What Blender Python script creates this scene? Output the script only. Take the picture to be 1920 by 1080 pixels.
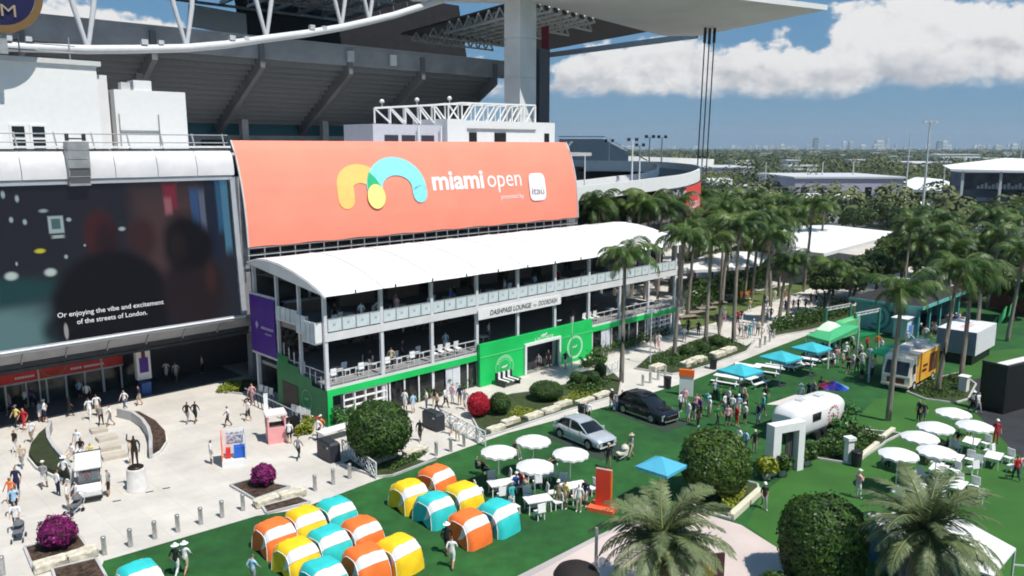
import bpy, bmesh, math, random
from mathutils import Vector, Matrix, noise

for o in list(bpy.data.objects): bpy.data.objects.remove(o, do_unlink=True)
scene = bpy.context.scene
R = math.radians

# ---------------------------------------------------------------- camera
cam_d = bpy.data.cameras.new('camera'); cam = bpy.data.objects.new('camera', cam_d)
scene.collection.objects.link(cam); scene.camera = cam
cam.location = (0, 0, 20); cam.rotation_euler = (R(90-10.02), 0, 0)
cam_d.sensor_width = 36; cam_d.lens = 28.125; cam_d.clip_start = .5; cam_d.clip_end = 20000

# ---------------------------------------------------------------- sun and sky
SUN_EL, SUN_H = R(61), Vector((.75, -.66, 0)).normalized()
sun_d = bpy.data.lights.new('sun', 'SUN'); sun = bpy.data.objects.new('sun', sun_d)
scene.collection.objects.link(sun)
sun_d.energy = 5.0; sun_d.angle = R(.53); sun_d.color = (1, .955, .89)
to_sun = SUN_H*math.cos(SUN_EL) + Vector((0, 0, math.sin(SUN_EL)))
sun.rotation_euler = (-to_sun).to_track_quat('-Z', 'Y').to_euler()

world = bpy.data.worlds.new('World'); scene.world = world; world.use_nodes = True
nt = world.node_tree; nt.nodes.clear()
def N(tree, typ, **kw):
    n = tree.nodes.new(typ)
    for k, v in kw.items(): setattr(n, k, v)
    return n
def mathn(tree, op, a, b=None, c=None):
    n = N(tree, 'ShaderNodeMath', operation=op)
    for i, q in enumerate((a, b, c)):
        if q is None: continue
        if isinstance(q, (int, float)): n.inputs[i].default_value = q
        else: tree.links.new(q, n.inputs[i])
    return n.outputs[0]
def smooth(tree, val, lo, hi, a=0., b=1., typ='SMOOTHSTEP'):
    n = N(tree, 'ShaderNodeMapRange', interpolation_type=typ)
    tree.links.new(val, n.inputs[0])
    for i, q in zip((1, 2, 3, 4), (lo, hi, a, b)): n.inputs[i].default_value = q
    return n.outputs[0]
sky = N(nt, 'ShaderNodeTexSky', sky_type='NISHITA', sun_disc=False)
sky.sun_elevation = SUN_EL; sky.sun_rotation = math.atan2(SUN_H.x, SUN_H.y)
sky.air_density = 1.0; sky.dust_density = .35; sky.ozone_density = 3.0; sky.altitude = 0
tc = N(nt, 'ShaderNodeTexCoord'); sep = N(nt, 'ShaderNodeSeparateXYZ')
nt.links.new(tc.outputs['Generated'], sep.inputs[0])
az = mathn(nt, 'ARCTAN2', sep.outputs[0], sep.outputs[1]); el = sep.outputs[2]
comb = N(nt, 'ShaderNodeCombineXYZ')
nt.links.new(mathn(nt, 'MULTIPLY', az, 1.0), comb.inputs[0]); nt.links.new(mathn(nt, 'MULTIPLY', el, 1.35), comb.inputs[1])
comb.inputs[2].default_value = 3.7
def cloud_noise(scale, detail, rough, off=0.):
    n = N(nt, 'ShaderNodeTexNoise'); n.inputs['Scale'].default_value = scale
    n.inputs['Detail'].default_value = detail; n.inputs['Roughness'].default_value = rough
    if off:
        a = N(nt, 'ShaderNodeVectorMath', operation='ADD'); a.inputs[1].default_value = (off*.45, off, 0)
        nt.links.new(comb.outputs[0], a.inputs[0]); nt.links.new(a.outputs[0], n.inputs['Vector'])
    else: nt.links.new(comb.outputs[0], n.inputs['Vector'])
    return n.outputs[0]
big = cloud_noise(6.0, 2, .45); fine = cloud_noise(18, 8, .57); lit = cloud_noise(18, 4, .5, .014)
# heap clouds: a bank with a level base and towers of uneven height all round the horizon
towers = mathn(nt, 'ADD', mathn(nt, 'MULTIPLY', mathn(nt, 'SINE', mathn(nt, 'MULTIPLY_ADD', az, 21.0, -7.94)), .09), mathn(nt, 'MULTIPLY', mathn(nt, 'SINE', mathn(nt, 'MULTIPLY_ADD', az, 6.0, -1.15)), .12))
dens = mathn(nt, 'ADD', mathn(nt, 'ADD', mathn(nt, 'MULTIPLY', big, .55), mathn(nt, 'MULTIPLY', fine, .62)), towers)
dens = mathn(nt, 'SUBTRACT', dens, smooth(nt, el, .055, .20, .24, .98, 'LINEAR'))
mask = mathn(nt, 'MULTIPLY', smooth(nt, dens, .0, .065), smooth(nt, mathn(nt, 'MULTIPLY_ADD', fine, .045, el), .079, .094))
shade = mathn(nt, 'ADD', mathn(nt, 'MULTIPLY', mathn(nt, 'SUBTRACT', fine, lit), 2.1), smooth(nt, el, .055, .13, .45, .95))
shade = smooth(nt, mathn(nt, 'SUBTRACT', shade, mathn(nt, 'MULTIPLY', dens, .22)), .0, .85)
crgb = N(nt, 'ShaderNodeMix', data_type='RGBA')
crgb.inputs[6].default_value = (.50, .53, .58, 1); crgb.inputs[7].default_value = (.95, .945, .94, 1)
nt.links.new(shade, crgb.inputs[0])
# clear humid air: the physical sky pulled towards a steady maritime blue
air = N(nt, 'ShaderNodeMix', data_type='RGBA'); air.inputs[0].default_value = .72; air.inputs[7].default_value = (1.35, 3.75, 6.7, 1)
nt.links.new(sky.outputs[0], air.inputs[6])
bg = N(nt, 'ShaderNodeBackground'); bg.inputs[1].default_value = .074; nt.links.new(air.outputs[2], bg.inputs[0])
bgc = N(nt, 'ShaderNodeBackground'); bgc.inputs[1].default_value = .86; nt.links.new(crgb.outputs[2], bgc.inputs[0])
mx = N(nt, 'ShaderNodeMixShader'); wo = N(nt, 'ShaderNodeOutputWorld')
nt.links.new(mask, mx.inputs[0]); nt.links.new(bg.outputs[0], mx.inputs[1]); nt.links.new(bgc.outputs[0], mx.inputs[2])
nt.links.new(mx.outputs[0], wo.inputs[0])

scene.view_settings.view_transform = 'Standard'; scene.view_settings.look = 'None'
scene.view_settings.exposure = 0.06; scene.view_settings.gamma = 1
scene.render.engine = 'CYCLES'; scene.cycles.filter_width = 1.85
scene.cycles.max_bounces = 4; scene.cycles.diffuse_bounces = 2; scene.cycles.glossy_bounces = 2
scene.cycles.transmission_bounces = 3; scene.cycles.transparent_max_bounces = 6; scene.cycles.volume_bounces = 0
scene.cycles.use_adaptive_sampling = True; scene.cycles.adaptive_threshold = .04
world.cycles.sampling_method = 'MANUAL'; world.cycles.sample_map_resolution = 512
scene.cycles.caustics_reflective = False; scene.cycles.caustics_refractive = False

# ---------------------------------------------------------------- the stadium front's own axes
ANG = R(44.3); OX, OY = -13.27, 55.39
UX, UY = math.cos(ANG), math.sin(ANG)
def W(u, v): return (OX+u*UX-v*UY, OY+u*UY+v*UX)

# ---------------------------------------------------------------- materials
MATS = {}
def M(name, col, rough=.6, var=.025, scale=2., metal=0., spec=.4, bump=0., bscale=20., emit=0., alpha=1., rand=0., trans=0., second=None, sfac=.5, coat=0.):
    if name in MATS: return MATS[name]
    m = bpy.data.materials.new(name); m.use_nodes = True; t = m.node_tree; b = t.nodes['Principled BSDF']
    c4 = (*col, 1)
    tcn = N(t, 'ShaderNodeTexCoord'); nz = N(t, 'ShaderNodeTexNoise')
    nz.inputs['Scale'].default_value = scale; nz.inputs['Detail'].default_value = 4
    t.links.new(tcn.outputs['Object'], nz.inputs['Vector'])
    mixn = N(t, 'ShaderNodeMix', data_type='RGBA')
    s2 = second or tuple(max(0, q*(1-2*var)) for q in col)
    c1 = col if second else tuple(min(1, q*(1+var)) for q in col)
    mixn.inputs[6].default_value = (*c1, 1); mixn.inputs[7].default_value = (*s2, 1)
    t.links.new(smooth(t, nz.outputs[0], .5-.25*(.4+sfac), .5+.25*(.4+sfac)), mixn.inputs[0])
    out = mixn.outputs[2]
    if rand:
        oi = N(t, 'ShaderNodeObjectInfo'); h = N(t, 'ShaderNodeHueSaturation')
        t.links.new(smooth(t, oi.outputs['Random'], 0, 1, 1-rand, 1+rand, 'LINEAR'), h.inputs['Value'])
        t.links.new(smooth(t, oi.outputs['Random'], 0, 1, .5+.04*rand, .5-.06*rand, 'LINEAR'), h.inputs['Hue'])
        t.links.new(out, h.inputs['Color']); out = h.outputs[0]
    t.links.new(out, b.inputs['Base Color'])
    b.inputs['Roughness'].default_value = rough; b.inputs['Metallic'].default_value = metal
    b.inputs['Specular IOR Level'].default_value = spec
    if coat: b.inputs['Coat Weight'].default_value = coat
    if emit:
        t.links.new(out, b.inputs['Emission Color']); b.inputs['Emission Strength'].default_value = emit
    if alpha < 1: b.inputs['Alpha'].default_value = alpha
    if bump:
        bn = N(t, 'ShaderNodeBump'); n2 = N(t, 'ShaderNodeTexNoise'); n2.inputs['Scale'].default_value = bscale
        t.links.new(tcn.outputs['Object'], n2.inputs['Vector']); t.links.new(n2.outputs[0], bn.inputs['Height'])
        bn.inputs['Strength'].default_value = bump; t.links.new(bn.outputs[0], b.inputs['Normal'])
    if trans:
        tr = N(t, 'ShaderNodeBsdfTranslucent'); t.links.new(out, tr.inputs['Color'])
        ms = N(t, 'ShaderNodeMixShader'); ms.inputs[0].default_value = trans
        t.links.new(b.outputs[0], ms.inputs[1]); t.links.new(tr.outputs[0], ms.inputs[2])
        t.links.new(ms.outputs[0], t.nodes['Material Output'].inputs[0])
    MATS[name] = m
    return m
white = M('white paint', (.80, .80, .79), .5, .015)
offwhite = M('off white panel', (.74, .73, .70), .55, .02, .8)
fabric_white = M('white tent fabric', (.76, .76, .75), .65, .03, .7, bump=.05, bscale=3)
grey = M('grey metal', (.36, .37, .38), .45, .08, 1.5, metal=.3)
lightgrey = M('light grey metal', (.58, .59, .60), .45, .06, 1.5)
dark = M('dark grey', (.045, .046, .05), .6, .15, 1.)
black = M('black', (.012, .012, .014), .45, .2, 2.)
darkglass = M('dark glass', (.012, .014, .017), .08, .2, .4, spec=.6)
steel = M('brushed steel', (.52, .51, .50), .35, .12, 6., metal=.6)
concrete = M('structure concrete', (.33, .33, .34), .8, .12, .5, bump=.1, bscale=8)
concrete_lt = M('light concrete', (.50, .49, .48), .8, .10, .5)
stone = M('pale limestone block', (.62, .57, .45), .85, .16, 2.2, bump=.3, bscale=7)
mulch = M('bark mulch', (.075, .045, .030), .95, .4, 5., bump=.6, bscale=14)
green_b = M('bright green panel', (.010, .54, .115), .5, .06, .5)
green_d = M('dark green panel', (.008, .20, .065), .5, .1, .8)
coral = M('coral banner fabric', (.94, .275, .185), .6, .03, .35, bump=.15, bscale=1.2)
red = M('red panel', (.62, .035, .03), .5, .08, 1.)
orange = M('orange panel', (.95, .17, .03), .5, .06, 1.)
purple = M('purple panel', (.075, .022, .26), .5, .08, 1.)
teal = M('teal canvas', (.045, .44, .52), .65, .08, 1.1)
blue = M('blue panel', (.02, .12, .55), .5, .08, 1.)
bronze = M('dark bronze', (.055, .04, .028), .4, .25, 7., metal=.6)
skin_m = M('skin', (.50, .27, .17), .6, .05)
skin2_m = M('skin dark', (.20, .095, .055), .6, .05)
trunk_m = M('palm trunk bark', (.27, .235, .19), .9, .22, 9., bump=.4, bscale=12)
bark_m = M('tree bark', (.10, .075, .055), .9, .25, 5., bump=.4, bscale=9)
leaf_m = M('broad leaves', (.088, .135, .022), .55, .3, .6, rand=.4, trans=.3, second=(.026, .058, .010))
palm_m = M('palm leaflets', (.085, .165, .026), .45, .2, .5, rand=.45, trans=.3, second=(.026, .070, .014))
date_m = M('date palm leaflets', (.18, .225, .10), .5, .2, 1.3, rand=.3, trans=.2, second=(.06, .10, .040))
dry_m = M('dry palm leaflets', (.36, .26, .14), .8, .2, 2., rand=.2)
hedge_m = M('clipped hedge leaves', (.068, .145, .018), .5, .25, 2.5, trans=.2, second=(.02, .055, .008))
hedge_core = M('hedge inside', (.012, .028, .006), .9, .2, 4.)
yellow_leaf = M('yellow green leaves', (.32, .34, .03), .6, .2, 3., trans=.2, second=(.16, .22, .02))
magenta_leaf = M('magenta flowers', (.34, .010, .19), .6, .3, 3., trans=.2, second=(.09, .008, .055))
red_leaf = M('red flowers', (.66, .012, .045), .6, .2, 4., trans=.2, second=(.40, .005, .02))
rubber = M('tyre rubber', (.015, .015, .016), .8, .1)

# ---------------------------------------------------------------- mesh and object helpers
COL = scene.collection
class MB:
    def __init__(s): s.v = []; s.f = []; s.m = []; s.sm = []
    def add(s, vs, fs, mi=0, smooth=False):
        k = len(s.v); s.v += [tuple(q) for q in vs]
        for f in fs: s.f.append([i+k for i in f]); s.m.append(mi); s.sm.append(smooth)
        return s
    def box(s, c, d, rz=0., mi=0, rx=0., ry=0.):
        mt = Matrix.Translation(c) @ Matrix.Rotation(rz, 4, 'Z') @ Matrix.Rotation(ry, 4, 'Y') @ Matrix.Rotation(rx, 4, 'X')
        vs = [mt @ Vector((x*d[0]/2, y*d[1]/2, z*d[2]/2)) for x in (-1, 1) for y in (-1, 1) for z in (-1, 1)]
        return s.add(vs, [(0, 1, 3, 2), (4, 6, 7, 5), (0, 4, 5, 1), (2, 3, 7, 6), (0, 2, 6, 4), (1, 5, 7, 3)], mi)
    def b2(s, lo, hi, mi=0):
        return s.box([(a+b)/2 for a, b in zip(lo, hi)], [abs(b-a) for a, b in zip(lo, hi)], mi=mi)
    def bar(s, p, q, w, h=None, mi=0):
        p, q = Vector(p), Vector(q); d = q-p; h = h or w
        x = d.normalized(); up = Vector((0, 0, 1)) if abs(x.z) < .95 else Vector((0, 1, 0))
        y = up.cross(x).normalized(); z = x.cross(y)
        vs = [e+y*a*w/2+z*b*h/2 for e in (p, q) for a, b in ((-1, -1), (1, -1), (1, 1), (-1, 1))]
        return s.add(vs, [(0, 3, 2, 1), (4, 5, 6, 7), (0, 1, 5, 4), (1, 2, 6, 5), (2, 3, 7, 6), (3, 0, 4, 7)], mi)
    def tube(s, pts, r, n=8, mi=0, caps=True):
        pts = [Vector(p) for p in pts]; rs = r if isinstance(r, (list, tuple)) else [r]*len(pts)
        rings = []
        for i, p in enumerate(pts):
            d = (pts[min(i+1, len(pts)-1)]-pts[max(i-1, 0)]).normalized()
            up = Vector((0, 0, 1)) if abs(d.z) < .9 else Vector((1, 0, 0))
            a = up.cross(d).normalized(); b = d.cross(a)
            rings.append([p+(a*math.cos(t)+b*math.sin(t))*rs[i] for t in [2*math.pi*k/n for k in range(n)]])
        vs = [q for rg in rings for q in rg]
        fs = [(i*n+k, i*n+(k+1) % n, (i+1)*n+(k+1) % n, (i+1)*n+k) for i in range(len(pts)-1) for k in range(n)]
        s.add(vs, fs, mi, True)
        if caps: s.add(rings[0], [list(range(n))[::-1]], mi); s.add(rings[-1], [list(range(n))], mi)
        return s
    def lathe(s, prof, n=16, c=(0, 0, 0), mi=0, smooth=True, a0=0., a1=2*math.pi, cap=True):
        full = abs(a1-a0-2*math.pi) < 1e-6; k = n if full else n+1
        vs = [(c[0]+r*math.cos(a0+(a1-a0)*i/n), c[1]+r*math.sin(a0+(a1-a0)*i/n), c[2]+z) for r, z in prof for i in range(k)]
        fs = []
        for j in range(len(prof)-1):
            for i in range(n):
                i2 = (i+1) % k
                fs.append((j*k+i, j*k+i2, (j+1)*k+i2, (j+1)*k+i))
        s.add(vs, fs, mi, smooth)
        if full and cap:
            if prof[0][0] > .002: s.add(vs[:k], [list(range(k))[::-1]], mi)
            if prof[-1][0] > .002: s.add(vs[-k:], [list(range(k))], mi)
        return s
    def prism(s, poly, z0, z1, mi=0, cap0=True):
        n = len(poly); ar = sum(poly[i][0]*poly[(i+1) % n][1]-poly[(i+1) % n][0]*poly[i][1] for i in range(n))
        if ar < 0: poly = poly[::-1]
        vs = [(x, y, z0) for x, y in poly]+[(x, y, z1) for x, y in poly]
        fs = [(i, (i+1) % n, (i+1) % n+n, i+n) for i in range(n)]+[list(range(n, 2*n))]
        if cap0: fs.append(list(range(n))[::-1])
        return s.add(vs, fs, mi)
    def sheet(s, poly, z, mi=0):
        n = len(poly); ar = sum(poly[i][0]*poly[(i+1) % n][1]-poly[(i+1) % n][0]*poly[i][1] for i in range(n))
        if ar < 0: poly = poly[::-1]
        return s.add([(x, y, z) for x, y in poly], [list(range(n))], mi)
    def grid(s, P, mi=0, smooth=True, closed=False):
        a, b = len(P), len(P[0]); vs = [q for r in P for q in r]; fs = []
        for i in range(a-1):
            for j in range(b if closed else b-1):
                fs.append((i*b+j, i*b+(j+1) % b, (i+1)*b+(j+1) % b, (i+1)*b+j))
        return s.add(vs, fs, mi, smooth)
    def mesh(s, name, mats):
        me = bpy.data.meshes.new(name); me.from_pydata(s.v, [], s.f); 
        for m in (mats if isinstance(mats, (list, tuple)) else [mats]): me.materials.append(m)
        me.polygons.foreach_set('material_index', s.m); me.polygons.foreach_set('use_smooth', s.sm); me.update()
        return me
def link(name, data, parent=None, loc=(0, 0, 0), rz=0.):
    o = bpy.data.objects.new(name, data); COL.objects.link(o); o.parent = parent
    o.location = loc if len(loc) == 3 else (*loc, 0); o.rotation_euler = (0, 0, rz)
    return o
LABELS = {}
def tag(o, label, cat, group=None):
    o['label'] = label; o['category'] = cat
    if group: o['group'] = group
    LABELS.setdefault(label, []).append(o.name)
    return o
def thing(name, label, cat, loc=(0, 0, 0), rz=0., group=None):
    o = link(name, None, None, loc, rz); o.empty_display_size = .3
    return tag(o, label, cat, group)
def part(name, mb, mats, parent, loc=(0, 0, 0), rz=0.):
    return link(name, mb.mesh(name, mats) if isinstance(mb, MB) else mb, parent, loc, rz)
def single(name, mb, mats, label, cat, loc=(0, 0, 0), rz=0., group=None):
    return tag(part(name, mb, mats, None, loc, rz), label, cat, group)
def struct(name, mb, mats):
    o = part(name, mb, mats, None); o['kind'] = 'structure'; return o
def copy_tree(o, parent=None):
    c = o.copy(); COL.objects.link(c); c.parent = parent
    for ch in o.children: copy_tree(ch, c)
    return c
def dup(o, label, loc, rz=0., group=None, scale=None):
    c = copy_tree(o); c.location = loc if len(loc) == 3 else (*loc, 0); c.rotation_euler = (0, 0, rz)
    if scale: c.scale = (scale,)*3
    tag(c, label, c['category'], group or c.get('group')); return c
ORD = ['first', 'second', 'third', 'fourth', 'fifth', 'sixth', 'seventh', 'eighth', 'ninth', 'tenth', 'eleventh', 'twelfth', 'thirteenth', 'fourteenth', 'fifteenth', 'sixteenth']
def text_geo(s, size=1., bold=0., shear=0., spacing=1.):
    c = bpy.data.curves.new('t', 'FONT'); c.body = s; c.size = size; c.offset = bold; c.shear = shear; c.space_character = spacing
    c.resolution_u = 3
    o = bpy.data.objects.new('t', c); COL.objects.link(o); bpy.context.view_layer.update()
    me = bpy.data.meshes.new_from_object(o.evaluated_get(bpy.context.evaluated_depsgraph_get()))
    vs = [tuple(v.co) for v in me.vertices]; fs = [tuple(p.vertices) for p in me.polygons]
    bpy.data.objects.remove(o); bpy.data.curves.remove(c); bpy.data.meshes.remove(me)
    return vs, fs
def text_fit(s, x0, x1, z0, fn, bold=0., shear=0., zh=None, spacing=1., mb=None, mi=0):
    """letters fitted between x0 and x1 with the base line at z0; fn(x, z) gives the surface point"""
    vs, fs = text_geo(s, 1., bold, shear, spacing)
    a = min(v[0] for v in vs); b = max(v[0] for v in vs); k = (x1-x0)/(b-a); kz = zh or k
    mb = mb or MB(); mb.add([fn(x0+(v[0]-a)*k, z0+v[1]*kz) for v in vs], fs, mi); return mb
def disc_pts(c, rx, ry, n=24, a0=0., a1=2*math.pi): return [(c[0]+rx*math.cos(a0+(a1-a0)*i/n), c[1]+ry*math.sin(a0+(a1-a0)*i/n)) for i in range(n if a1-a0 > 6.28 else n+1)]
def flat(mb, pts, fn, mi=0): return mb.add([fn(*p) for p in pts], [list(range(len(pts)))], mi)
def stroke(mb, pts, w, fn, mi=0, rnd=True):
    n = len(pts); L = []; Rr = []
    for i in range(n):
        d = Vector(pts[min(i+1, n-1)])-Vector(pts[max(i-1, 0)]); d.normalize(); q = Vector((-d.y, d.x))*w/2
        L.append(Vector(pts[i])+q); Rr.append(Vector(pts[i])-q)
    mb.add([fn(*p) for p in L+Rr], [(i, i+1, n+i+1, n+i) for i in range(n-1)], mi)
    if rnd:
        for e in (pts[0], pts[-1]): flat(mb, disc_pts(e, w/2, w/2, 16), lambda x, z: fn(x, z), mi)
    return mb
CROC = [(-1, .1), (-.55, .28), (-.2, .3), (.1, .22), (.45, .35), (.6, .5), (.75, .42), (1, .5), (.7, .25), (1, .12), (.6, .05), (.3, -.05), (.35, -.25), (.2, -.25), (.1, -.08), (-.3, -.1), (-.35, -.28), (-.5, -.28), (-.5, -.05), (-.85, -.12), (-1.2, .08)]
rnd = random.Random(7)

# ---------------------------------------------------------------- ground
def poly_ground(name, poly, z, mat): return struct(name, MB().sheet(poly, z), mat)
ground_m = M('dry lawn and scrub', (.075, .085, .035), .95, .3, .02, second=(.035, .055, .02))
struct('ground', MB().sheet([(-5800, -300), (5800, -300), (5800, 5800), (-5800, 5800)], -.03), ground_m)
def wear(t, sock, dst, tcn, scale, lo, hi, detail):
    nz = N(t, 'ShaderNodeTexNoise'); nz.inputs['Scale'].default_value = scale; nz.inputs['Detail'].default_value = detail; nz.inputs['Roughness'].default_value = .68
    t.links.new(tcn.outputs['Object'], nz.inputs['Vector']); v = smooth(t, nz.outputs[0], .3, .7, lo, hi, 'LINEAR')
    cb = N(t, 'ShaderNodeCombineColor')
    for i in range(3): t.links.new(v, cb.inputs[i])
    m2 = N(t, 'ShaderNodeMix', data_type='RGBA', blend_type='MULTIPLY'); m2.inputs[0].default_value = 1
    t.links.new(sock, m2.inputs[6]); t.links.new(cb.outputs[0], m2.inputs[7]); t.links.new(m2.outputs[2], dst)
def paving_mat():
    m = M('plaza concrete', (.66, .62, .56), .85, .05, .12, second=(.59, .55, .495), bump=.08, bscale=30)
    t = m.node_tree; b = t.nodes['Principled BSDF']; src = b.inputs['Base Color'].links[0].from_socket
    tcn = N(t, 'ShaderNodeTexCoord'); mp = N(t, 'ShaderNodeMapping'); mp.inputs['Rotation'].default_value = (0, 0, -ANG)
    br = N(t, 'ShaderNodeTexBrick'); br.offset = 0; br.inputs['Scale'].default_value = 1
    br.inputs['Mortar Size'].default_value = .012; br.inputs['Brick Width'].default_value = 1.8; br.inputs['Row Height'].default_value = 1.8
    br.inputs['Color1'].default_value = (1, 1, 1, 1); br.inputs['Color2'].default_value = (.965, .965, .965, 1); br.inputs['Mortar'].default_value = (.80, .79, .78, 1)
    t.links.new(tcn.outputs['Object'], mp.inputs[0]); t.links.new(mp.outputs[0], br.inputs['Vector'])
    mu = N(t, 'ShaderNodeMix', data_type='RGBA', blend_type='MULTIPLY'); mu.inputs[0].default_value = 1
    wear(t, br.outputs[0], mu.inputs[7], tcn, .35, .80, 1.05, 7)
    t.links.new(src, mu.inputs[6]); t.links.new(mu.outputs[2], b.inputs['Base Color'])
    return m
paving_m = paving_mat()
asphalt_m = M('dark asphalt', (.032, .034, .038), .9, .15, .6, bump=.1, bscale=20)
poly_ground('plaza_paving', [W(-60, -22), W(-3, -14.5), W(60, -14), W(100, -12), W(150, 0), W(150, 60), W(-60, 60)], .0, paving_m)
def turf_mat():
    m = M('artificial turf', (.022, .118, .022), .9, .1, .16, second=(.013, .074, .016), bump=.5, bscale=60)
    t = m.node_tree; b = t.nodes['Principled BSDF']; src = b.inputs['Base Color'].links[0].from_socket
    # rolls of turf laid side by side: every roll a slightly different tone
    tcn = N(t, 'ShaderNodeTexCoord'); mp = N(t, 'ShaderNodeMapping'); mp.inputs['Rotation'].default_value = (0, 0, -ANG+R(8))
    br = N(t, 'ShaderNodeTexBrick'); br.inputs['Scale'].default_value = 1; br.inputs['Mortar Size'].default_value = .01
    br.inputs['Brick Width'].default_value = 40; br.inputs['Row Height'].default_value = 3.9
    br.inputs['Color1'].default_value = (1.12, 1.08, 1.06, 1); br.inputs['Color2'].default_value = (.84, .88, .9, 1); br.inputs['Mortar'].default_value = (.8, .85, .8, 1)
    t.links.new(tcn.outputs['Object'], mp.inputs[0]); t.links.new(mp.outputs[0], br.inputs['Vector'])
    mu = N(t, 'ShaderNodeMix', data_type='RGBA', blend_type='MULTIPLY'); mu.inputs[0].default_value = 1
    wear(t, br.outputs[0], mu.inputs[7], tcn, .9, .62, 1.22, 9)
    t.links.new(src, mu.inputs[6]); t.links.new(mu.outputs[2], b.inputs['Base Color'])
    return m
turf_m = turf_mat()
poly_ground('turf_lawn', [(-17.86, 28.86), (-20.00, 36.28), (-14.07, 41.11), (-11.95, 41.96), (-8.29, 45.96), (-0.38, 54.08), (7.99, 60.52), (15.80, 67.26), (25.59, 77.66), (36.38, 88.81), (43.84, 94.68), (66.99, 105.02), (95, 95), (95, 40), (60, 20), (-10, 20)], .012, turf_m)
poly_ground('side_lawn', [(12.59, 40.04), (14.56, 43.84), (18.49, 48.64), (24.37, 55.39), (29.07, 61.60), (32.46, 63.28), (36.51, 65.99), (45.89, 76.82), (63.43, 81.22), (37.54, 39.14), (26, 22), (12, 22), (14.24, 34.19), (13.75, 36.59)], .016, M('lighter turf', (.038, .135, .018), .9, .1, .3, second=(.027, .100, .014), bump=.5, bscale=60))
poly_ground('kerb_walk', [(-14.07, 41.11), (-11.93, 41.89), (-8.27, 45.89), (-0.38, 53.97), (7.97, 60.38), (15.77, 67.10), (25.52, 77.45), (36.27, 88.54), (37.04, 90.50), (26.07, 80.08), (16.01, 69.26), (7.98, 62.15), (-0.58, 55.39), (-8.64, 47.10), (-12.25, 43.13), (-14.04, 41.96)], .02, paving_m)
poly_ground('entry_walk', [(0.63, 34.61), (4.56, 38.56), (7.28, 40.85), (9.86, 41.96), (12.30, 40.04), (13.77, 36.80), (14.20, 34.43), (9, 24), (-8, 20)], .02, M('pink paving', (.60, .50, .46), .85, .06, .4))
poly_ground('entry_walk_border', [(0.00, 34.61), (4.14, 38.56), (7.03, 41.11), (9.81, 42.43), (9.86, 41.96), (7.28, 40.85), (4.56, 38.56), (0.63, 34.61)], .024, M('grey border paving', (.44, .40, .39), .85, .06, .4))
poly_ground('service_road', [(37.88, 65.99), (35.34, 58.34), (33.38, 50.27), (32.94, 45.19), (43.54, 45.96), (74.56, 81.22), (46.98, 71.01)], .024, asphalt_m)
poly_ground('car_park', [W(-20, 90), W(260, 10), W(420, 60), W(420, 260), W(-20, 260)], -.015, M('pale car park', (.22, .22, .22), .9, .15, .02))
for nm, p in (('lawn_strip', [(19.56, 91.07), (21.62, 96.26), (32.50, 108.96), (46.68, 121.21), (46.23, 116.84), (31.14, 99.59), (23.39, 90.21), (18.85, 85.62)]),):
    poly_ground(nm, p, .016, M('grass verge', (.10, .145, .03), .95, .2, 1., second=(.07, .10, .03)))

# ================================================================ stadium bowl
OL = (OX, OY, 0)
def front(name, label, cat): return thing(name, label, cat, OL, ANG)     # a thing measured along the stadium front
bowl = front('stadium_bowl', 'grey concrete stadium bowl with stepped underside and raker beams', 'stadium')
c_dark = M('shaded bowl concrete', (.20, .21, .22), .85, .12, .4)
part('parapet_wall', MB().b2((-60, 42, 30.3), (58, 42.7, 32.6)).b2((-60, 41.9, 32.6), (58, 42.9, 32.85)), M('parapet concrete', (.33, .335, .345), .85, .1, .4), bowl)
RK = [-32, -19.5, -7, 5.5, 18, 30.2, 42, 55.8]
def riser_bay(u0, u1):
    mb = MB(); n = 13
    for i in range(n):
        v0 = 42.8+i*.94; z0 = 30.3-i*.55
        mb.b2((u0, v0-.04, z0-.70), (u1, v0+.14, z0), 1); mb.b2((u0, v0+.14, z0-.58), (u1, v0+.94, z0-.46))
    return mb
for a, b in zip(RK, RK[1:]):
    part('seating_underside', riser_bay(a+.35, b-.35), [M('riser shade tone', (.05, .052, .055), .85), M('riser lit tone', (.20, .205, .21), .85)], bowl)  # banding painted in: tread undersides in a shade tone, riser faces lighter
for u in RK:
    part('raker_beam', MB().add([(u+d, v, z) for d in (-.3, .3) for v, z in ((41.6, 32.2), (41.6, 29.2), (54.5, 21.6), (55.4, 23.2), (43.5, 30.4), (43.2, 32.2))],
         [(0, 1, 2, 3, 4, 5), (11, 10, 9, 8, 7, 6)]+[(i, i+6, (i+1) % 6+6, (i+1) % 6) for i in range(6)]), M('raker concrete', (.16, .165, .17), .85, .1, .4), bowl)
    part('column', MB().b2((u+2.6, 53.2, 19.3), (u+3.5, 54.1, 26)), concrete_lt, bowl)
part('concourse_band', MB().b2((-60, 55.2, 21.6), (58, 55.5, 23.0)), M('teal concourse band', (.012, .11, .14), .5), bowl)
part('concourse_rail', MB().b2((-60, 55.0, 23.03), (58, 55.15, 23.2)), white, bowl)
part('concourse_wall', MB().b2((-60, 55.6, 0), (58, 56, 21.5)), concrete_lt, bowl)
for u in range(-20, 56, 6):
    part('concourse_opening', MB().b2((u, 55.3, 19.4), (u+3.2, 55.57, 20.9)), black, bowl)
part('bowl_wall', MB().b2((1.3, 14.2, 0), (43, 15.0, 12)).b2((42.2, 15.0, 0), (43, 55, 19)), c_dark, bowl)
part('roof_terrace', MB().b2((-60, 14.4, 18.9), (46, 56, 19.3)), concrete_lt, bowl)
part('seat_bank', MB().add([(-60, 62, 33), (60, 62, 33), (60, 90, 22), (-60, 90, 22)], [(0, 1, 2, 3)]), dark, bowl)
for u, c in ((29.8, lightgrey), (36.5, white)):
    part('wall_box', MB().b2((u, 41.5, 30.7), (u+.9, 41.88, 32.1)), c, bowl)

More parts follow.
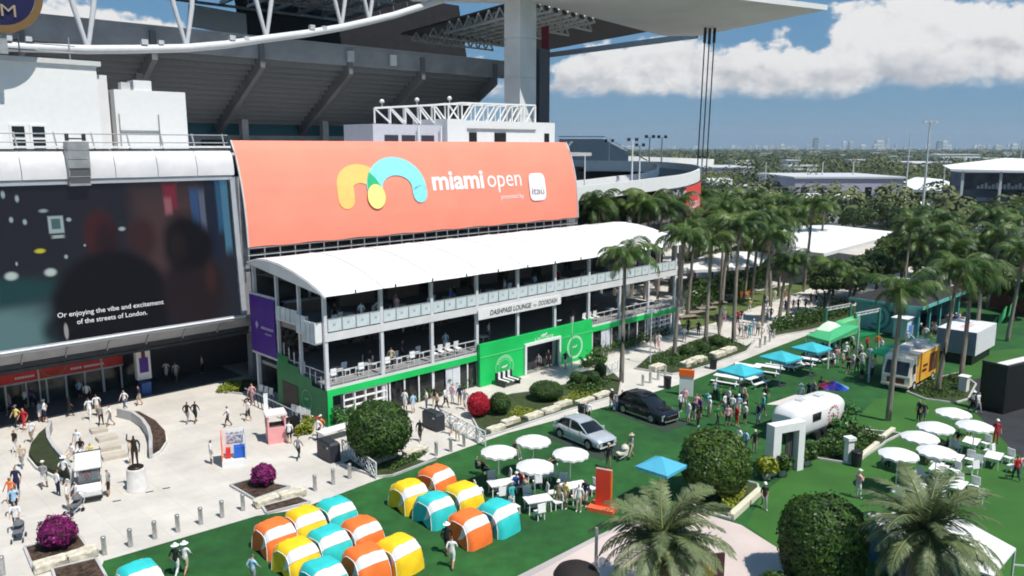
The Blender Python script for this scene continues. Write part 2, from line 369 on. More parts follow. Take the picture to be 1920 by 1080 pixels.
# ================================================================ stadium canopy: masts, ring pipe, roof corner, cables
can = front('stadium_canopy', 'white stadium roof canopy with pointed corner on a concrete mast', 'roof')
under = M('canopy underside', (.74, .74, .73), .6, .04, .1)
mast_m = M('mast concrete', (.74, .75, .75), .8, .06, .3)
def loc_uv(x, y): return ((x-OX)*UX+(y-OY)*UY, -(x-OX)*UY+(y-OY)*UX)
mu, mv = loc_uv(.6, 110)
mm = MB()
for i in range(5):
    mm.b2((mu-1.1, mv-1.75, 14+i*5+.03), (mu+1.95, mv+1.2, 14+i*5+4.97))
mm.b2((mu-1.0, mv-1.65, 14), (mu+1.85, mv+1.1, 38.5))
part('mast', mm, mast_m, can)
part('mast_fin', MB().b2((mu+3.2, mv-1.2, 18), (mu+5.2, mv+.6, 33)).b2((mu+2.6, mv-.5, 18), (mu+3.2, mv+.2, 34)), M('dark mast fin', (.10, .10, .12), .7), can)
tipx = [loc_uv(43.8, 116.4), loc_uv(32.2, 143.3), loc_uv(5.7, 176.2), loc_uv(-30, 150), loc_uv(-30, 98), loc_uv(-14, 104), loc_uv(20, 104)]
part('roof_panel', MB().prism([tipx[0], tipx[1], loc_uv(26, 143), loc_uv(4, 112), loc_uv(-13, 110), loc_uv(-14, 104), loc_uv(20, 104)], 38.75, 39.3), under, can)
part('roof_edge', MB().bar((*tipx[0], 39.05), (*tipx[6], 39.2), .3, .7).bar((*tipx[6], 39.2), (*tipx[5], 39.2), .3, .7), white, can)
inner = MB(); A, B, Cc, D = Vector(loc_uv(26, 143)), Vector(tipx[2]), Vector(loc_uv(-20, 150)), Vector(loc_uv(4, 112))
inner.prism([tuple(A), tuple(B), tuple(Cc), tuple(D)], 39.9, 40.2)
part('inner_roof', inner, M('dark roof deck', (.075, .062, .06), .8), can)
part('roof_rim', MB().bar((*tipx[1], 38.9), (*tipx[2], 38.9), .5, 1.0), lightgrey, can)
tr = MB(); rr = random.Random(3)
for i in range(7):
    t = i/16
    p, q = D.lerp(A, t), D.lerp(A, t).lerp(Cc.lerp(B, t), .62)
    tr.bar((*p, 38.2), (*q, 38.2), .3)
    for j in range(9):
        a, b = p.lerp(q, j/9), p.lerp(q, (j+.5)/9); c = p.lerp(q, (j+1)/9)
        tr.bar((*a, 38.2), (*b, 39.85), .2); tr.bar((*b, 39.85), (*c, 38.2), .2)
for i in range(6):
    p, q = D.lerp(Cc, .15+i*.15), A.lerp(B, .15+i*.15); p, q = p, p.lerp(q, .55)
    tr.bar((*p, 38.4), (*q, 38.4), .3)
    for j in range(10):
        a, b, c = p.lerp(q, j/10), p.lerp(q, (j+.5)/10), p.lerp(q, (j+1)/10); tr.bar((*a, 38.4), (*b, 39.85), .22); tr.bar((*b, 39.85), (*c, 38.4), .22)
part('roof_truss', tr, white, can)
ban = MB()
for k in range(4):
    ban.add([(mu+5.3+k*.1, mv-.9+k*.45, 36.2), (mu+5.3+k*.1, mv-.5+k*.45, 36.2), (mu+5.5, mv-.5+k*.3, 29.5-k), (mu+5.4, mv-.8+k*.3, 29.8-k)], [(0, 1, 2, 3)])
part('hanging_flag', ban, M('red flag', (.30, .03, .05), .8), can)
pipe = [(-45, 34, 27.2), (-25, 34, 28.0), (-10.6, 34, 28.6), (-3.5, 34, 28.9), (1, 34, 29.3), (5.8, 34, 29.8), (10, 34, 30.5), (14.6, 34, 31.5), (19.5, 34, 32.5), (24.1, 34, 33.6), (28, 34, 34.7), (31.7, 34, 35.8), (39.3, 34, 38.5), (43, 33.5, 39.6)]
part('ring_pipe', MB().tube(pipe, .42, 10), M('pipe paint', (.66, .67, .68), .5), can)
for i in range(2, 13):
    p = Vector(pipe[i])
    if i in (3, 5, 7, 9, 10, 12) or i == 2:
        for s in (-1, 1):
            part('strut', MB().tube([p, p+Vector((s*.9, .2, 4.)), p+Vector((s*2.0, .8, 12))], [.2, .26, .26], 8), M('strut paint', (.55, .56, .58), .5), can)
for i in (2, 4, 6, 8): part('pipe_lamp', MB().box(Vector(pipe[i])+Vector((.6, -.2, .7)), (.6, .45, .5)).box(Vector(pipe[i])+Vector((2.2, -.2, .8)), (.5, .4, .4)), lightgrey, can)
main = MB()
main.prism([(-60, 31), (55, 31), (55, 80), (-60, 80)], 49, 49.6)
part('main_roof', main, M('main roof deck', (.05, .05, .055), .8), can)  # unseen overhead; front edge brought forward to shade the bowl
mt = MB()
for i in range(24):
    u = -52+i*4.6
    mt.bar((u, 46.5, 44.5), (u, 79, 42.5), .5)
    for j in range(8):
        v = 46.5+j*4
        mt.bar((u, v, 44.4-j*.25), (u+2.3, v+2, 46.9), .18, mi=1); mt.bar((u+2.3, v+2, 46.9), (u+4.6, v+4, 44.2-j*.25), .18, mi=1)
for j in range(5): mt.bar((-52, 47+j*8, 44.2-j*.5), (54, 47+j*8, 44.2-j*.5), .4)
part('main_truss', mt, [grey, lightgrey], can)
part('far_seats', MB().add([(35, 80, 31), (85, 80, 31), (85, 84, 49), (35, 84, 49)], [(0, 1, 2, 3)]), M('far dark seats', (.008, .008, .010), .9, .3, .8), can)  # near-black sheet added to block the sky below the roof
part('far_sunlit_sheet', MB().add([(25.5, 80, 38.6), (35.5, 80, 37.8), (35.5, 80, 41.5), (26, 80, 42)], [(0, 1, 2, 3)]), white, can)  # white sheet: sunlight on the far stand put into its colour
cab = [(31.0, 133.5, 38.8), (31.9, 134.2, 38.8), (32.6, 133.9, 38.8)]
bottoms = [(30.6, 133.6, 14.5), (31.5, 134.4, 14.0), (32.2, 134.0, 15.5)]
for a, b in zip(cab, bottoms):
    a2, b2 = (*loc_uv(a[0], a[1]), a[2]), (*loc_uv(b[0], b[1]), b[2])
    part('tie_cable', MB().tube([a2, b2], .10, 8), M('cable black', (.03, .03, .035), .5), can)
    m = Vector(a2).lerp(Vector(b2), .10)
    part('cable_socket', MB().tube([a2, m], .24, 8), dark, can)

# ================================================================ roof top blocks behind the banner
blk = front('plant_building', 'large white rooftop block with small square windows at left edge', 'building')
part('wall', MB().b2((-40, 18, 19.3), (-8, 26, 26.0)), white, blk)
part('coping', MB().b2((-40, 17.8, 26.0), (-7.7, 26.2, 26.35)), M('coping grey', (.60, .60, .59), .6), blk)
part('corner_pier', MB().b2((-8, 18.3, 19.3), (-7.2, 26, 25.4)), offwhite, blk)
for u in (-14.2, -12.9):
    w = part('window', MB().b2((u, 17.9, 19.6), (u+1.1, 18.0, 21.6)), white, blk)
    for k in range(2): part('pane', MB().b2((u+.15, 17.86, 19.75+k*.95), (u+.95, 17.9, 20.5+k*.95)), darkglass, w)
hr = MB()
for z in (26.9, 27.4): hr.tube([(-40, 18.5, z), (-9.2, 18.5, z)], .05, 6)
for i in range(9): hr.tube([(-36+i*3.3, 18.5, 26.3), (-36+i*3.3, 18.5, 28)], .05, 6)
part('roof_rail', hr, grey, blk)
blk2 = front('stair_tower_block', 'smaller white rooftop block with chimney stack beside the large one', 'building')
part('wall', MB().b2((-6.2, 20, 19.3), (-.5, 26, 24.5)), white, blk2)
part('side_wall', MB().b2((-7.1, 21, 19.3), (-6.3, 26, 24.4)), offwhite, blk2)
part('chimney', MB().b2((-4.6, 20.1, 24.5), (-3.2, 21.5, 25.3)).b2((-4.2, 20.4, 25.3), (-3.7, 20.9, 25.9), 1), [white, dark], blk2)
part('roof_unit', MB().b2((-5.5, 20.3, 24.5), (-4.8, 21, 25.1)), lightgrey, blk2)
part('ladder_frame', MB().b2((-6.0, 19.9, 20), (-5.93, 19.97, 22.6)).b2((-2.9, 19.9, 20), (-2.83, 19.97, 22.6)).b2((-6, 19.9, 21.2), (-2.83, 19.96, 21.3)), grey, blk2)
wb = front('white_rooftop_booth', 'low white rooftop booth behind the coral banner with dark openings', 'building')
part('wall', MB().b2((30.6, 20, 19.3), (45.5, 27, 22.9)), white, wb)
part('low_wing', MB().b2((18.8, 20.6, 19.3), (28.0, 26, 22.3)), M('lilac grey wall', (.56, .56, .62), .7), wb)
part('pier', MB().b2((28, 19.8, 19.3), (30.5, 26, 23.0)), white, wb)
part('ledge', MB().b2((31, 19.85, 21.9), (42, 20, 22.05)), grey, wb)
for u0, u1 in ((31.3, 32.4), (35.2, 37.0), (43.6, 44.4)): part('opening', MB().b2((u0, 19.9, 20.4), (u1, 20.0, 21.6)), black, wb)
for u in (20.2, 22.4, 25): part('arched_window', MB().b2((u, 20.5, 20.3), (u+1.7, 20.6, 21.2)), M('dark arched window', (.045, .045, .06), .3), wb)
for u in (24.3, 27.4): part('post', MB().b2((u, 20.2, 19.3), (u+.15, 20.35, 22.1)), white, wb)
ts = MB(); topz = lambda u: 23.95+(u-20)*.075 if u < 31 else 24.9+(u-31)*.012
us = [20+i*2.0 for i in range(13)]
for vv in (22, 25):
    for a, b in zip(us, us[1:]):
        if vv == 25 and a < 23: continue
        ts.bar((a, vv, topz(a)), (b, vv, topz(b)), .2); ts.bar((a, vv, 22.4), (a, vv, topz(a)), .14)
        if a < 31: ts.bar((a, vv, topz(a)), (b, vv, 22.5), .14)
        else: ts.bar((a, vv, 22.5), (b, vv, topz(b)), .14)
    ts.bar((44, vv, 22.4), (44, vv, topz(44)), .2)
for a in us[2:]: ts.bar((a, 22, topz(a)), (a, 25, topz(a)), .12)
single('roof_truss_frame', ts, white, 'white open truss frame standing on top of the low rooftop booth', 'truss', OL, ANG)
for i, u in enumerate((21, 25.6, 30.2)):
    single('roof_dome_lamp', MB().tube([(u, 22, topz(u)), (u, 22, topz(u)+.5)], .06, 6).lathe([(.05, .45), (.25, .5), (.25, .7), (.12, .85), (0, .88)], 10, (u, 22, topz(u))), white,
           'small white dome lamp on the rooftop truss, %s from the left' % ORD[i], 'lamp', OL, ANG, 'dome lamps on the truss')

# ================================================================ round badge at the top left corner
bd = front('stadium_badge', 'round purple badge with gold rim above the white rooftop block', 'sign')
bc = (-14.46, 30.4)
fb = lambda v: (lambda x, z: (x, v, z))
mb = MB(); n = 48
for r0, r1, v, mi in ((0, 2.25, 16.0, 0), (2.25, 2.75, 15.95, 1)):
    o1, o0 = disc_pts(bc, r1, r1, n), disc_pts(bc, max(r0, .01), max(r0, .01), n)
    mb.add([(x, v, z) for x, z in o1+o0], [(i, (i+1) % n, n+(i+1) % n, n+i) for i in range(n)], mi)
    mb.add([(x, v, z) for x, z in o1]+[(x, 16.6, z) for x, z in o1], [(i, i+n, (i+1) % n+n, (i+1) % n) for i in range(n)], mi)
part('badge_disc', mb, [M('badge purple', (.012, .010, .055), .4), M('badge gold', (.22, .13, .05), .4, metal=.3)], bd)
part('letters', text_fit('M', -14.4, -13.5, 28.75, fb(15.88), bold=.0, zh=1.15), M('badge letters', (.33, .26, .19), .5), bd)
part('badge_post', MB().bar((-14.4, 16.4, 26.3), (-14.4, 16.4, 29.2), .5), grey, bd)

# ================================================================ facade fascia with railing above the screen
fa = front('facade_balcony', 'pale curved facade edge with steel railing above the video screen', 'balcony')
prof = [(13.55, 17.75), (13.55, 18.4), (13.75, 19.2), (14.1, 19.65), (14.6, 19.85)]
U0, U1 = -45., .4
for i in range(15):
    a, b = U0+(U1-U0)*i/15, U0+(U1-U0)*(i+1)/15
    part('fascia_panel', MB().grid([[(a+.02, v, z) for v, z in prof], [(b-.02, v, z) for v, z in prof]]), M('fascia panel', (.66, .65, .66), .45, .05, .6), fa)
part('fascia_backing', MB().b2((U0, 13.9, 17.6), (U1, 14.5, 19.2)), grey, fa)
part('ledge', MB().b2((U0, 14.0, 19.9), (U1, 15.2, 20.05)), white, fa)
for i in range(19):
    u = -44+i*2.45
    part('rail_post', MB().bar((u, 14.2, 19.4), (u-.15, 14.5, 21.0), .09), grey, fa)
for z in (20.9, 20.3): part('handrail', MB().tube([(U0, 14.45, z), (U1, 14.45, z)], .045, 6), grey, fa)
sp = front('hanging_speaker', 'tall grey louvred speaker cabinet hung on the facade over the screen', 'speaker')
body = MB()
for i in range(5):
    z1 = 20.35-i*.62; off = [0, 0, .02, .10, .26][i]
    body.b2((-11.9, 13.0+off, z1-.60), (-10.5, 13.9, z1))
part('cabinet', body, grey, sp)
part('lower_grille', MB().add([(-11.85, 12.96, 18.4), (-10.55, 12.96, 18.4), (-10.55, 13.3, 17.3), (-11.85, 13.3, 17.3)], [(0, 3, 2, 1)]), M('grille dark', (.16, .16, .17), .6), sp)
part('hanger', MB().b2((-11.8, 13.2, 20.4), (-11.7, 13.8, 20.9)).b2((-10.7, 13.2, 20.4), (-10.6, 13.8, 20.9)).b2((-11.7, 13.3, 20.5), (-10.7, 13.4, 20.6)), dark, sp)

# ================================================================ video screen
scr = front('video_screen', 'huge dark video screen on the stadium front showing two people and a caption', 'screen')
SB, ST = (13.14, 6.25), (13.9, 17.45)
def scn(d): return lambda u, z: (u, SB[0]+(z-SB[1])/(ST[1]-SB[1])*(ST[0]-SB[0])-d, z)
S0 = -30.
part('display', flat(MB(), [(S0, 6.3), (0, 6.3), (0, 17.4), (S0, 17.4)], scn(0)), M('screen black', (.004, .004, .006), .85, .2, .3, emit=.25, spec=.08), scr)
fr = MB()
for a, b in (((S0, 6.15), (.25, 6.15)), ((.25, 6.15), (.25, 17.55)), ((S0, 17.55), (.25, 17.55))):
    fr.bar(scn(.05)(*a), scn(.05)(*b), .42, .34)
part('frame', fr, M('screen frame', (.50, .52, .56), .4, metal=.3), scr)
part('frame_rope', MB().tube([scn(.3)(S0, 6.2), scn(.3)(.3, 6.2)], .07, 6), white, scr)
part('side_casing', MB().b2((.45, 13.2, 5.6), (1.1, 14.2, 17.6)), grey, scr)
# the moving picture itself: soft dim shapes glowing on the display
def screen_picture(m, blobs):
    t = m.node_tree; b = t.nodes['Principled BSDF']; tcn = N(t, 'ShaderNodeTexCoord'); sp_ = N(t, 'ShaderNodeSeparateXYZ'); t.links.new(tcn.outputs['Object'], sp_.inputs[0])
    nz = N(t, 'ShaderNodeTexNoise'); nz.inputs['Scale'].default_value = .9; nz.inputs['Detail'].default_value = 3; t.links.new(tcn.outputs['Object'], nz.inputs['Vector'])
    wob = mathn(t, 'MULTIPLY_ADD', nz.outputs[0], .5, -.25); cur = None
    for u, z, rx, rz, soft, col, kind in blobs:
        x = mathn(t, 'DIVIDE', mathn(t, 'SUBTRACT', sp_.outputs[0], u), rx); y = mathn(t, 'DIVIDE', mathn(t, 'SUBTRACT', sp_.outputs[2], z), rz)
        if kind == 'e': d = mathn(t, 'SQRT', mathn(t, 'ADD', mathn(t, 'MULTIPLY', x, x), mathn(t, 'MULTIPLY', y, y)))
        else: d = mathn(t, 'MAXIMUM', mathn(t, 'ABSOLUTE', x), mathn(t, 'ABSOLUTE', y))
        if soft > .25: d = mathn(t, 'ADD', d, mathn(t, 'MULTIPLY', wob, min(1, soft)))
        f = smooth(t, d, 1-soft, 1+soft*.6, 1., 0.)
        mxn = N(t, 'ShaderNodeMix', data_type='RGBA'); t.links.new(f, mxn.inputs[0]); mxn.inputs[7].default_value = (*col, 1)
        if cur is None: mxn.inputs[6].default_value = (.016, .018, .026, 1)
        else: t.links.new(cur, mxn.inputs[6])
        cur = mxn.outputs[2]
    t.links.new(cur, b.inputs['Emission Color']); b.inputs['Emission Strength'].default_value = .9
    for l in list(b.inputs['Base Color'].links): t.links.remove(l)
    b.inputs['Base Color'].default_value = (.003, .003, .004, 1)
W_ = (.30, .38, .40)
screen_picture(MATS['screen black'], [(-17.5, 7.2, 4.6, 2.6, .55, (.10, .19, .20), 'e'), (-17, 10.2, 4.4, 1.1, .5, (.012, .05, .055), 'e'), (-13.6, 7.2, 1.0, 1.2, .6, (.01, .02, .025), 'e'), (-5.2, 13, 2.6, 4.2, .5, (.055, .034, .036), 'r'), (-4.8, 16.2, .55, 1.0, .5, (.16, .02, .035), 'r'), (-5.0, 15.5, .3, .7, .5, (.25, .10, .12), 'r'), (-2.95, 15.2, .35, 1.6, .4, (.03, .07, .17), 'r'), (-2.35, 15.0, .25, 1.7, .4, (.09, .11, .17), 'r'), (-1.5, 14, .5, 3.4, .5, (.010, .016, .035), 'r'), (-.75, 15.4, .45, 2.2, .35, (.025, .085, .17), 'r'), (-.45, 14.5, .3, 3, .3, (.06, .17, .26), 'r'), (-7.2, 13.2, 1.1, 1.6, .5, (.035, .016, .018), 'e'),
  (-10.1, 13.7, 1.15, 1.8, .45, (.050, .013, .015), 'e'), (-9.7, 13.1, .95, 1.7, .6, (.020, .010, .014), 'e'), (-9.6, 8.5, 4.3, 4.1, .16, (.005, .005, .008), 'e'), (-9.6, 7, 3.9, 2.5, .2, (.005, .005, .008), 'r'), (-3.6, 8.8, 2.6, 3.4, .3, (.016, .010, .012), 'e'), (-4.0, 12.6, 1.75, 2.4, .4, (.0035, .0035, .006), 'e'), (-2.9, 12.3, 1.3, 1.7, .5, (.0035, .0035, .006), 'e'), (-4.6, 12.4, .8, 1.3, .6, (.013, .009, .010), 'e'), (-2.2, 9.6, .5, 1.3, .7, (.035, .016, .013), 'e'),
  (-12.9, 14.6, .50, .62, .15, (.30, .38, .40), 'r'), (-12.9, 14.65, .30, .38, .2, (.06, .12, .13), 'r'), (-12.85, 13.75, .40, .12, .5, W_, 'r'), (-12.05, 14.9, .17, .15, .6, W_, 'e'), (-8.55, 14.0, .25, .16, .6, W_, 'e'), (-15.9, 16.8, .13, .26, .6, W_, 'e'), (-15.1, 16.5, .13, .26, .6, W_, 'e'), (-15.6, 15.1, .13, .2, .6, W_, 'e'), (-14.8, 14.9, .13, .2, .6, W_, 'e'), (-13.6, 15.6, .3, .14, .6, (.25, .32, .33), 'e'), (-16.0, 11.3, .42, .3, .5, (.42, .52, .50), 'e'), (-13.6, 11.3, .40, .3, .5, (.42, .52, .50), 'e'), (-14.1, 12.85, .36, .17, .5, (.50, .46, .03), 'e'), (-12.5, 12.3, .13, .16, .6, W_, 'e'), (-11.2, 13.0, .09, .09, .6, W_, 'e'), (-15.6, 12.1, .08, .15, .6, W_, 'e'), (-13.05, 7.0, .15, .62, .35, (.30, .30, .30), 'e')])
cap_m = M('caption white', (.62, .62, .62), .5, emit=.3)
part('caption_line', text_fit('Or enjoying the vibe and excitement', -13.5, -6.1, 8.05, scn(.04), bold=.006, zh=.50), cap_m, scr)
part('caption_line', text_fit('of the streets of London.', -12.3, -7.4, 7.42, scn(.04), bold=.006, zh=.50), cap_m, scr)
sof_m = M('soffit panel', (.34, .34, .36), .5, .08, .7)
for i in range(11):
    a, b = S0+(1.1-S0)*i/11, S0+(1.1-S0)*(i+1)/11
    part('soffit_panel', MB().add([(a+.05, 13.2, 5.95), (b-.05, 13.2, 5.95), (b-.05, 14.5, 4.55), (a+.05, 14.5, 4.55)], [(0, 3, 2, 1)]).add([(a+.05, 14.5, 4.55), (b-.05, 14.5, 4.55), (b-.05, 17.0, 4.25), (a+.05, 17.0, 4.25)], [(0, 3, 2, 1)]), sof_m, scr)
    part('soffit_rib', MB().bar((b, 13.15, 5.9), (b, 14.45, 4.5), .08), grey, scr)
part('soffit_edge', MB().tube([(S0, 14.45, 4.5), (1.1, 14.45, 4.5)], .07, 6), lightgrey, scr)
part('screen_back', MB().b2((S0, 14.0, 4.7), (1.0, 14.15, 17.6)), dark, scr)

# ================================================================ entrance under the screen
en = front('stadium_entrance', 'glass entrance doors with red sign band in the shade under the screen', 'entrance')
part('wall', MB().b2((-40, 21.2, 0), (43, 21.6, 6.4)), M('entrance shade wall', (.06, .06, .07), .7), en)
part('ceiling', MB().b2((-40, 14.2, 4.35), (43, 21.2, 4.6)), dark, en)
part('painted_floor_shade', MB().b2((-40, 16.6, .004), (1.5, 21.2, .03)), M('painted screen shade', (.16, .16, .17), .6), en)  # dark sheet paints the screen's cast shadow on the entrance floor
part('sign_band', MB().b2((-40, 20.2, 2.1), (-7.2, 20.4, 2.85)), red, en)
part('band_rail', MB().b2((-40, 20.15, 1.98), (-7.2, 20.3, 2.08)), lightgrey, en)
part('transom', MB().b2((-40, 20.25, 3.5), (-7.2, 20.35, 3.6)), lightgrey, en)
for i in range(15):
    u = -27+i*1.4
    part('door_post', MB().b2((u-.06, 20.2, 0), (u+.06, 20.35, 2.0)), lightgrey, en)
    part('door_pane', MB().b2((u+.1, 20.3, .05), (u+1.3, 20.34, 1.95)), M('entrance glass', (.03, .045, .045), .12, .4, .8), en)
for u in (-19, -13.5, -8.9): part('mullion', MB().b2((u-.05, 20.12, 0), (u+.05, 20.2, 3.7)), lightgrey, en)
tn = MB()
for u, n, h in ((-15.1, 8, .17), (-11.2, 5, .17), (-10.2, 9, .17)):      # lettering too small to read
    for k in range(n): tn.b2((u+k*.17, 20.17, 2.36), (u+k*.17+.12, 20.2, 2.36+h))
part('sign_lettering', tn, white, en)
ring = MB()
stroke(ring, [(-12.4+.9*math.cos(t*.3), 2.9+.75*math.sin(t*.3)) for t in range(22)], .07, fb(20.1), rnd=False)
part('ring_sign', ring, M('gold sign', (.28, .22, .08), .4, metal=.3), en)
cs = front('banner_column', 'white and purple banner column standing at the entrance shade edge', 'sign')
part('column', MB().b2((-7.0, 17.6, 1.15), (-5.9, 18.2, 4.3)), white, cs)
part('purple_print', MB().b2((-6.8, 17.57, 1.75), (-6.1, 17.6, 3.0)).b2((-6.6, 17.57, 3.0), (-6.3, 17.6, 4.1), 1), [purple, M('brown print', (.12, .03, .02), .5)], cs)
part('base', MB().b2((-6.7, 17.7, 0), (-6.2, 18.1, 1.15)), dark, cs)
bn = single('blue_recycling_bin', MB().b2((-6.95, 17.0, 0), (-6.2, 17.55, .95)).b2((-6.98, 16.97, .95), (-6.17, 17.58, 1.03)), M('bin blue', (.02, .10, .34), .5), 'blue recycling bin under the white and purple banner column', 'bin', OL, ANG)

# ================================================================ coral banner
BP = [(11.9, 12.4), (13.9, 12.5), (15.4, 12.68), (16.7, 12.92), (18, 13.28), (19, 13.65), (19.8, 14.0), (20.5, 14.45)]
def bv(z):
    for (a, va), (b, vb) in zip(BP, BP[1:]):
        if z <= b: return va+(vb-va)*(z-a)/(b-a)
    return BP[-1][1]
def bs(d): return lambda u, z: (u, bv(z)-d, z)
bnr = front('event_banner', 'coral event banner with looping logo stretched along the stadium front', 'banner')
wr = random.Random(4)
rows = []
for i in range(61):
    u = .7+40.6*i/60
    rows.append([(u, bv(z)+.022*noise.noise(Vector((u*.5, z*.35, 2)))+.010*noise.noise(Vector((u*1.3, z*.8, 5))), z+(.10*math.sin(i*.9)*(.4 if k == 0 else 0))) for k, z in enumerate([11.9+8.6*j/43 for j in range(44)])])
part('banner_fabric', MB().grid(rows), coral, bnr)
for ue, re_ in ((41.35, .10), (.65, .08)): part('banner_edge', MB().tube([bs(.02)(ue, 11.9+8.6*j/12) for j in range(13)], re_, 6), lightgrey, bnr)
arc = lambda c, rx, rz, a0, a1, n=16: [(c[0]+rx*math.cos(R(a0+(a1-a0)*i/n)), c[1]+rz*math.sin(R(a0+(a1-a0)*i/n))) for i in range(n+1)]
part('yellow_loop', stroke(MB(), [(10.3, 15.35)]+arc((11.9, 16.55), 1.6, 1.05, 180, 0)+[(13.5, 15.5)], 1.7, bs(.05)), M('banner yellow', (.86, .55, .16), .6), bnr)
part('teal_loop', stroke(MB(), arc((15.95, 16.2), 2.55, 2.0, 178, 0, 22)+[(18.55, 15.55)], 1.7, bs(.085)), M('banner teal', (.25, .72, .76), .6), bnr)
part('green_overlap', flat(MB(), [(12.62, 15.9), (12.7, 16.9), (13.0, 17.75), (13.6, 17.2), (14.1, 16.4), (14.25, 15.9)], bs(.12)), M('banner green', (.03, .46, .20), .6), bnr)
part('pale_drop', flat(MB(), disc_pts((13.45, 15.5), .98, 1.12), bs(.16)), M('banner pale yellow', (.86, .80, .25), .6), bnr)
wht = M('banner white', (.85, .83, .82), .6, .03)
part('lettering_miami', text_fit('miami', 20.2, 27.0, 15.85, bs(.046), bold=.028, zh=2.6), wht, bnr)
part('lettering_open', text_fit('open', 27.5, 32.45, 15.85, bs(.046), zh=2.6), wht, bnr)
part('lettering_presented', text_fit('presented by', 29.2, 32.55, 14.55, bs(.046), zh=.75), wht, bnr)
sq = [(34.8+1.28*math.copysign(abs(math.cos(t))**.45, math.cos(t)), 15.65+1.5*math.copysign(abs(math.sin(t))**.45, math.sin(t))) for t in [2*math.pi*i/32 for i in range(32)]]
part('sponsor_square', flat(MB(), sq, bs(.11)), wht, bnr)
part('sponsor_lettering', text_fit('ita\u00fa', 33.85, 35.75, 14.85, bs(.14), zh=1.15), M('sponsor grey', (.30, .24, .28), .6), bnr)
ft = MB()
for z, v in ((11.8, 12.5), (11.2, 12.5), (11.2, 13.6)): ft.tube([(.6, v, z), (41.4, v, z)], .07, 6)
for i in range(30):
    u = .7+40.6*i/29
    ft.bar((u, 12.5, 10.2), (u, 12.5, 11.85), .09); ft.bar((u, 12.5, 11.2), (u, 13.6, 11.2), .07)
part('lower_truss', ft, grey, bnr)
part('banner_back_wall', MB().b2((.6, 14.0, 8), (41.2, 14.18, 12.0)), black, bnr)

# ================================================================ two storey hospitality pavilion
pv = front('hospitality_pavilion', 'long two storey open pavilion with white arched tent roof below the banner', 'building')
PL, PD = 43.2, 10.4
NB = 9; BW = PL/NB
post_m = M('pavilion post', (.66, .67, .69), .4, .05, 1.)
for i in range(NB+1):
    u = i*BW
    for v in (0, PD): part('post', MB().b2((u-.13, v-.13+(.0 if v else .02), .02), (u+.13, v+.13, 9.95 if v == 0 else 11.0)), post_m, pv)
for v in (3.5, 6.8):
    part('post', MB().b2((-.11, v-.11, .02), (.11, v+.11, 10.3)), post_m, pv); part('post', MB().b2((PL-.11, v-.11, .02), (PL+.11, v+.11, 10.3)), post_m, pv)
deck_m = M('deck edge', (.70, .70, .70), .5, .05, .6)
for nm, z0, z1 in (('lower_deck', 2.72, 3.0), ('upper_deck', 6.35, 6.95)):
    part(nm, MB().b2((.2, .16, z0), (PL-.2, PD-.2, z1)).b2((-.16, -.17, z0-.02), (PL+.16, -.137, z1-.02), 1), [M('deck floor', (.26, .25, .24), .8), deck_m], pv)
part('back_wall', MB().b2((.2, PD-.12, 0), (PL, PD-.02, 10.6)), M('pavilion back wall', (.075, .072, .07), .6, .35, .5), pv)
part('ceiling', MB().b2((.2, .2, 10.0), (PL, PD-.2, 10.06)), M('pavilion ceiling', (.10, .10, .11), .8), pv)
RP = [(-.95, 9.75), (.1, 10.2), (1.5, 10.65), (3.4, 11.1), (5.4, 11.42), (7.4, 11.55), (9.0, 11.45), (10.5, 11.1)]
for i in range(NB):
    a, b = -.45+i*(PL+.9)/NB, -.45+(i+1)*(PL+.9)/NB
    rows = []
    for k in range(7):
        u = a+.012+(b-a-.024)*k/6; sag = .025*(1-((k-3)/3)**2)
        rows.append([(u, v, z-sag) for v, z in RP])
    part('roof_panel', MB().grid(rows), fabric_white, pv)
    if i: part('roof_seam', MB().tube([(a, v, z+.03) for v, z in RP], .02, 5), M('seam', (.55, .55, .54), .7), pv)
part('roof_ribs', MB().tube([(-.45, v, z-.12) for v, z in RP], .07, 6).tube([(PL+.45, v, z-.12) for v, z in RP], .07, 6), lightgrey, pv)
for ue in (-.46, PL+.46):
    part('end_valance', MB().add([(ue, v, z-.02) for v, z in RP]+[(ue, v, 9.72+(v+.95)*.105) for v, z in RP], [(i, i+1, i+9, i+8) for i in range(7)]), fabric_white, pv)
for i in range(12): part('eave_lamp', MB().b2((2+i*3.5, -.95, 9.62), (2.1+i*3.5, -.9, 9.95)), dark, pv)
# upper glass balustrade: four framed panels to a bay
glass_p = M('frosted balustrade glass', (.62, .70, .72), .2, .08, .8, spec=.5)
pan = MB().b2((.03, -.02, .05), (1.13, .02, .92)).mesh('panel', glass_p)
frm = MB().b2((-.03, -.03, 0), (.03, .03, 1.0)).b2((.03, -.03, .94), (1.17, .03, 1.0)).b2((.4, -.035, .45), (.62, -.022, .62), 1).mesh('frame', [grey, M('small badge grey', (.40, .44, .46), .5)])
for i in range(NB*4):
    u = .2+i*(PL-.3)/(NB*4)
    g = part('glass_panel', pan, None, pv, (u, -.06, 6.95)); part('panel_frame', frm, None, g)
# lower railing
rl = MB().b2((0, -.03, .95), (BW-.3, .03, 1.02)).b2((0, -.02, .12), (BW-.3, .02, .16)).b2((0, -.02, .5), (BW-.3, .02, .53))
for k in range(5): rl.b2((k*(BW-.34)/4, -.025, 0), (k*(BW-.34)/4+.05, .025, 1.0))
rlm = rl.mesh('railing', lightgrey)
for i in range(NB):
    if i not in (3, 4, 5): part('railing', rlm, None, pv, (i*BW+.15, -.02, 3.0))
part('railing', MB().b2((-.02, .2, 3.95), (.02, 6.6, 4.02)).b2((-.02, .2, 3.45), (.02, 6.6, 3.48)), lightgrey, pv)
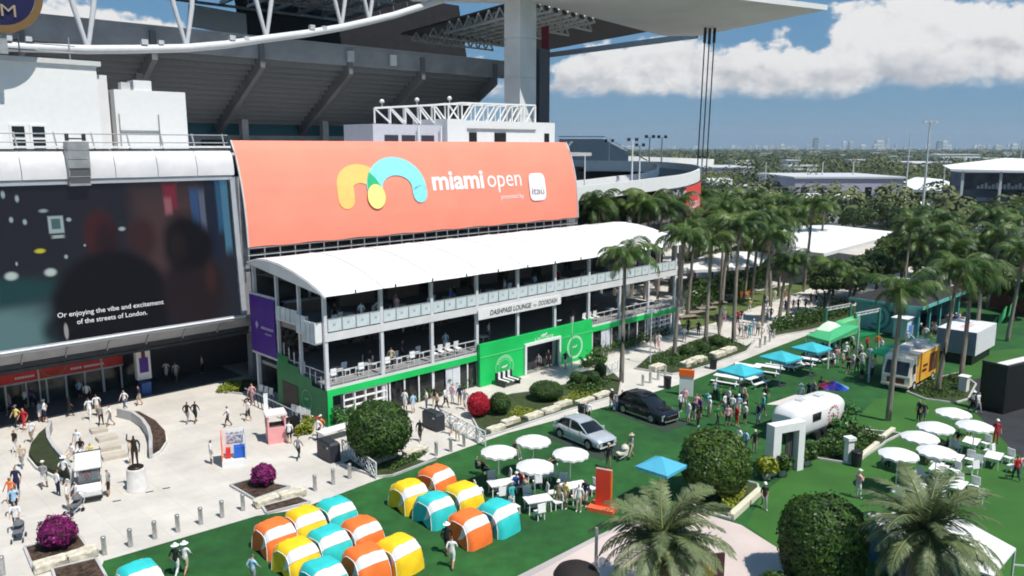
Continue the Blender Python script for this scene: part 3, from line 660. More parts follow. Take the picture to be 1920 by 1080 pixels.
# ground floor: green fascia, shelf grids, dark windows
part('green_fascia', MB().b2((-.17, -.24, 2.28), (14.25, -.19, 2.78)).b2((28.9, -.24, 2.28), (PL+.2, -.19, 2.78)).b2((-.17, -.25, .02), (.25, -.2, 2.28)), green_b, pv)
shelf = MB()
for k in range(5): shelf.b2((k*.95, -.05, 0), (k*.95+.1, .35, 2.25))
for k in range(5): shelf.b2((0, -.04, .05+k*.52), (3.9, .33, .13+k*.52))
shm = shelf.mesh('shelf_grid', white)
for u in (1.2, 38.6): part('shelf_grid', shm, None, pv, (u, -.1, .02))
part('shelf_goods', MB().b2((1.35, .1, .2), (5, .2, 2.0)), M('goods dark', (.10, .07, .07), .7, .5, 4.), pv)
for k, u in enumerate((5.4, 6.8, 8.2, 9.6, 12.4, 13.3, 29.4, 32.4, 33.8, 35.2, 36.6, 38)):
    w = part('shop_window', MB().b2((u, -.08, .1), (u+1.15, -.04, 2.2)), darkglass, pv)
    part('window_frame', MB().b2((u-.12, -.14, .02), (u, -.06, 2.27)), white, w)
for u in (10.9, 30.7): part('white_door', MB().b2((u, -.12, .05), (u+1.4, -.06, 2.25)).b2((u+.68, -.135, .05), (u+.72, -.125, 2.25), 1).b2((u+.3, -.135, .9), (u+.4, -.125, 1.2), 1), [M('curtain white', (.66, .68, .72), .6), grey], pv)
part('inner_shade_sheet', MB().b2((.3, .25, 0), (PL-.2, .35, 2.7)), dark, pv)  # dark sheet standing in for the shade inside the ground floor
# end wall: stepped green stair front, purple banner, stepped balconies
part('stair_front', MB().add([(-.2, v, z) for v, z in ((-.2, 0), (-.2, 2.75), (1.8, 2.75), (1.8, 3.25), (3.6, 3.25), (3.6, 3.75), (5.2, 3.75), (5.2, 4.25), (7.0, 4.25), (7.0, 0))], [list(range(10))]), green_d, pv)
part('stair_door', MB().b2((-.24, 3.9, .05), (-.21, 6.2, 2.2)), black, pv)
part('end_banner', MB().b2((-.26, 6.9, 3.8), (-.2, 10.9, 8.4)), purple, pv)
pf = lambda y, z: (-.28, y, z)
pl = MB(); flat(pl, [(10.05, 6.1), (9.8, 6.4), (9.55, 6.1), (9.8, 5.7)], pf)
for k in range(9): pl.b2((-.285, 9.1-k*.22, 5.85), (-.27, 8.95-k*.22, 6.05))
for k in range(5): pl.b2((-.285, 8.5-k*.22, 5.45), (-.27, 8.38-k*.22, 5.58))
part('banner_mark', pl, M('pale lilac print', (.50, .45, .62), .5), pv)
part('end_frame', MB().b2((-.22, 6.8, 8.42), (-.1, 10.95, 8.6)).b2((-.22, 6.8, 3.6), (-.1, 10.95, 3.78)), lightgrey, pv)
for v0, v1, z0, z1, o in ((.25, 2.1, 6.25, 7.75, -.7), (2.1, 3.5, 6.6, 7.9, -.35), (3.6, 6.6, 7.1, 8.1, -.3)):
    nseg = int((v1-v0)/.6)
    for k in range(nseg):
        part('balcony_panel', MB().b2((o, v0+k*(v1-v0)/nseg+.04, z0), (o+.06, v0+(k+1)*(v1-v0)/nseg-.04, z1)), glass_p, pv)
    part('balcony_floor', MB().b2((o, v0, z0-.12), (-.14, v1, z0-.02)), deck_m, pv)
    part('balcony_front', MB().b2((o, v0-.06, z0), (-.14, v0, z1)), white, pv)
for k in range(9): part('stair_rail', MB().b2((-.2, .5+k*.75, 2.8+.22*k), (-.14, .56+k*.75, 3.7+.22*k)), lightgrey, pv)
em = lambda v0, z0, s: (lambda x, z: (-.22, v0-x*s, z0+z*s))
mbx = MB(); stroke(mbx, [(math.cos(t*.27), math.sin(t*.27)) for t in range(24)], .16, em(2.6, 1.5, .72), rnd=False); flat(mbx, [(x*.5, z*.5) for x, z in CROC], em(2.6, 1.5, .72))
part('wall_emblem', mbx, M('mint print', (.10, .40, .20), .5), pv)

# interior furniture, each table and chair of the upper deck a thing of its own would be hidden in shade: rows seen behind the rails
def make_chair(mat, nm, label, group):
    t = thing(nm, label, 'chair', (0, 0, 0), 0, group)
    part('seat', MB().box((0, 0, .44), (.48, .48, .06)), mat, t)
    part('backrest', MB().box((0, -.25, .74), (.48, .05, .5), rx=-.15), mat, t)
    for sx in (-1, 1):
        for sy in (-1, 1): part('leg', MB().box((sx*.2, sy*.2, .205), (.05, .05, .41)), mat, t)
    return t
chair0 = make_chair(white, 'white_chair', 'white chair at the lower deck railing beside the green gate, leftmost', 'white chairs on the lower deck')
chair0.location = (*W(10.4, .7), 3.0); chair0.rotation_euler = (0, 0, ANG+math.pi)
for i, (u, lab) in enumerate(((11.2, 'second from left'), (12.0, 'third from left'), (12.9, 'rightmost'))):
    dup(chair0, 'white chair at the lower deck railing beside the green gate, '+lab, (*W(u, .7), 3.0), ANG+math.pi)
for i, u in enumerate((29.3, 30.1, 30.9)):
    dup(chair0, 'white chair on the lower deck just right of the green gate, '+('leftmost', 'middle', 'rightmost')[i], (*W(u, .7), 3.0), ANG+math.pi)
for i, (px, py) in enumerate(((556, 778), (565, 781), (574, 785), (583, 789))):
    g = [(-16.25, 57.73), (-15.79, 57.36), (-15.31, 56.89), (-14.84, 56.42)][i]
    dup(chair0, 'white chair by the dark green end wall, %s of four from the back' % ORD[i], g, ANG-1.4, 'white chairs by the end wall')
for i, g in enumerate(((-20.18, 62.71), (-19.66, 62.29), (-19.15, 61.87))):
    dup(chair0, 'white chair near the purple end banner foot, %s of the row of three' % ('left', 'middle', 'right')[i], g, ANG-1.4, 'white chairs by the end wall')
tb = thing('lounge_table', 'dark round lounge table on the upper deck, first from the pavilion corner', 'table', (*W(3.0, 1.6), 6.95), 0, 'upper deck tables')
part('table_top', MB().lathe([(.45, .70), (.45, .76)], 14), lightgrey, tb); part('stem', MB().tube([(0, 0, 0), (0, 0, .7)], .05, 6), grey, tb); part('foot', MB().lathe([(.28, 0), (.28, .04)], 12), grey, tb)
for i in range(1, 9): dup(tb, 'dark round lounge table on the upper deck, %s from the pavilion corner' % ORD[i], (*W(3+i*4.8, 1.6), 6.95))
for i in range(8): dup(tb, 'dark round lounge table on the lower deck, %s from the pavilion corner' % ORD[i], (*W((1.8, 4.2, 6.6, 9, 16.5, 26, 34, 38)[i], 1.5), 3.0), 0, 'lower deck tables')

for i in range(14):
    dup(chair0, 'white chair on the upper deck, %s from the pavilion corner' % ORD[i], (*W((1.4, 2.3, 5.6, 6.5, 10.6, 11.5, 15.4, 16.3, 20.2, 24.9, 29.6, 30.6, 35.2, 39.8)[i], .75+.5*(i % 3)), 6.95), ANG+math.pi+.3*(i % 4), 'white chairs on the upper deck')
for i in range(8):
    dup(chair0, 'white chair at the lower deck tables, %s from the pavilion corner' % ORD[i], (*W((1.0, 2.6, 3.4, 5.0, 5.8, 7.4, 8.2, 9.6)[i], 1.0+.6*(i % 2)), 3.0), ANG+math.pi*(i % 2), 'white chairs at the lower deck tables')
cl = MB()
for k in range(4): cl.b2((2, 1.2+k*2.2, 9.55), (41, 1.32+k*2.2, 9.7))
part('ceiling_beam', cl, lightgrey, pv)
for i in range(9): part('bar_counter', MB().b2((1+i*4.8, 7.2, 6.95), (4.4+i*4.8, 7.8, 8.0)).b2((.9+i*4.8, 7.1, 8.0), (4.5+i*4.8, 7.9, 8.06), 1), [M('counter wood', (.22, .16, .12), .6), lightgrey], pv)
for i in range(6): part('back_shelf', MB().b2((1.5+i*7, PD-.6, 3.0), (5+i*7, PD-.15, 5.6)), M('shelf brown', (.16, .12, .10), .7, .5, 3.), pv)

# sign board over the gate
sg = front('lounge_sign', 'white sign board with dark lettering above the green gate', 'sign')
part('board', MB().b2((14.3, -.34, 5.75), (24.5, -.26, 6.62)), white, sg)
f2 = lambda v: (lambda x, z: (x, v, z))
sgt = text_fit('DASHPASS LOUNGE', 15.6, 20.6, 5.98, f2(-.36), bold=.02, shear=.2, zh=.62)
text_fit('by', 20.9, 21.25, 6.0, f2(-.36), zh=.40, mb=sgt); text_fit('DOORDASH', 21.5, 24.0, 5.98, f2(-.36), bold=.01, shear=.25, zh=.62, mb=sgt)
part('lettering', sgt, M('sign letters', (.05, .05, .05), .5), sg)

# green gate
gt = front('green_gate', 'bright green store front with white crocodile emblem and wide doorway', 'store front')
gm = MB(); gv = -.55
gm.b2((14.25, gv, .02), (19.6, gv+.25, 3.7)).b2((24.0, gv, .02), (28.8, gv+.25, 3.7)).b2((19.6, gv, 2.65), (24.0, gv+.25, 3.7))
part('wall', gm, green_b, gt)
part('trim_strip', MB().b2((14.25, gv-.04, 2.5), (19.4, gv-.003, 2.58)).b2((24.2, gv-.04, 2.5), (28.8, gv-.003, 2.58)), M('light green trim', (.10, .62, .22), .5), gt)
part('door_frame', MB().b2((19.45, gv-.2, .02), (19.68, gv-.02, 2.85)).b2((23.92, gv-.2, .02), (24.15, gv-.02, 2.85)).b2((19.68, gv-.2, 2.6), (23.92, gv-.02, 2.85)), white, gt)
part('side_return', MB().b2((14.25, gv+.25, .02), (14.4, -.2, 3.7)).b2((28.65, gv+.25, .02), (28.8, -.2, 3.7)), green_d, gt)
part('floor', MB().b2((19.7, gv, .012), (23.9, 6, .03)), M('shop floor', (.24, .28, .24), .6), gt)
part('shop_counter', MB().b2((22.4, 1.2, .03), (23.6, 1.8, 1.1)).b2((22.3, 1.1, 1.1), (23.7, 1.9, 1.16), 1), [M('counter green', (.02, .12, .08), .5), white], gt)
part('shop_rail', MB().b2((19.9, .6, .03), (20.0, .7, 1.3)).b2((20.6, .6, .03), (20.7, .7, 1.3)).b2((19.9, .6, 1.3), (20.7, .7, 1.36)), white, gt)
gw = M('emblem pale green', (.42, .80, .50), .5)
e1 = lambda cu, cz, s, v: (lambda x, z: (cu+x*s, v, cz+z*s))
rg = MB(); stroke(rg, [(math.cos(t*.262), math.sin(t*.262)) for t in range(25)], .05, e1(17.1, 1.25, 1.05, gv-.008), rnd=False)
stroke(rg, [(math.cos(t*.262), math.sin(t*.262)) for t in range(25)], .05, e1(17.1, 1.25, .68, gv-.008), rnd=False)
for k in range(26):
    t = 2*math.pi*k/26
    if abs(math.sin(t)) > .25: flat(rg, [(math.cos(t+d)*q, math.sin(t+d)*q) for d, q in ((-.07, .78), (.07, .78), (.07, .92), (-.07, .92))], e1(17.1, 1.25, 1.05, gv-.008))
part('round_emblem', rg, gw, gt)
part('crocodile_mark', flat(MB(), CROC, e1(17.1, 1.25, .36, gv-.01)), white, gt)
part('crocodile_mark', flat(MB(), CROC, e1(22.1, 3.25, .42, gv-.01)), white, gt)
part('lettering', text_fit('LACOSTE', 20.9, 23.3, 2.9-.02, e1(0, 0, 1, gv-.012), zh=.40, bold=.005), white, gt)
part('crocodile_mark', flat(MB(), CROC, e1(26.3, 1.4, .4, gv-.01)), gw, gt)
rg = MB(); stroke(rg, [(math.cos(t*.262), math.sin(t*.262)) for t in range(25)], .22, e1(26.3, 1.4, 1.0, gv-.008), rnd=False)
part('round_emblem', rg, gw, gt)

# ================================================================ ramp, far stands and tents
rp = thing('curved_ramp', 'white walled concrete ramp curving round beyond the coral banner end', 'ramp', (0, 0, 0))
PATH = [(2, 91), (8.5, 98, ), (14, 104), (19, 109.4), (24, 114.8), (26.9, 118.8), (28.3, 122), (28.4, 125.5), (26.8, 129), (23.5, 131.4), (18, 132.5), (10, 131)]
PZ = [15.0, 15.3, 15.5, 15.8, 16.1, 16.5, 16.9, 17.2, 17.4, 17.6, 17.7, 17.8]
def smooth_path(P, Z, n=5):
    out = []
    for i in range(len(P)-1):
        p0, p1, p2, p3 = [Vector((*P[min(max(k, 0), len(P)-1)], Z[min(max(k, 0), len(P)-1)])) for k in (i-1, i, i+1, i+2)]
        for k in range(n):
            t = k/n; out.append(.5*((2*p1)+(p2-p0)*t+(2*p0-5*p1+4*p2-p3)*t*t+(3*p1-p0-3*p2+p3)*t**3))
    return out+[Vector((*P[-1], Z[-1]))]
SP = smooth_path(PATH, PZ)
def off(P, d):
    out = []
    for i, p in enumerate(P):
        t = P[min(i+1, len(P)-1)]-P[max(i-1, 0)]; nrm = Vector((t.y, -t.x, 0)).normalized(); out.append(p+nrm*d)
    return out
outer, inn, inner2 = off(SP, .15), off(SP, -.15), off(SP, -6)
ramp_w = M('ramp white', (.80, .80, .79), .7)
dz = lambda P, d: [p+Vector((0, 0, d)) for p in P]
part('ramp_wall', MB().grid([dz(inn, -1.0), inn, outer, dz(outer, -1.75), dz(inn, -1.75)], 0, False), ramp_w, rp)
part('ramp_deck', MB().grid([dz(inn, -1.0), dz(inner2, -1.0)]).grid([dz(inner2, -1.5), dz(inn, -1.5)]), M('ramp asphalt', (.16, .165, .18), .85), rp)
i3, i4 = off(SP, -6), off(SP, -6.3)
part('inner_wall', MB().grid([dz(i3, -1.5), dz(i3, .1), dz(i4, .1), dz(i4, -1.5)], 0, False), ramp_w, rp)
part('lower_deck', MB().grid([dz(outer, -6.5), dz(inner2, -6.5)]).grid([dz(outer, -7.6), dz(outer, -6.4)]), M('ramp shade', (.10, .10, .11), .85), rp)  # shade below the ramp put into the deck's dark colour
part('ramp_painted_void', MB().grid([dz(off(SP, -5), -1.6), dz(off(SP, -5), -17)]), M('ramp void dark', (.045, .045, .05), .85), rp)  # dark sheet paints in the shaded void under the ramp
for i in (2, 7, 12, 17, 22, 27, 32, 38):
    q = off(SP, -.6)[i]; part('ramp_post', MB().tube([(q.x, q.y, 0), (q.x, q.y, q.z-1.7)], .38, 8), white, rp)
part('red_banner', MB().grid([dz(off(SP, .3)[21:34], -1.9), dz(off(SP, .3)[21:34], -6.2)]), M('ramp red banner', (.76, .075, .06), .6), rp)
part('red_banner', MB().grid([dz(off(SP, -1.5)[14:21], -2.4), dz(off(SP, -1.5)[14:21], -4.6)]), M('ramp dark red banner', (.42, .03, .03), .6), rp)
lb = off(SP, .36)
def on_ramp(x, z):
    k = min(len(lb)-2, max(0, int(x))); p = lb[k].lerp(lb[k+1], x-k); return (p.x, p.y, p.z+z)
part('sponsor_mark', text_fit('ita\u00fa', 22.5, 27.0, -5.3, on_ramp, zh=2.2), white, rp)
up = thing('upper_ramp', 'dark covered walkway roof and upper ramp behind the round white ramp', 'ramp', (0, 0, 0))
part('deck', MB().add([(4, 150, 17.5), (40, 170, 16.2), (40, 180, 16.2), (4, 168, 18.2)], [(0, 1, 2, 3)]).b2((6, 152, 12), (34, 166, 16)), M('upper ramp grey', (.10, .10, .11), .8), up)
part('parapet', MB().bar((4, 149, 18.2), (42, 169, 16.8), .4, 1.3), MATS['ramp white'], up)
part('roof', MB().add([(8, 138, 21.6), (16, 139, 21.6), (23.5, 139, 17.6), (23.5, 142, 17.6), (16, 142, 21.8), (8, 142, 21.8)], [(0, 1, 4, 5), (1, 2, 3, 4)]), M('walkway roof', (.10, .12, .15), .5), up)
part('glass_side', MB().add([(8, 138.3, 21.3), (15.5, 139.2, 21.3), (20, 139.2, 19), (20, 139.2, 17.5), (8, 138.3, 17.5)], [(0, 1, 2, 3, 4)]), M('walkway glass', (.34, .42, .48), .2), up)
lp = MB().tube([(0, 0, 0), (0, 0, 7.2)], [.16, .11], 8).bar((-.5, 0, 7.1), (.5, 0, 7.1), .1).box((-.6, 0, 7.3), (.5, .3, .5), mi=1).box((.6, 0, 7.3), (.5, .3, .5), mi=1)
lpm = lp.mesh('ramp_lamp', [white, dark])
for i, (px, h, y) in enumerate(((1142, .9, 133), (1186, .9, 112), (1200, .8, 115), (1218, 1, 139), (1241, 1, 142), (1317, .55, 124), (1097, .65, 104))):
    x = (px-960)/1500*(y*.985)
    o = tag(link('ramp_lamp_post', lpm, None, (x, y, 14.4)), 'slim white lamp post on the ramp %s' % ('beside the walkway roof', 'front, left of a pair', 'front, right of a pair', 'far side, left of a pair', 'far side, right of a pair', 'at the right rim above the red panel', 'next to the coral banner right end')[i], 'lamp post', 'lamp posts on the ramp')
    o.scale = (h, h, h)
def canopy_tent(name, label, poly, z, h, mat=fabric_white, leg=True, rise=1.2):
    t = thing(name, label, 'tent', (*poly[0], 0)); ox, oy = poly[0]
    pts = [(x-ox, y-oy) for x, y in poly]; cx = sum(p[0] for p in pts)/len(pts); cy = sum(p[1] for p in pts)/len(pts)
    mb = MB(); n = len(pts)
    ringm = [((x+cx)/2, (y+cy)/2, z+rise*.75) for x, y in pts]; rim = [(x, y, z) for x, y in pts]; low = [(x, y, z-h) for x, y in pts]
    mb.add(rim+ringm, [(i, (i+1) % n, (i+1) % n+n, i+n) for i in range(n)]); mb.add(ringm+[(cx, cy, z+rise)], [(i, (i+1) % n, n) for i in range(n)])
    mb.add(rim+low, [(i, i+n, (i+1) % n+n, (i+1) % n) for i in range(n)])
    part('canopy', mb, mat, t)
    if leg:
        for x, y in pts: part('leg', MB().tube([(x*.97+cx*.03, y*.97+cy*.03, 0), (x*.97+cx*.03, y*.97+cy*.03, z-.05)], .09, 6), lightgrey, t)
    return t
canopy_tent('marquee', 'big flat white marquee roof behind the palms along the promenade', [(38.28, 121.43), (44.55, 113.36), (69.07, 141.46), (62.17, 155.19), (48.74, 152.03)], 5, .5)
canopy_tent('marquee', 'low white marquee roof seen between palm trunks near the pavilion end', [(23.06, 108.56), (33.36, 112.53), (43.70, 125.04), (38.49, 130.30), (25.00, 117.90)], 3.2, .4)
canopy_tent('marquee', 'white pointed marquee left of the far grandstand', [(129.04, 275.16), (138.74, 258.44), (163.59, 294.18), (166.99, 341.26)], 6, .8, rise=3)
canopy_tent('marquee', 'white pointed marquee farthest left in front of the lilac hall', [(111.57, 271.65), (132.44, 282.47), (152.78, 320.74), (137.92, 320.74)], 6, .8, rise=2.5)
canopy_tent('marquee', 'small white flat tent beside the ramp red panel', [(73.11, 307.07), (83.88, 307.07), (94.00, 344.40), (81.94, 344.40)], 7, 1.2, rise=.3)
def hall(name, label, px0, px1, py, z1, dist, mat, roofm, depth=18):
    d = dist*.985; x0, x1 = (px0-960)/1500*d, (px1-960)/1500*d
    t = thing(name, label, 'building', (x0, dist, 0))
    part('wall', MB().b2((0, 0, 0), (x1-x0, depth, z1)), mat, t); part('roof', MB().b2((-.6, -.6, z1), (x1-x0+.6, depth+.6, z1+.6)), roofm, t)
    n = max(3, int((x1-x0)/6))
    for k in range(n): part('window', MB().b2((2+k*(x1-x0-4)/n, -.08, z1*.35), (2+k*(x1-x0-4)/n+2.2, -.02, z1*.7)), darkglass, t)
    return t
lil = M('lilac wall', (.40, .38, .46), .7); palebl = M('pale wall', (.55, .55, .57), .7)
hall('lilac_hall', 'long low lilac hall with grey roof in front of the far trees', 1495, 1700, 360, 9.5, 270, lil, palebl, 40)
hall('warehouse', 'long pale low warehouse right of the ramp with dark windows', 1318, 1415, 320, 8.5, 440, lil, palebl, 50)
hall('low_shed', 'low pale shed between ramp and lilac hall', 1325, 1480, 340, 5, 300, palebl, lightgrey, 14)
hall('white_hall', 'white hall on the far right behind the grandstand roof', 1760, 1840, 298, 11, 900, white, white, 30)
hall('white_hall', 'small white hall among far trees near the tall light mast', 1690, 1760, 305, 8, 620, white, offwhite, 25)
hall('white_hall', 'small pale hall among far trees left of the light masts', 1478, 1500, 300, 9, 640, white, offwhite, 15)
# far grandstand on the right
gs = thing('grandstand', 'grey grandstand with long white roof at the right edge of the picture', 'grandstand', (118, 215, 0), R(-14))
part('roof', MB().add([(-2, -3, 14.2), (60, -3, 13.2), (60, 8, 15.2), (14, 8, 17), (-2, 5, 15)], [(0, 1, 2, 3, 4)]).add([(-2, -3, 13.7), (60, -3, 12.7), (60, -3, 13.2), (-2, -3, 14.2)], [(0, 1, 2, 3)]), white, gs)
part('tier', MB().b2((2, 2, 0), (60, 20, 8.5)).b2((4, 6, 8.5), (60, 20, 13)), M('stand blue grey', (.13, .135, .17), .8, .2, .4), gs)
for k in range(2): part('tier_rail', MB().b2((2, 1.5-k*2.5, 5.6-k*3), (60, 1.9-k*2.5, 6.6-k*3)), M('tier rail grey', (.36, .38, .42), .6), gs)
for k in range(7): part('post', MB().b2((1+k*9, -2.4, 0), (1.6+k*9, -1.8, 13.6)), lightgrey, gs)
sm = MB()
for k in range(26): sm.b2((6+k*.9, 1.4, 8.9), (6.6+k*.9, 1.8, 9.7+.4*((k*7) % 3)))
part('seat_row', sm, lightgrey, gs)
rb = thing('brick_building', 'low red brick building with flat pale roof at the right among palms', 'building', (74, 118, 0), R(-8))
brick_m = M('red brick', (.20, .055, .035), .85, .2, 2.)
part('wall', MB().b2((0, 0, 0), (40, 12, 6.5)), brick_m, rb); part('roof', MB().b2((-.5, -.5, 6.5), (40.5, 12.5, 7)), M('roof grey', (.34, .36, .37), .7), rb)
for k in range(7): part('window', MB().b2((3+k*5, -.1, 2), (5.2+k*5, -.02, 4.5)), darkglass, rb)
rb2 = thing('brick_wing', 'dark red brick wing with white roof edge at the right picture edge', 'building', (62, 92, 0), R(10))
part('wall', MB().b2((0, 0, 0), (26, 8, 4.6)), brick_m, rb2); part('roof', MB().b2((-.4, -.4, 4.6), (26.4, 8.4, 4.9)), M('brown roof', (.12, .05, .04), .8), rb2); part('skylight', MB().b2((4, 1, 4.9), (9, 4, 5.2)), white, rb2)
# tall light masts
def mast(label, x, y, h, heads=True):
    t = thing('light_mast', label, 'light mast', (x, y, 0), 0, 'tall light masts')
    part('pole', MB().tube([(0, 0, 0), (0, 0, h)], [.32, .16], 8), lightgrey, t)
    if heads: part('lamp_bar', MB().bar((-1.4, 0, h), (1.4, 0, h), .15).box((-1.3, -.2, h-.2), (.7, .4, .5)).box((0, -.2, h-.2), (.7, .4, .5)).box((1.3, -.2, h-.2), (.7, .4, .5)), lightgrey, t)
for lab, px, pyt, dist, hd in (('tallest light mast with lamp bar rising above the skyline on the right', 1740, 228, 190, 1), ('tall thin mast just left of the tallest light mast', 1705, 252, 260, 0), ('light mast at the right picture edge above the grandstand', 1916, 262, 250, 0), ('short white mast left of the lilac hall', 1545, 303, 285, 0), ('short white mast in front of the far trees, right of centre gap', 1603, 302, 285, 0), ('white mast between ramp and lilac hall before the dark trees', 1438, 303, 290, 0), ('white mast standing by the grandstand left end', 1775, 302, 230, 1)):
    mast(lab, (px-960)/1500*dist*.985, dist, 20+(275-pyt)/1500*dist*.985, hd)

# ================================================================ vegetation library
def leaf_cloud(mb, rng, n, size, sampler, mi=0, tilt=.7):
    for _ in range(n):
        p, nr = sampler(rng)
        d = (nr+Vector((rng.uniform(-1, 1), rng.uniform(-1, 1), rng.uniform(-1, 1)))*tilt).normalized()
        a = d.orthogonal().normalized(); a.rotate(Matrix.Rotation(rng.uniform(0, 6.28), 3, d)); b = d.cross(a)
        s = size*rng.uniform(.5, 1.5)
        mb.add([p-a*s*.5, p+b*s*.32, p+a*s*.6, p-b*s*.32], [(0, 1, 2, 3)], mi)
def ellipsoid(rx, ry, rz, c=(0, 0, 0), power=1., bump=.05, zmin=-1., seed=0.):
    c = Vector(c)
    def f(rng):
        while True:
            d = Vector((rng.gauss(0, 1), rng.gauss(0, 1), rng.gauss(0, 1))).normalized()
            if d.z < zmin: continue
            q = Vector([math.copysign(abs(t)**power, t) for t in d])
            k = 1+bump*(noise.noise(d*2.3+Vector((seed, 0, 0)))+.7*noise.noise(d*6.1+Vector((0, seed, 0))))-rng.random()**3*.06+(rng.random()*.07 if rng.random() < .12 else 0)
            return c+Vector((q.x*rx, q.y*ry, q.z*rz))*k, Vector((d.x/rx, d.y/ry, d.z/rz)).normalized()
    return f
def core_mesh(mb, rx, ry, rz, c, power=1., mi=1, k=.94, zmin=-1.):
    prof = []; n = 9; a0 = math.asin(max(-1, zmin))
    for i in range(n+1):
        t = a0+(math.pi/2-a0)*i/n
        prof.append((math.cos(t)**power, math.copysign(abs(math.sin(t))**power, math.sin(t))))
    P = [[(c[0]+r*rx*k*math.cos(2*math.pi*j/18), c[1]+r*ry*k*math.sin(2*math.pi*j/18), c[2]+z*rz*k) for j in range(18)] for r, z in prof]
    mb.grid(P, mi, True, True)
def topiary(name, label, cat, loc, rx, ry, rz, zc, n, leaf, mat=hedge_m, power=1., zmin=-.75, trunk=True, seed=1, bump=.05, core=hedge_core, group=None):
    rng = random.Random(seed); t = thing(name, label, cat, loc, rng.uniform(0, 1), group)
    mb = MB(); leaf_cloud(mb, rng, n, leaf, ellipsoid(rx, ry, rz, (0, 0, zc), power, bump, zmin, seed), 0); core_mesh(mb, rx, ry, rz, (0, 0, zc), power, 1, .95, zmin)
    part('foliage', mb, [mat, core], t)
    if trunk: part('stem', MB().tube([(0, 0, 0), (0, 0, zc)], [.12, .09], 7), bark_m, t)
    return t
def shrub_patch(name, label, poly, n, hgt, leaf, mat, seed=3, kind='plant'):
    """low planting: leaves on many short stems filling a bed"""
    rng = random.Random(seed); xs = [p[0] for p in poly]; ys = [p[1] for p in poly]
    def inside(x, y):
        r = False; m = len(poly)
        for i in range(m):
            (x1, y1), (x2, y2) = poly[i], poly[(i+1) % m]
            if (y1 > y) != (y2 > y) and x < (x2-x1)*(y-y1)/(y2-y1)+x1: r = not r
        return r
    cx, cy = sum(xs)/len(xs), sum(ys)/len(ys); mb = MB(); k = 0; tries = 0
    while k < n and tries < n*12:
        tries += 1
        x, y = rng.uniform(min(xs), max(xs)), rng.uniform(min(ys), max(ys))
        if not inside(x, y): continue
        k += 1; h = hgt*(.45+.8*max(0, noise.noise(Vector((x*1.1, y*1.1, seed)))+.5))
        z = rng.uniform(.15, 1)*h
        d = Vector((rng.uniform(-1, 1), rng.uniform(-1, 1), rng.uniform(.2, 1.2))).normalized(); a = d.orthogonal().normalized(); a.rotate(Matrix.Rotation(rng.uniform(0, 6.28), 3, d)); b = d.cross(a); s = leaf*rng.uniform(.6, 1.3); p = Vector((x-cx, y-cy, z))
        mb.add([p-a*s*.5, p+b*s*.3, p+a*s*.6, p-b*s*.3], [(0, 1, 2, 3)])
    return single(name, mb, mat, label, kind, (cx, cy, 0))
def frond_mesh(name, L, a0, curl, n, ll, w, hang, seed, mats, spine=.03):
    rng = random.Random(seed); mb = MB(); p = Vector((0, 0, 0)); a = a0; st = L/n; pts = [p.copy()]; dirs = []
    for i in range(n):
        d = Vector((math.cos(a), 0, math.sin(a))); dirs.append(d); p = p+d*st; pts.append(p.copy()); a -= curl/n*(.4+1.2*i/n)
    mb.tube(pts[::2]+[pts[-1]], [spine*(1-.8*i/(n/2)) if i < n/2 else spine*.15 for i in range(len(pts[::2])+1)], 4, 1, False)
    for i in range(2, n):
        t = i/n; l = ll*(math.sin(math.pi*min(1, t*.85+.16))**.6)*rng.uniform(.85, 1.1)
        for s in (-1, 1):
            d = dirs[min(i, n-1)]; sd = Vector((0, s, 0)); up = sd.cross(d)*s
            q = pts[i]; dd = (sd*.85+d*.62+Vector((0, 0, -hang*.4))+up*rng.uniform(-.12, .25)).normalized()
            m = q+dd*l*.55; e = m+(dd+Vector((0, 0, -hang))).normalized()*l*.5
            wv = d*w*.5
            mb.add([q-wv*.5, q+wv*.5, m+wv, m-wv, e], [(0, 1, 2, 3), (3, 2, 4)], 0)
    return mb.mesh(name, mats)
rach = M('frond rib', (.20, .23, .07), .6)
PF = [frond_mesh('frond', 3.2, .95, 2.5, 30, .95, .105, .9, 10+i, [palm_m, rach]) for i in range(2)]+[frond_mesh('frond', 3.2, .45, 2.4, 30, .95, .105, 1.2, 20+i, [palm_m, rach]) for i in range(2)]
PDRY = frond_mesh('frond', 2.6, -.5, 1.0, 18, .6, .10, 1.2, 33, [dry_m, rach])
def ptrunk(seed):
    rng = random.Random(seed); bx, by = rng.uniform(-.35, .35), rng.uniform(-.3, .3)
    return MB().tube([(bx*(1-t)**2-bx, by*(1-t)**2-by, t) for t in [i/8 for i in range(9)]], [.22-.09*t for t in [i/8 for i in range(9)]], 8).mesh('trunk', trunk_m), (-bx, -by)
PT = [ptrunk(i) for i in range(4)]
crown_shaft = MB().lathe([(.0, -.7), (.17, -.6), (.20, -.1), (.10, .35), (0, .45)], 8).mesh('crown_heart', M('crown heart', (.13, .16, .05), .7))
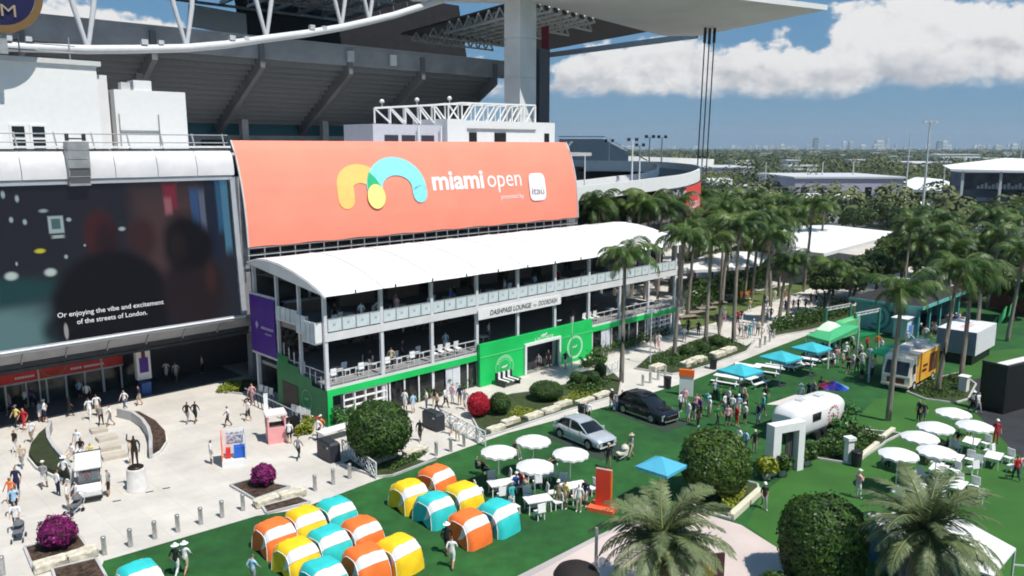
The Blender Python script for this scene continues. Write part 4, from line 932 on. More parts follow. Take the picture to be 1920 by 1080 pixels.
def palm(x, y, h, label, seed, nf=20, sc=1., group='palms'):
    rng = random.Random(seed*31+5); t = thing('palm_tree', label, 'palm', (x, y, 0), rng.uniform(0, 6.28), group)
    tm, (dx, dy) = PT[seed % 4]
    tr_ = link('trunk', tm, t); tr_.scale = (1, 1, h)
    link('crown_heart', crown_shaft, t, (dx, dy, h))
    for k in range(nf):
        f = link('frond', PF[(0 if k < nf*.5 else 2)+rng.randrange(2)], t, (dx, dy, h+rng.uniform(-.1, .15)))
        f.rotation_euler = (rng.uniform(-.25, .25), rng.uniform(-.25, .35) if k >= nf*.5 else rng.uniform(-.35, .2), k*2.399+rng.uniform(-.3, .3))
        s = sc*rng.uniform(.85, 1.4); f.scale = (s, s, s)
    for k in range(3):
        f = link('frond', PDRY, t, (dx, dy, h-.25)); f.rotation_euler = (rng.uniform(-.2, .2), rng.uniform(.2, .5), rng.uniform(0, 6.28)); s = sc*rng.uniform(.6, .9); f.scale = (s, s, s)
    t.rotation_euler = (R(rng.uniform(-3.5, 3.5)), R(rng.uniform(-3.5, 3.5)), t.rotation_euler.z)
    return t
DF = [frond_mesh('frond', 3.1, .95, 1.5, 46, .55, .07, .12, 40+i, [date_m, rach], .04) for i in range(2)]+[frond_mesh('frond', 3.1, .30, 1.5, 46, .55, .07, .25, 50+i, [date_m, rach], .04) for i in range(2)]
DD = frond_mesh('frond', 2.7, -.15, 1.5, 34, .36, .05, .5, 60, [dry_m, rach], .04)
def date_palm(x, y, h, label, seed):
    rng = random.Random(seed); t = thing('date_palm', label, 'palm', (x, y, 0), 0)
    mb = MB().tube([(0, 0, 0), (0, 0, h-.6), (0, 0, h+.1)], [.34, .30, .22], 12)
    for k in range(70):
        a = k*2.4; z = .15+(h-.2)*k/70; mb.box((.33*math.cos(a), .33*math.sin(a), z), (.16, .12, .22), a, 0, 0, -.5)
    part('trunk', mb, M('date palm trunk', (.17, .115, .07), .9, .25, 8., bump=.4), t)
    for k in range(60):
        if k < 22: me, ty = DF[rng.randrange(2)], rng.uniform(-.45, .2)
        elif k < 53: me, ty = DF[2+rng.randrange(2)], rng.uniform(-.25, .4)
        else: me, ty = DD, rng.uniform(.1, .55)
        f = link('frond', me, t, (0, 0, h+rng.uniform(-.15, .2))); f.rotation_euler = (rng.uniform(-.3, .3), ty, k*2.399+rng.uniform(-.25, .25))
        s = rng.uniform(.92, 1.22); f.scale = (s, s, s)
    return t
def crown_variant(seed, n=2600, leaf=.14):
    rng = random.Random(seed); mb = MB(); blobs = []
    for k in range(11):
        a = rng.uniform(0, 6.28); r = rng.uniform(.15, .72); z = rng.uniform(-.15, .5)*(1.1-r*.6)
        blobs.append((Vector((r*math.cos(a), r*math.sin(a), z)), rng.uniform(.28, .46)))
    for c, r in blobs:
        for _ in range(n//11):
            d = Vector((rng.gauss(0, 1), rng.gauss(0, 1), rng.gauss(.25, 1))).normalized(); p = c+Vector((d.x, d.y, d.z*.72))*r*rng.uniform(.72, 1.06)
            nn = (d+Vector((rng.uniform(-1, 1), rng.uniform(-1, 1), rng.uniform(-.6, 1)))*.8).normalized(); a = nn.orthogonal().normalized(); a.rotate(Matrix.Rotation(rng.uniform(0, 6.28), 3, nn)); b = nn.cross(a); s = leaf*rng.uniform(.5, 1.2)
            mb.add([p-a*s*.5, p+b*s*.36, p+a*s*.6, p-b*s*.36], [(0, 1, 2, 3)])
    return mb.mesh('crown', leaf_m)
CV = [crown_variant(i) for i in range(4)]
def limb_mesh(seed):
    rng = random.Random(seed); mb = MB().tube([(0, 0, 0), (.03, 0, .5), (0, .03, 1.0)], [.06, .045, .035], 7)
    for k in range(6):
        a = k*1.1+rng.uniform(-.3, .3); z = rng.uniform(.5, .95)
        mb.tube([(0, 0, z), (.22*math.cos(a), .22*math.sin(a), z+.18), (.5*math.cos(a), .5*math.sin(a), z+.34)], [.028, .02, .008], 5)
    return mb.mesh('trunk', bark_m)
LM = [limb_mesh(i) for i in range(3)]
def tree(x, y, h, r, label, seed, group='broadleaf trees', name='broadleaf_tree'):
    rng = random.Random(seed*17+3); t = thing(name, label, 'tree', (x, y, 0), rng.uniform(0, 6.28), group)
    tk = link('trunk', LM[seed % 3], t); zc = h-r*.62; tk.scale = (r*.9, r*.9, max(zc*.85, .5))
    c = link('crown', CV[seed % 4], t, (0, 0, zc)); c.scale = (r, r, r*.86)
    return t

# ================================================================ far woodland, skyline
wood = MB(); rng = random.Random(11)
for i in range(5200):
    d = 190*(24 ** rng.random()); a = R(rng.uniform(-8, 40)); x, y = d*math.tan(a), d
    if d < 420 and x < 60: continue
    if 225 < d < 320 and 80 < x < 150 and rng.random() < .92: continue
    if 425 < d < 500 and x < 150 : continue
    if d < 330 and rng.random() < .45: continue
    r = rng.uniform(3.2, 6.5)*(1 if d < 900 else 1.5); h = rng.uniform(6, 11.5)
    if d < 420 and x > 110: h *= .8
    nq = 105 if d < 500 else (38 if d < 1500 else 12); s = r*(.25 if d < 500 else .42 if d < 1500 else .85)
    for _ in range(nq):
        dd = Vector((rng.gauss(0, 1), rng.gauss(0, 1), abs(rng.gauss(0, 1)))).normalized(); p = Vector((x, y, h*.35))+Vector((dd.x*r, dd.y*r, dd.z*h*.65))
        nn = (dd+Vector((rng.uniform(-1, 1), rng.uniform(-1, 1), rng.uniform(-.3, 1)))*.6).normalized(); aa = nn.orthogonal().normalized(); aa.rotate(Matrix.Rotation(rng.uniform(0, 6.28), 3, nn)); bb = nn.cross(aa); q = s*rng.uniform(.6, 1.2)
        wood.add([p-aa*q*.5, p+bb*q*.42, p+aa*q*.55, p-bb*q*.42], [(0, 1, 2, 3)])
o = part('far_woodland', wood, M('far leaves', (.12, .14, .045), .8, .3, .045, second=(.032, .058, .018), sfac=.2), None); o['kind'] = 'stuff'; o['label'] = 'dark green mass of far trees reaching to the skyline'
sky_m = [M('skyline %d' % i, c, .7, .05, .05) for i, c in enumerate(((.72, .72, .72), (.55, .58, .62), (.62, .58, .54), (.12, .17, .22), (.80, .80, .80)))]
rng = random.Random(21)
SK = [(1530, 252, 12, 3, 'tall slim dark tower standing alone on the far skyline'), (1583, 258, 7, 4, 'slim white tower left of two close skyline towers'), (1597, 258, 12, 1, 'pale flat topped block right of a slim white skyline tower'), (1650, 256, 18, 4, 'broad white tower block near the middle of the far skyline'), (1664, 252, 7, 1, 'narrow tower rising just right of the broad white skyline block'), (1772, 257, 12, 4, 'pair shaped white tower right of the tallest light mast'), (1903, 262, 14, 4, 'white tower near the right end of the skyline'), (1760, 258, 8, 3, 'dark bluish tower beside the tallest light mast')]
for i in range(120):
    px = rng.uniform(1040, 1935); SK.append((px, rng.uniform(267, 276.5) if px > 1320 else rng.uniform(270, 277), rng.uniform(4, 12), rng.choice((0, 0, 1, 2, 4)), 'far pale tower block in the row along the skyline'))
for px, pyt, wpx, mi, lab in SK:
    D_ = rng.uniform(3600, 4600); x = (px-960)/1500*D_*.985; pyt = pyt+4 if pyt < 263 else pyt; h = 20+(272.5-pyt)/1500*D_*.985; w = wpx*.75/1500*D_*.98
    t = thing('skyline_tower', lab, 'tower', (x, D_, 0), 0, 'far skyline towers')
    mb = MB().b2((-w/2, 0, 0), (w/2, w*.7, h*.93)).b2((-w*.32, w*.1, h*.93), (w*.3, w*.6, h))
    part('tower_block', mb, sky_m[mi], t)
    bands = MB(); nb = max(2, int(h/14))
    for k in range(nb): bands.b2((-w*.46, -.6, 6+k*(h*.9-6)/nb), (w*.46, -.1, 6+(k+.42)*(h*.9-6)/nb))
    o = part('window_bands', bands, M('skyline glass', (.40, .45, .50), .3), t); o['kind'] = 'stuff'

rng = random.Random(77)
for i in range(15):
    d = (480, 560, 650, 700, 780, 850, 930, 1000, 1100, 1250, 1400, 1500, 1700, 1900, 2200)[i]; px = (1500, 1720, 1390, 1600, 1850, 1480, 1680, 1795, 1560, 1745, 1430, 1640, 1880, 1520, 1700)[i]
    t = thing('far_house', 'far pale flat house among the trees, %s nearest' % ORD[i], 'house', ((px-960)/1500*d, d, 0), rng.uniform(-.4, .4), 'far houses among the trees'); w = rng.uniform(14, 30)
    part('wall', MB().b2((-w/2, 0, 0), (w/2, 9, 8.5)), sky_m[rng.choice((0, 2, 4))], t); part('roof', MB().b2((-w/2-.5, -.5, 8.5), (w/2+.5, 9.5, 9.3)), sky_m[rng.choice((0, 1, 4))], t)
# humid air over the plain
hz = MB().b2((-5900, -400, -1.2), (5900, 5900, 130)); air_b = link('haze', hz.mesh('haze', []), None)
air_b['kind'] = 'stuff'
hm = bpy.data.materials.new('humid air'); hm.use_nodes = True; ht_ = hm.node_tree; ht_.nodes.remove(ht_.nodes['Principled BSDF'])
pvn = N(ht_, 'ShaderNodeVolumePrincipled'); pvn.inputs['Density'].default_value = .00012; pvn.inputs['Color'].default_value = (.72, .84, .95, 1)
pvn.inputs['Anisotropy'].default_value = .2; ht_.links.new(pvn.outputs[0], ht_.nodes['Material Output'].inputs['Volume']); air_b.data.materials.append(hm)

# ================================================================ plaza
def bollard_mesh():
    a = MB().lathe([(.115, 0), (.115, .93), (.11, .96), (.0, .97)], 14).lathe([(.13, 0), (.13, .03), (.115, .035)], 14)
    return a.mesh('bollard_post', steel), MB().lathe([(.118, .86), (.121, .865), (.121, .90), (.118, .905)], 14, cap=False).mesh('band', grey)
bm_, bb_ = bollard_mesh()
def bollards(pts, lab, grp):
    n = len(pts)
    for i, p in enumerate(pts):
        t = thing('bollard', (lab % ORD[i] if '%' in lab else lab), 'bollard', p, 0, grp); link('post', bm_, t); link('band', bb_, t)
bollards([(-20.28, 36.91), (-19.36, 37.72), (-18.49, 38.56), (-17.61, 39.31), (-16.72, 40.16), (-15.87, 40.98), (-15.01, 41.83)], 'steel bollard in the long row by the turf edge, %s from the left', 'bollards along the turf edge')
bollards([(-11.62, 44.43), (-10.75, 45.34), (-9.93, 46.20)], 'steel bollard beside the white lattice fence, %s from the left', 'bollards along the turf edge')
bollards([(-4.97, 49.81), (-4.08, 50.55), (-3.25, 51.42), (-2.39, 52.41)], 'steel bollard left of the red flower ball bed, %s from the left', 'bollards along the turf edge')
bollards([(11.11, 65.52), (11.87, 66.30), (12.73, 67.26), (13.56, 68.41)], 'steel bollard behind the black SUV, %s from the left', 'bollards along the turf edge')
bollards([(25.05, 78.53), (25.88, 79.63), (26.80, 80.99), (27.78, 82.64)], 'far bollard left of the teal parasols, %s from the left', 'bollards along the turf edge')
bollards([(-24.13, 34.99)], 'steel bollard at the bottom left picture corner', 'bollards along the turf edge')
# planting beds
def bed(label, poly, mat=mulch, kerb=True, h=.14):
    cx = sum(p[0] for p in poly)/len(poly); cy = sum(p[1] for p in poly)/len(poly); q = [(x-cx, y-cy) for x, y in poly]
    t = thing('planting_bed', label, 'planting bed', (cx, cy, 0))
    part('soil', MB().prism(q, .0, h-.03), mat, t)
    if kerb:
        mb = MB()
        for a, b in zip(q, q[1:]+q[:1]): mb.bar((*a, h/2+.003), (*b, h/2+.003), .12, h)
        part('kerb', mb, concrete_lt, t)
    return t
grass_m = M('bed ground cover', (.045, .075, .018), .95, .3, 2.5, second=(.03, .035, .014), bump=.6, bscale=10)
bed('square mulch bed under the magenta bush at bottom left', [(-24.62, 37.50), (-22.56, 38.79), (-21.27, 37.28), (-23.00, 35.48)])
bed('dark mulch bed below the pale stones at the bottom left corner', [(-22.02, 35.38), (-20.44, 36.38), (-19.06, 34.66), (-20.67, 33.52)])
bed('diamond mulch bed under the small magenta bush', [(-16.83, 45.03), (-15.90, 45.89), (-13.20, 44.80), (-14.74, 43.06)])
bed('mulch strip below the pale stone bench by the cushions', [(-14.04, 42.16), (-12.33, 43.41), (-11.48, 42.71), (-13.54, 41.30)])
bed('mulch bed with green plants under the big round tree', [(-10.89, 48.29), (-9.62, 50.74), (-5.48, 48.64), (-4.91, 49.17), (-7.38, 46.44), (-8.31, 46.28)], grass_m)
bed('long bed with flower ball and clipped domes in front of the gate', [(-2.04, 53.02), (-3.25, 58.34), (-2.54, 60.92), (0.00, 63.00), (1.99, 63.72), (4.54, 65.68), (5.46, 68.75), (8.81, 71.01), (9.46, 66.78), (8.70, 62.71), (3.66, 58.34), (-0.76, 54.08)], grass_m)
bed('long bed of palms right of the bollards along the promenade', [(11.20, 70.65), (13.11, 74.79), (16.14, 77.88), (18.92, 81.22), (22.15, 84.11), (23.72, 78.96), (25.32, 81.22), (23.21, 76.82), (18.28, 71.74), (15.84, 69.60), (14.24, 68.75)], grass_m)
bed('hedge bed between promenade and green tents', [(27.88, 83.12), (29.10, 88.81), (34.60, 94.06), (42.65, 99.59), (46.04, 99.59), (39.99, 91.66), (32.97, 86.14)], grass_m)
bed('curved leaf bed at the plaza edge beside the entrance shade', [(-24.50, 63.72), (-24.76, 66.30), (-22.77, 67.26), (-21.09, 66.30), (-22.06, 63.00)], grass_m)
bed('planted island below the white trailer with pale kerb', [(19.07, 50.27), (22.28, 53.02), (24.52, 54.84), (27.46, 53.76), (25.62, 52.21), (25.21, 51.71), (21.77, 48.29), (19.89, 49.17), (19.43, 49.81)], grass_m)
bed('rounded grass island beside the food truck', [(32.60, 63.57), (36.00, 66.78), (40.14, 69.26), (39.53, 65.68), (36.56, 61.60), (34.97, 60.65), (33.14, 61.60)], grass_m)
bed('bed under the round clipped tree right of the teal parasol', [(10.00, 43.34), (10.96, 45.57), (13.65, 45.96), (14.71, 45.19), (14.53, 44.06), (11.90, 40.66), (10.41, 41.76)], grass_m)
def stones(lst, lab):
    for i, (p, q, w, h) in enumerate(lst):
        p, q = Vector(p), Vector(q); c = (p+q)/2; L = (q-p).length; rz = math.atan2(q.y-p.y, q.x-p.x); rg_ = random.Random(i*7+len(lst))
        bmh = bmesh.new(); bmesh.ops.create_cube(bmh, size=1)
        for v in bmh.verts: v.co = Vector((v.co.x*L, v.co.y*w, (v.co.z+.5)*h))
        bmesh.ops.bevel(bmh, geom=list(bmh.edges), offset=.09, segments=2, affect='EDGES', profile=.6)
        bmesh.ops.subdivide_edges(bmh, edges=[e for e in bmh.edges if e.calc_length() > .5], cuts=3, use_grid_fill=True)
        for v in bmh.verts: v.co += Vector((rg_.uniform(-.04, .04), rg_.uniform(-.04, .04), rg_.uniform(-.03, .03) if v.co.z > .1 else 0))
        me = bpy.data.meshes.new('stone_block'); bmh.to_mesh(me); bmh.free(); me.materials.append(stone)
        tag(link('stone_block', me, None, (c.x, c.y, 0), rz), lab % ORD[i], 'stone', 'pale limestone seat blocks')
stones([((-22.78, 35.19), (-21.71, 36.08), .8, .45), ((-21.69, 36.08), (-20.71, 37.01), .75, .45)], 'pale stone block under the bottom left bush, %s from the left')
stones([((-14.46, 42.16), (-13.42, 43.13), .7, .42), ((-13.39, 43.13), (-12.10, 43.99), .7, .42)], 'pale stone block below the small magenta bush, %s from the left')
stones([((-8.85, 48.29), (-7.73, 49.53), .6, .4), ((-7.04, 49.53), (-5.70, 50.74), .6, .4)], 'pale stone block in front of the big round tree, %s from the left')
stones([((-1.69, 53.76), (-0.58, 54.95), .6, .42), ((-0.66, 55.39), (0.47, 56.42), .6, .42), ((0.99, 56.54), (2.17, 57.73), .6, .42), ((2.34, 57.97), (3.54, 59.09), .6, .42), ((3.38, 59.35), (4.58, 60.52), .6, .42), ((5.09, 59.99), (6.39, 61.32), .6, .42), ((6.63, 61.60), (7.84, 62.85), .6, .42)], 'pale stone block along the bed behind the silver SUV, %s from the left')
stones([((12.61, 69.78), (13.77, 70.83), .9, .5), ((15.66, 71.01), (16.92, 72.29), .9, .5), ((16.87, 72.48), (18.23, 73.61), .9, .5), ((19.18, 74.39), (20.52, 75.59), .9, .5), ((20.62, 75.99), (22.01, 77.24), .9, .5)], 'pale stone block in the palm bed behind the orange sign, %s from the left')
# crescents and steps
def crescent(label, outer, inner, soil):
    poly = outer+inner[::-1]; cx = sum(p[0] for p in poly)/len(poly); cy = sum(p[1] for p in poly)/len(poly); s = lambda L: [(x-cx, y-cy) for x, y in L]
    t = thing('crescent_planter', label, 'planter', (cx, cy, 0)); o_, i_ = s(outer), s(inner)
    part('soil', MB().prism(o_+i_[::-1], 0, .5), soil, t)
    mb = MB()
    for a, b in zip(i_, i_[1:]): mb.bar((*a, .36), (*b, .36), .22, .72)
    part('inner_wall', mb, concrete_lt, t); mb = MB()
    for a, b in zip(o_, o_[1:]): mb.bar((*a, .1), (*b, .1), .2, .22)
    part('outer_kerb', mb, M('kerb white', (.70, .69, .66), .8), t)
crescent('crescent planter with dark green cover, left of the shuttle cart', [(-33.05, 54.73), (-32.72, 52.71), (-32.07, 50.74), (-31.31, 49.17), (-29.88, 47.60), (-28.17, 46.36), (-26.45, 45.42)], [(-33.05, 54.73), (-32.27, 53.02), (-31.28, 51.42), (-30.01, 49.81), (-28.81, 48.46), (-27.50, 46.93), (-26.45, 45.42)], M('dark ground cover', (.035, .05, .016), .95, .3, 3., second=(.02, .025, .01), bump=.6))
crescent('crescent planter with dark brown mulch behind the statue', [(-29.56, 57.49), (-27.91, 57.36), (-25.84, 55.39), (-24.22, 53.23), (-23.63, 52.01), (-23.31, 50.27), (-23.47, 49.35)], [(-29.56, 57.49), (-28.05, 56.65), (-26.67, 55.17), (-25.47, 53.44), (-24.47, 51.61), (-23.88, 50.27), (-23.47, 49.35)], mulch)
tan = M('tan sandstone', (.52, .46, .38), .85, .06, 2.)
for i, (a, b) in enumerate((((-29.88, 54.08), (-29.07, 54.73)), ((-28.57, 52.41), (-27.65, 53.23)), ((-27.51, 50.74), (-26.48, 51.42)), ((-26.57, 49.17), (-25.37, 49.99)))):
    a, b = Vector(a), Vector(b)
    single('sandstone_step', MB().bar((*a, .12), (*b, .12), .9, .24), tan, 'tan stone step between the crescents, %s from the back' % ORD[i], 'step', (0, 0, 0), 0, 'tan steps')
# statue
st = thing('statue', 'dark bronze statue of a standing figure on a round pale pedestal', 'statue', (-22.21, 44.65), R(200))
part('pedestal', MB().lathe([(.62, 0), (.62, .08), (.56, .12), (.52, 1.25), (.50, 1.32), (.46, 1.34)], 24), M('pedestal stone', (.62, .60, .57), .8, .06, 3.), st)
part('plinth', MB().lathe([(.42, 1.34), (.44, 1.42), (.38, 1.46)], 20), bronze, st)
STATUE = st
# shuttle cart
ct = thing('shuttle_cart', 'white shuttle cart with flat roof parked before the crescent steps', 'cart', (-24.80, 44.28), R(-62)); ct.scale = (.95, .95, .95)
wp = M('cart paint', (.80, .80, .79), .35, .03, coat=.3)
part('body', MB().b2((-1.6, -.62, .32), (1.2, .62, .62)), wp, ct)
part('front_cowl', MB().add([(x, y, z) for y in (-.62, .62) for x, z in ((1.0, .3), (1.75, .3), (1.78, .72), (1.35, 1.05), (1.0, 1.05))], [(0, 1, 2, 3, 4), (9, 8, 7, 6, 5)]+[(i, i+5, (i+1) % 5+5, (i+1) % 5) for i in range(5)]), wp, ct)
part('bumper', MB().b2((1.7, -.62, .26), (1.86, .62, .40)), black, ct)
part('dashboard', MB().b2((.95, -.6, 1.05), (1.3, .6, 1.12)), black, ct)
part('windscreen', MB().add([(1.3, -.58, 1.1), (1.3, .58, 1.1), (1.1, .58, 1.85), (1.1, -.58, 1.85)], [(0, 1, 2, 3)]), M('clear screen', (.5, .55, .56), .1, .02, alpha=.18), ct)
part('roof', MB().b2((-1.8, -.72, 1.9), (1.2, .72, 1.99)).b2((-1.82, -.74, 1.86), (1.22, .74, 1.9), 1).b2((-1.9, -.74, 1.93), (-1.82, .74, 2.03), 1), [wp, black], ct)
for x, y in ((1.1, .6), (1.1, -.6), (-1.6, .6), (-1.6, -.6)): part('roof_post', MB().bar((x, y, .6), (x, y, 1.9), .05), dark, ct)
for x in (.1, -.8, -1.4): part('seat', MB().b2((x-.25, -.55, .62), (x+.22, .55, .78)).b2((x-.32, -.55, .7), (x-.22, .55, 1.2)), M('cart seat', (.50, .47, .43), .7), ct)
for x in (1.2, -1.2):
    for y in (-.55, .55):
        w_ = part('wheel', MB().tube([(x, y-.1, .26), (x, y+.1, .26)], .26, 14), rubber, ct); part('rim', MB().tube([(x, y-.11, .26), (x, y+.11, .26)], .13, 10), lightgrey, w_)
# display kiosk, pink kiosk, black bins, high table
kk = thing('display_kiosk', 'open display kiosk with orange side panel and blue panels on white base', 'kiosk', (-17.81, 48.64), R(20))
part('base', MB().b2((-.75, -.6, 0), (.75, .6, .4)), white, kk)
part('side_panel', MB().b2((-.75, -.6, .42), (-.69, .6, 2.1)), orange, kk)
part('back_panel', MB().b2((-.68, .54, .42), (.75, .6, 2.1)), white, kk)
part('blue_panel', MB().b2((.0, -.3, .42), (.68, .2, 1.15)), blue, kk)
part('print', MB().b2((-.4, .50, 1.2), (.6, .535, 1.9)).b2((-.5, -.2, .42), (-.2, .3, 1.0), 1), [M('print grey', (.5, .52, .6), .6, .4, 6.), red], kk)
part('frame', MB().bar((.72, -.57, .4), (.72, -.57, 2.1), .06).bar((-.7, -.57, 2.1), (.72, -.57, 2.1), .05).bar((.72, -.57, 2.1), (.72, .57, 2.1), .05), lightgrey, kk)
pink_m = M('pink panel', (.82, .36, .36), .6)
pk = thing('pink_kiosk', 'pink booth with white top and arched opening near the end wall', 'kiosk', (-16.29, 52.61), R(25))
part('counter', MB().b2((-.6, -.6, 0), (.6, .6, 1.15)), pink_m, pk)
part('opening_shade', MB().b2((-.45, -.5, 1.16), (.45, .5, 1.2)), M('booth dark', (.10, .07, .06), .8), pk)  # dark plate paints the shade inside the booth opening
for x in (-.56, .56):
    for y in (-.56, .56): part('corner_post', MB().b2((x-.06, y-.06, 1.15), (x+.06, y+.06, 1.95)), pink_m, pk)
part('top', MB().b2((-.7, -.7, 1.95), (.7, .7, 2.1)), M('booth top', (.80, .70, .68), .6), pk)
part('flag_post', MB().bar((-.5, .5, 2.1), (-.5, .5, 3.3), .28, .06), white, pk)
def black_bin(label, p, rz):
    t = thing('waste_station', label, 'bin', p, rz, 'black waste stations')
    part('cabinet', MB().add([(x*w, y*d, z) for z, w, d in ((0, .85, .38), (1.15, .85, .38), (1.3, .72, .3)) for x, y in ((-1, -1), (1, -1), (1, 1), (-1, 1))], [(0, 1, 5, 4), (1, 2, 6, 5), (2, 3, 7, 6), (3, 0, 4, 7), (4, 5, 9, 8), (5, 6, 10, 9), (6, 7, 11, 10), (7, 4, 8, 11), (8, 9, 10, 11)]), M('charcoal cabinet', (.028, .031, .042), .5), t)
    part('slot', MB().b2((-.16, -.4, .8), (.16, -.381, .95)), black, t)
    part('label_plate', MB().b2((.45, -.4, .9), (.6, -.381, 1.0)), white, t)
black_bin('black waste station left of the white lattice fence', (-11.91, 49.35), R(-48))
black_bin('black waste station right of the big round tree', (-5.65, 55.06), R(-48))
ht = thing('high_table', 'black high table behind the pink booth', 'table', (-15.58, 54.08), R(40))
part('table_top', MB().b2((-.5, -.35, 1.05), (.5, .35, 1.1)), black, ht)
for x in (-.45, .45):
    for y in (-.3, .3): part('leg', MB().b2((x-.03, y-.03, 0), (x+.03, y+.03, 1.05)), black, ht)
part('black_cloth', MB().b2((-.46, -.31, .3), (.46, .31, 1.04)), black, ht)
pt = thing('patio_table', 'white patio table behind the left black waste station', 'table', (-12.25, 53.02), R(44))
part('table_top', MB().b2((-1.3, -.5, .72), (1.3, .5, .77)), offwhite, pt)
for x in (-1.2, 1.2): part('leg', MB().b2((x-.04, -.4, 0), (x+.04, .4, .72)), offwhite, pt)
# lattice fences
def lattice(label, p, q, h=1.05):
    p, q = Vector((*p, 0)), Vector((*q, 0)); t = thing('lattice_fence', label, 'fence', p, math.atan2(q.y-p.y, q.x-p.x), 'white lattice fences'); L = (q-p).length
    n = max(2, round(L/1.1)); w = L/n
    for i in range(n+1): part('post', MB().b2((i*w-.03, -.03, 0), (i*w+.03, .03, h)), white, t)
    part('rail', MB().b2((0, -.03, h), (L, .03, h+.05)), white, t); part('rail', MB().b2((0, -.02, .1), (L, .02, .14)), white, t)
    for i in range(n):
        x = i*w
        part('lattice_panel', MB().bar((x, 0, .12), (x+w, 0, h), .035).bar((x+w, 0, .12), (x, 0, h), .035).bar((x+w/2, 0, .12), (x+w, 0, h*.6), .03).bar((x+w/2, 0, .12), (x, 0, h*.6), .03).bar((x+w/2, 0, h), (x, 0, h*.5), .03).bar((x+w/2, 0, h), (x+w, 0, h*.5), .03), white, t)
lattice('white lattice fence between left black waste station and the cushions', (-11.19, 50.08), (-8.27, 46.04))
lattice('white lattice fence left of the red flower ball', (-5.18, 56.19), (-1.80, 51.42))
lattice('white lattice fence near the slim palm right of the gate', (8.34, 68.24), (10.13, 70.65))
dr = front('dark_rail_fence', 'dark slatted railing in front of the pavilion end wall', 'fence')
for k in range(13): part('slat', MB().bar((-1.6, 2.2+k*.6, .0), (-1.6, 2.5+k*.6, 1.05), .05), dark, dr)
part('rail', MB().b2((-1.65, 2, 1.05), (-1.55, 9.8, 1.1)), grey, dr)
# flag poles in front of the gate
for i, (g, h) in enumerate((((5.48, 71.01), 4.6), ((-11.60, 60.25), 4.0))):
    single('flag_pole', MB().tube([(0, 0, 0), (0, 0, h)], [.05, .03], 7).lathe([(.06, 0), (0, .12)], 8, (0, 0, h)), lightgrey, ('slim pale pole standing in front of the green gate right half', 'slim pale pole in front of the pavilion second bay')[i], 'pole', g)
for i, g in enumerate(((12.89, 72.29), (11.46, 81.22))):
    single('street_lamp', MB().tube([(0, 0, 0), (0, 0, 5.2)], [.07, .045], 7).bar((-.35, 0, 5.2), (.35, 0, 5.2), .05).box((-.35, 0, 5.05), (.22, .22, .28)).box((.35, 0, 5.05), (.22, .22, .28)), lightgrey, ('slim street lamp in the palm bed right of the tall palm', 'slim street lamp close to the pavilion right of the gate')[i], 'street lamp', g)
# striped deck seats by the gate
ds = front('striped_deck_seat', 'black and white striped seat in front of the green gate', 'seat')
for k in range(7): part('stripe', MB().b2((15.6+k*.28, -2.2, .42), (15.86+k*.28, -1.0, .5)).b2((15.6+k*.28, -1.05, .5), (15.86+k*.28, -.95, 1.05)), black if k % 2 == 0 else white, ds)
part('frame', MB().b2((15.6, -2.1, 0), (15.7, -1.1, .42)).b2((17.4, -2.1, 0), (17.5, -1.1, .42)), dark, ds)
# bushes of the plaza
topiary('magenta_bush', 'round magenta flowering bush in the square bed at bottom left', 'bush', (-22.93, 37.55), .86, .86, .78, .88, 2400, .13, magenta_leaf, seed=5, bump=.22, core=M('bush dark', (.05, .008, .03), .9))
topiary('magenta_bush', 'smaller dark magenta bush near the orange and blue kiosk', 'bush', (-14.83, 45.03), .68, .68, .62, .75, 1700, .13, magenta_leaf, seed=6, bump=.22, core=MATS['bush dark'])
topiary('round_tree', 'big dark green clipped round tree in front of the pavilion corner', 'tree', (-8.49, 48.64), 2.0, 2.0, 1.85, 2.25, 9000, .15, hedge_m, seed=7, bump=.10)
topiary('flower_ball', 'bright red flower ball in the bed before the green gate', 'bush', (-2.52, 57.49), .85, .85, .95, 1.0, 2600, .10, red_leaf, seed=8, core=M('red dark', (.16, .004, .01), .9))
topiary('ball_bush', 'round dark green bush right next to the red flower ball', 'bush', (-0.93, 57.97), .82, .82, .85, .9, 1800, .10, hedge_m, seed=9)
topiary('dome_bush', 'wide dark green dome shaped bush behind the silver SUV', 'bush', (2.74, 61.60), 1.35, 1.35, .75, .8, 2600, .10, hedge_m, seed=10, zmin=-.6)
for i, g in enumerate(((5.45, 65.68), (6.95, 65.68), (7.82, 68.24))):
    topiary('ball_bush', 'small round bush near the lattice fence by the gate, '+('left', 'middle', 'rear right')[i], 'bush', g, .55, .55, .58, .65, 1000, .09, hedge_m, seed=11+i)
for i, (g, r) in enumerate((((17.05, 75.19), .75), ((20.85, 78.96), .8), ((18.89, 76.41), .7))):
    topiary('ball_bush', 'dark bush in the palm bed behind the orange sign, '+('left', 'right', 'middle')[i], 'bush', g, r, r, r*.8, r*.7, 1100, .11, hedge_m, seed=15+i)
shrub_patch('yellow_ground_cover', 'bright yellow green ground cover between red ball and dome bush', [(-0.39, 56.54), (0.21, 59.60), (2.44, 58.34), (0.99, 56.89)], 1300, .35, .14, yellow_leaf)
shrub_patch('yellow_ground_cover', 'yellow green ground cover right of the dome bush', [(3.60, 60.92), (5.04, 63.28), (7.24, 63.28), (5.99, 61.60), (4.19, 60.25)], 1300, .3, .14, yellow_leaf, 4)
shrub_patch('leafy_plants', 'low green plants around the foot of the big round tree', [(-8.06, 47.60), (-6.94, 49.35), (-5.63, 50.08), (-6.19, 48.81), (-7.48, 47.10)], 900, .4, .16, hedge_m, 5)
shrub_patch('leafy_plants', 'yellowish leafy plants at the plaza edge by the entrance shade', [(-24.35, 63.28), (-24.31, 65.68), (-23.15, 66.30), (-22.37, 63.28)], 900, .6, .2, yellow_leaf, 6)
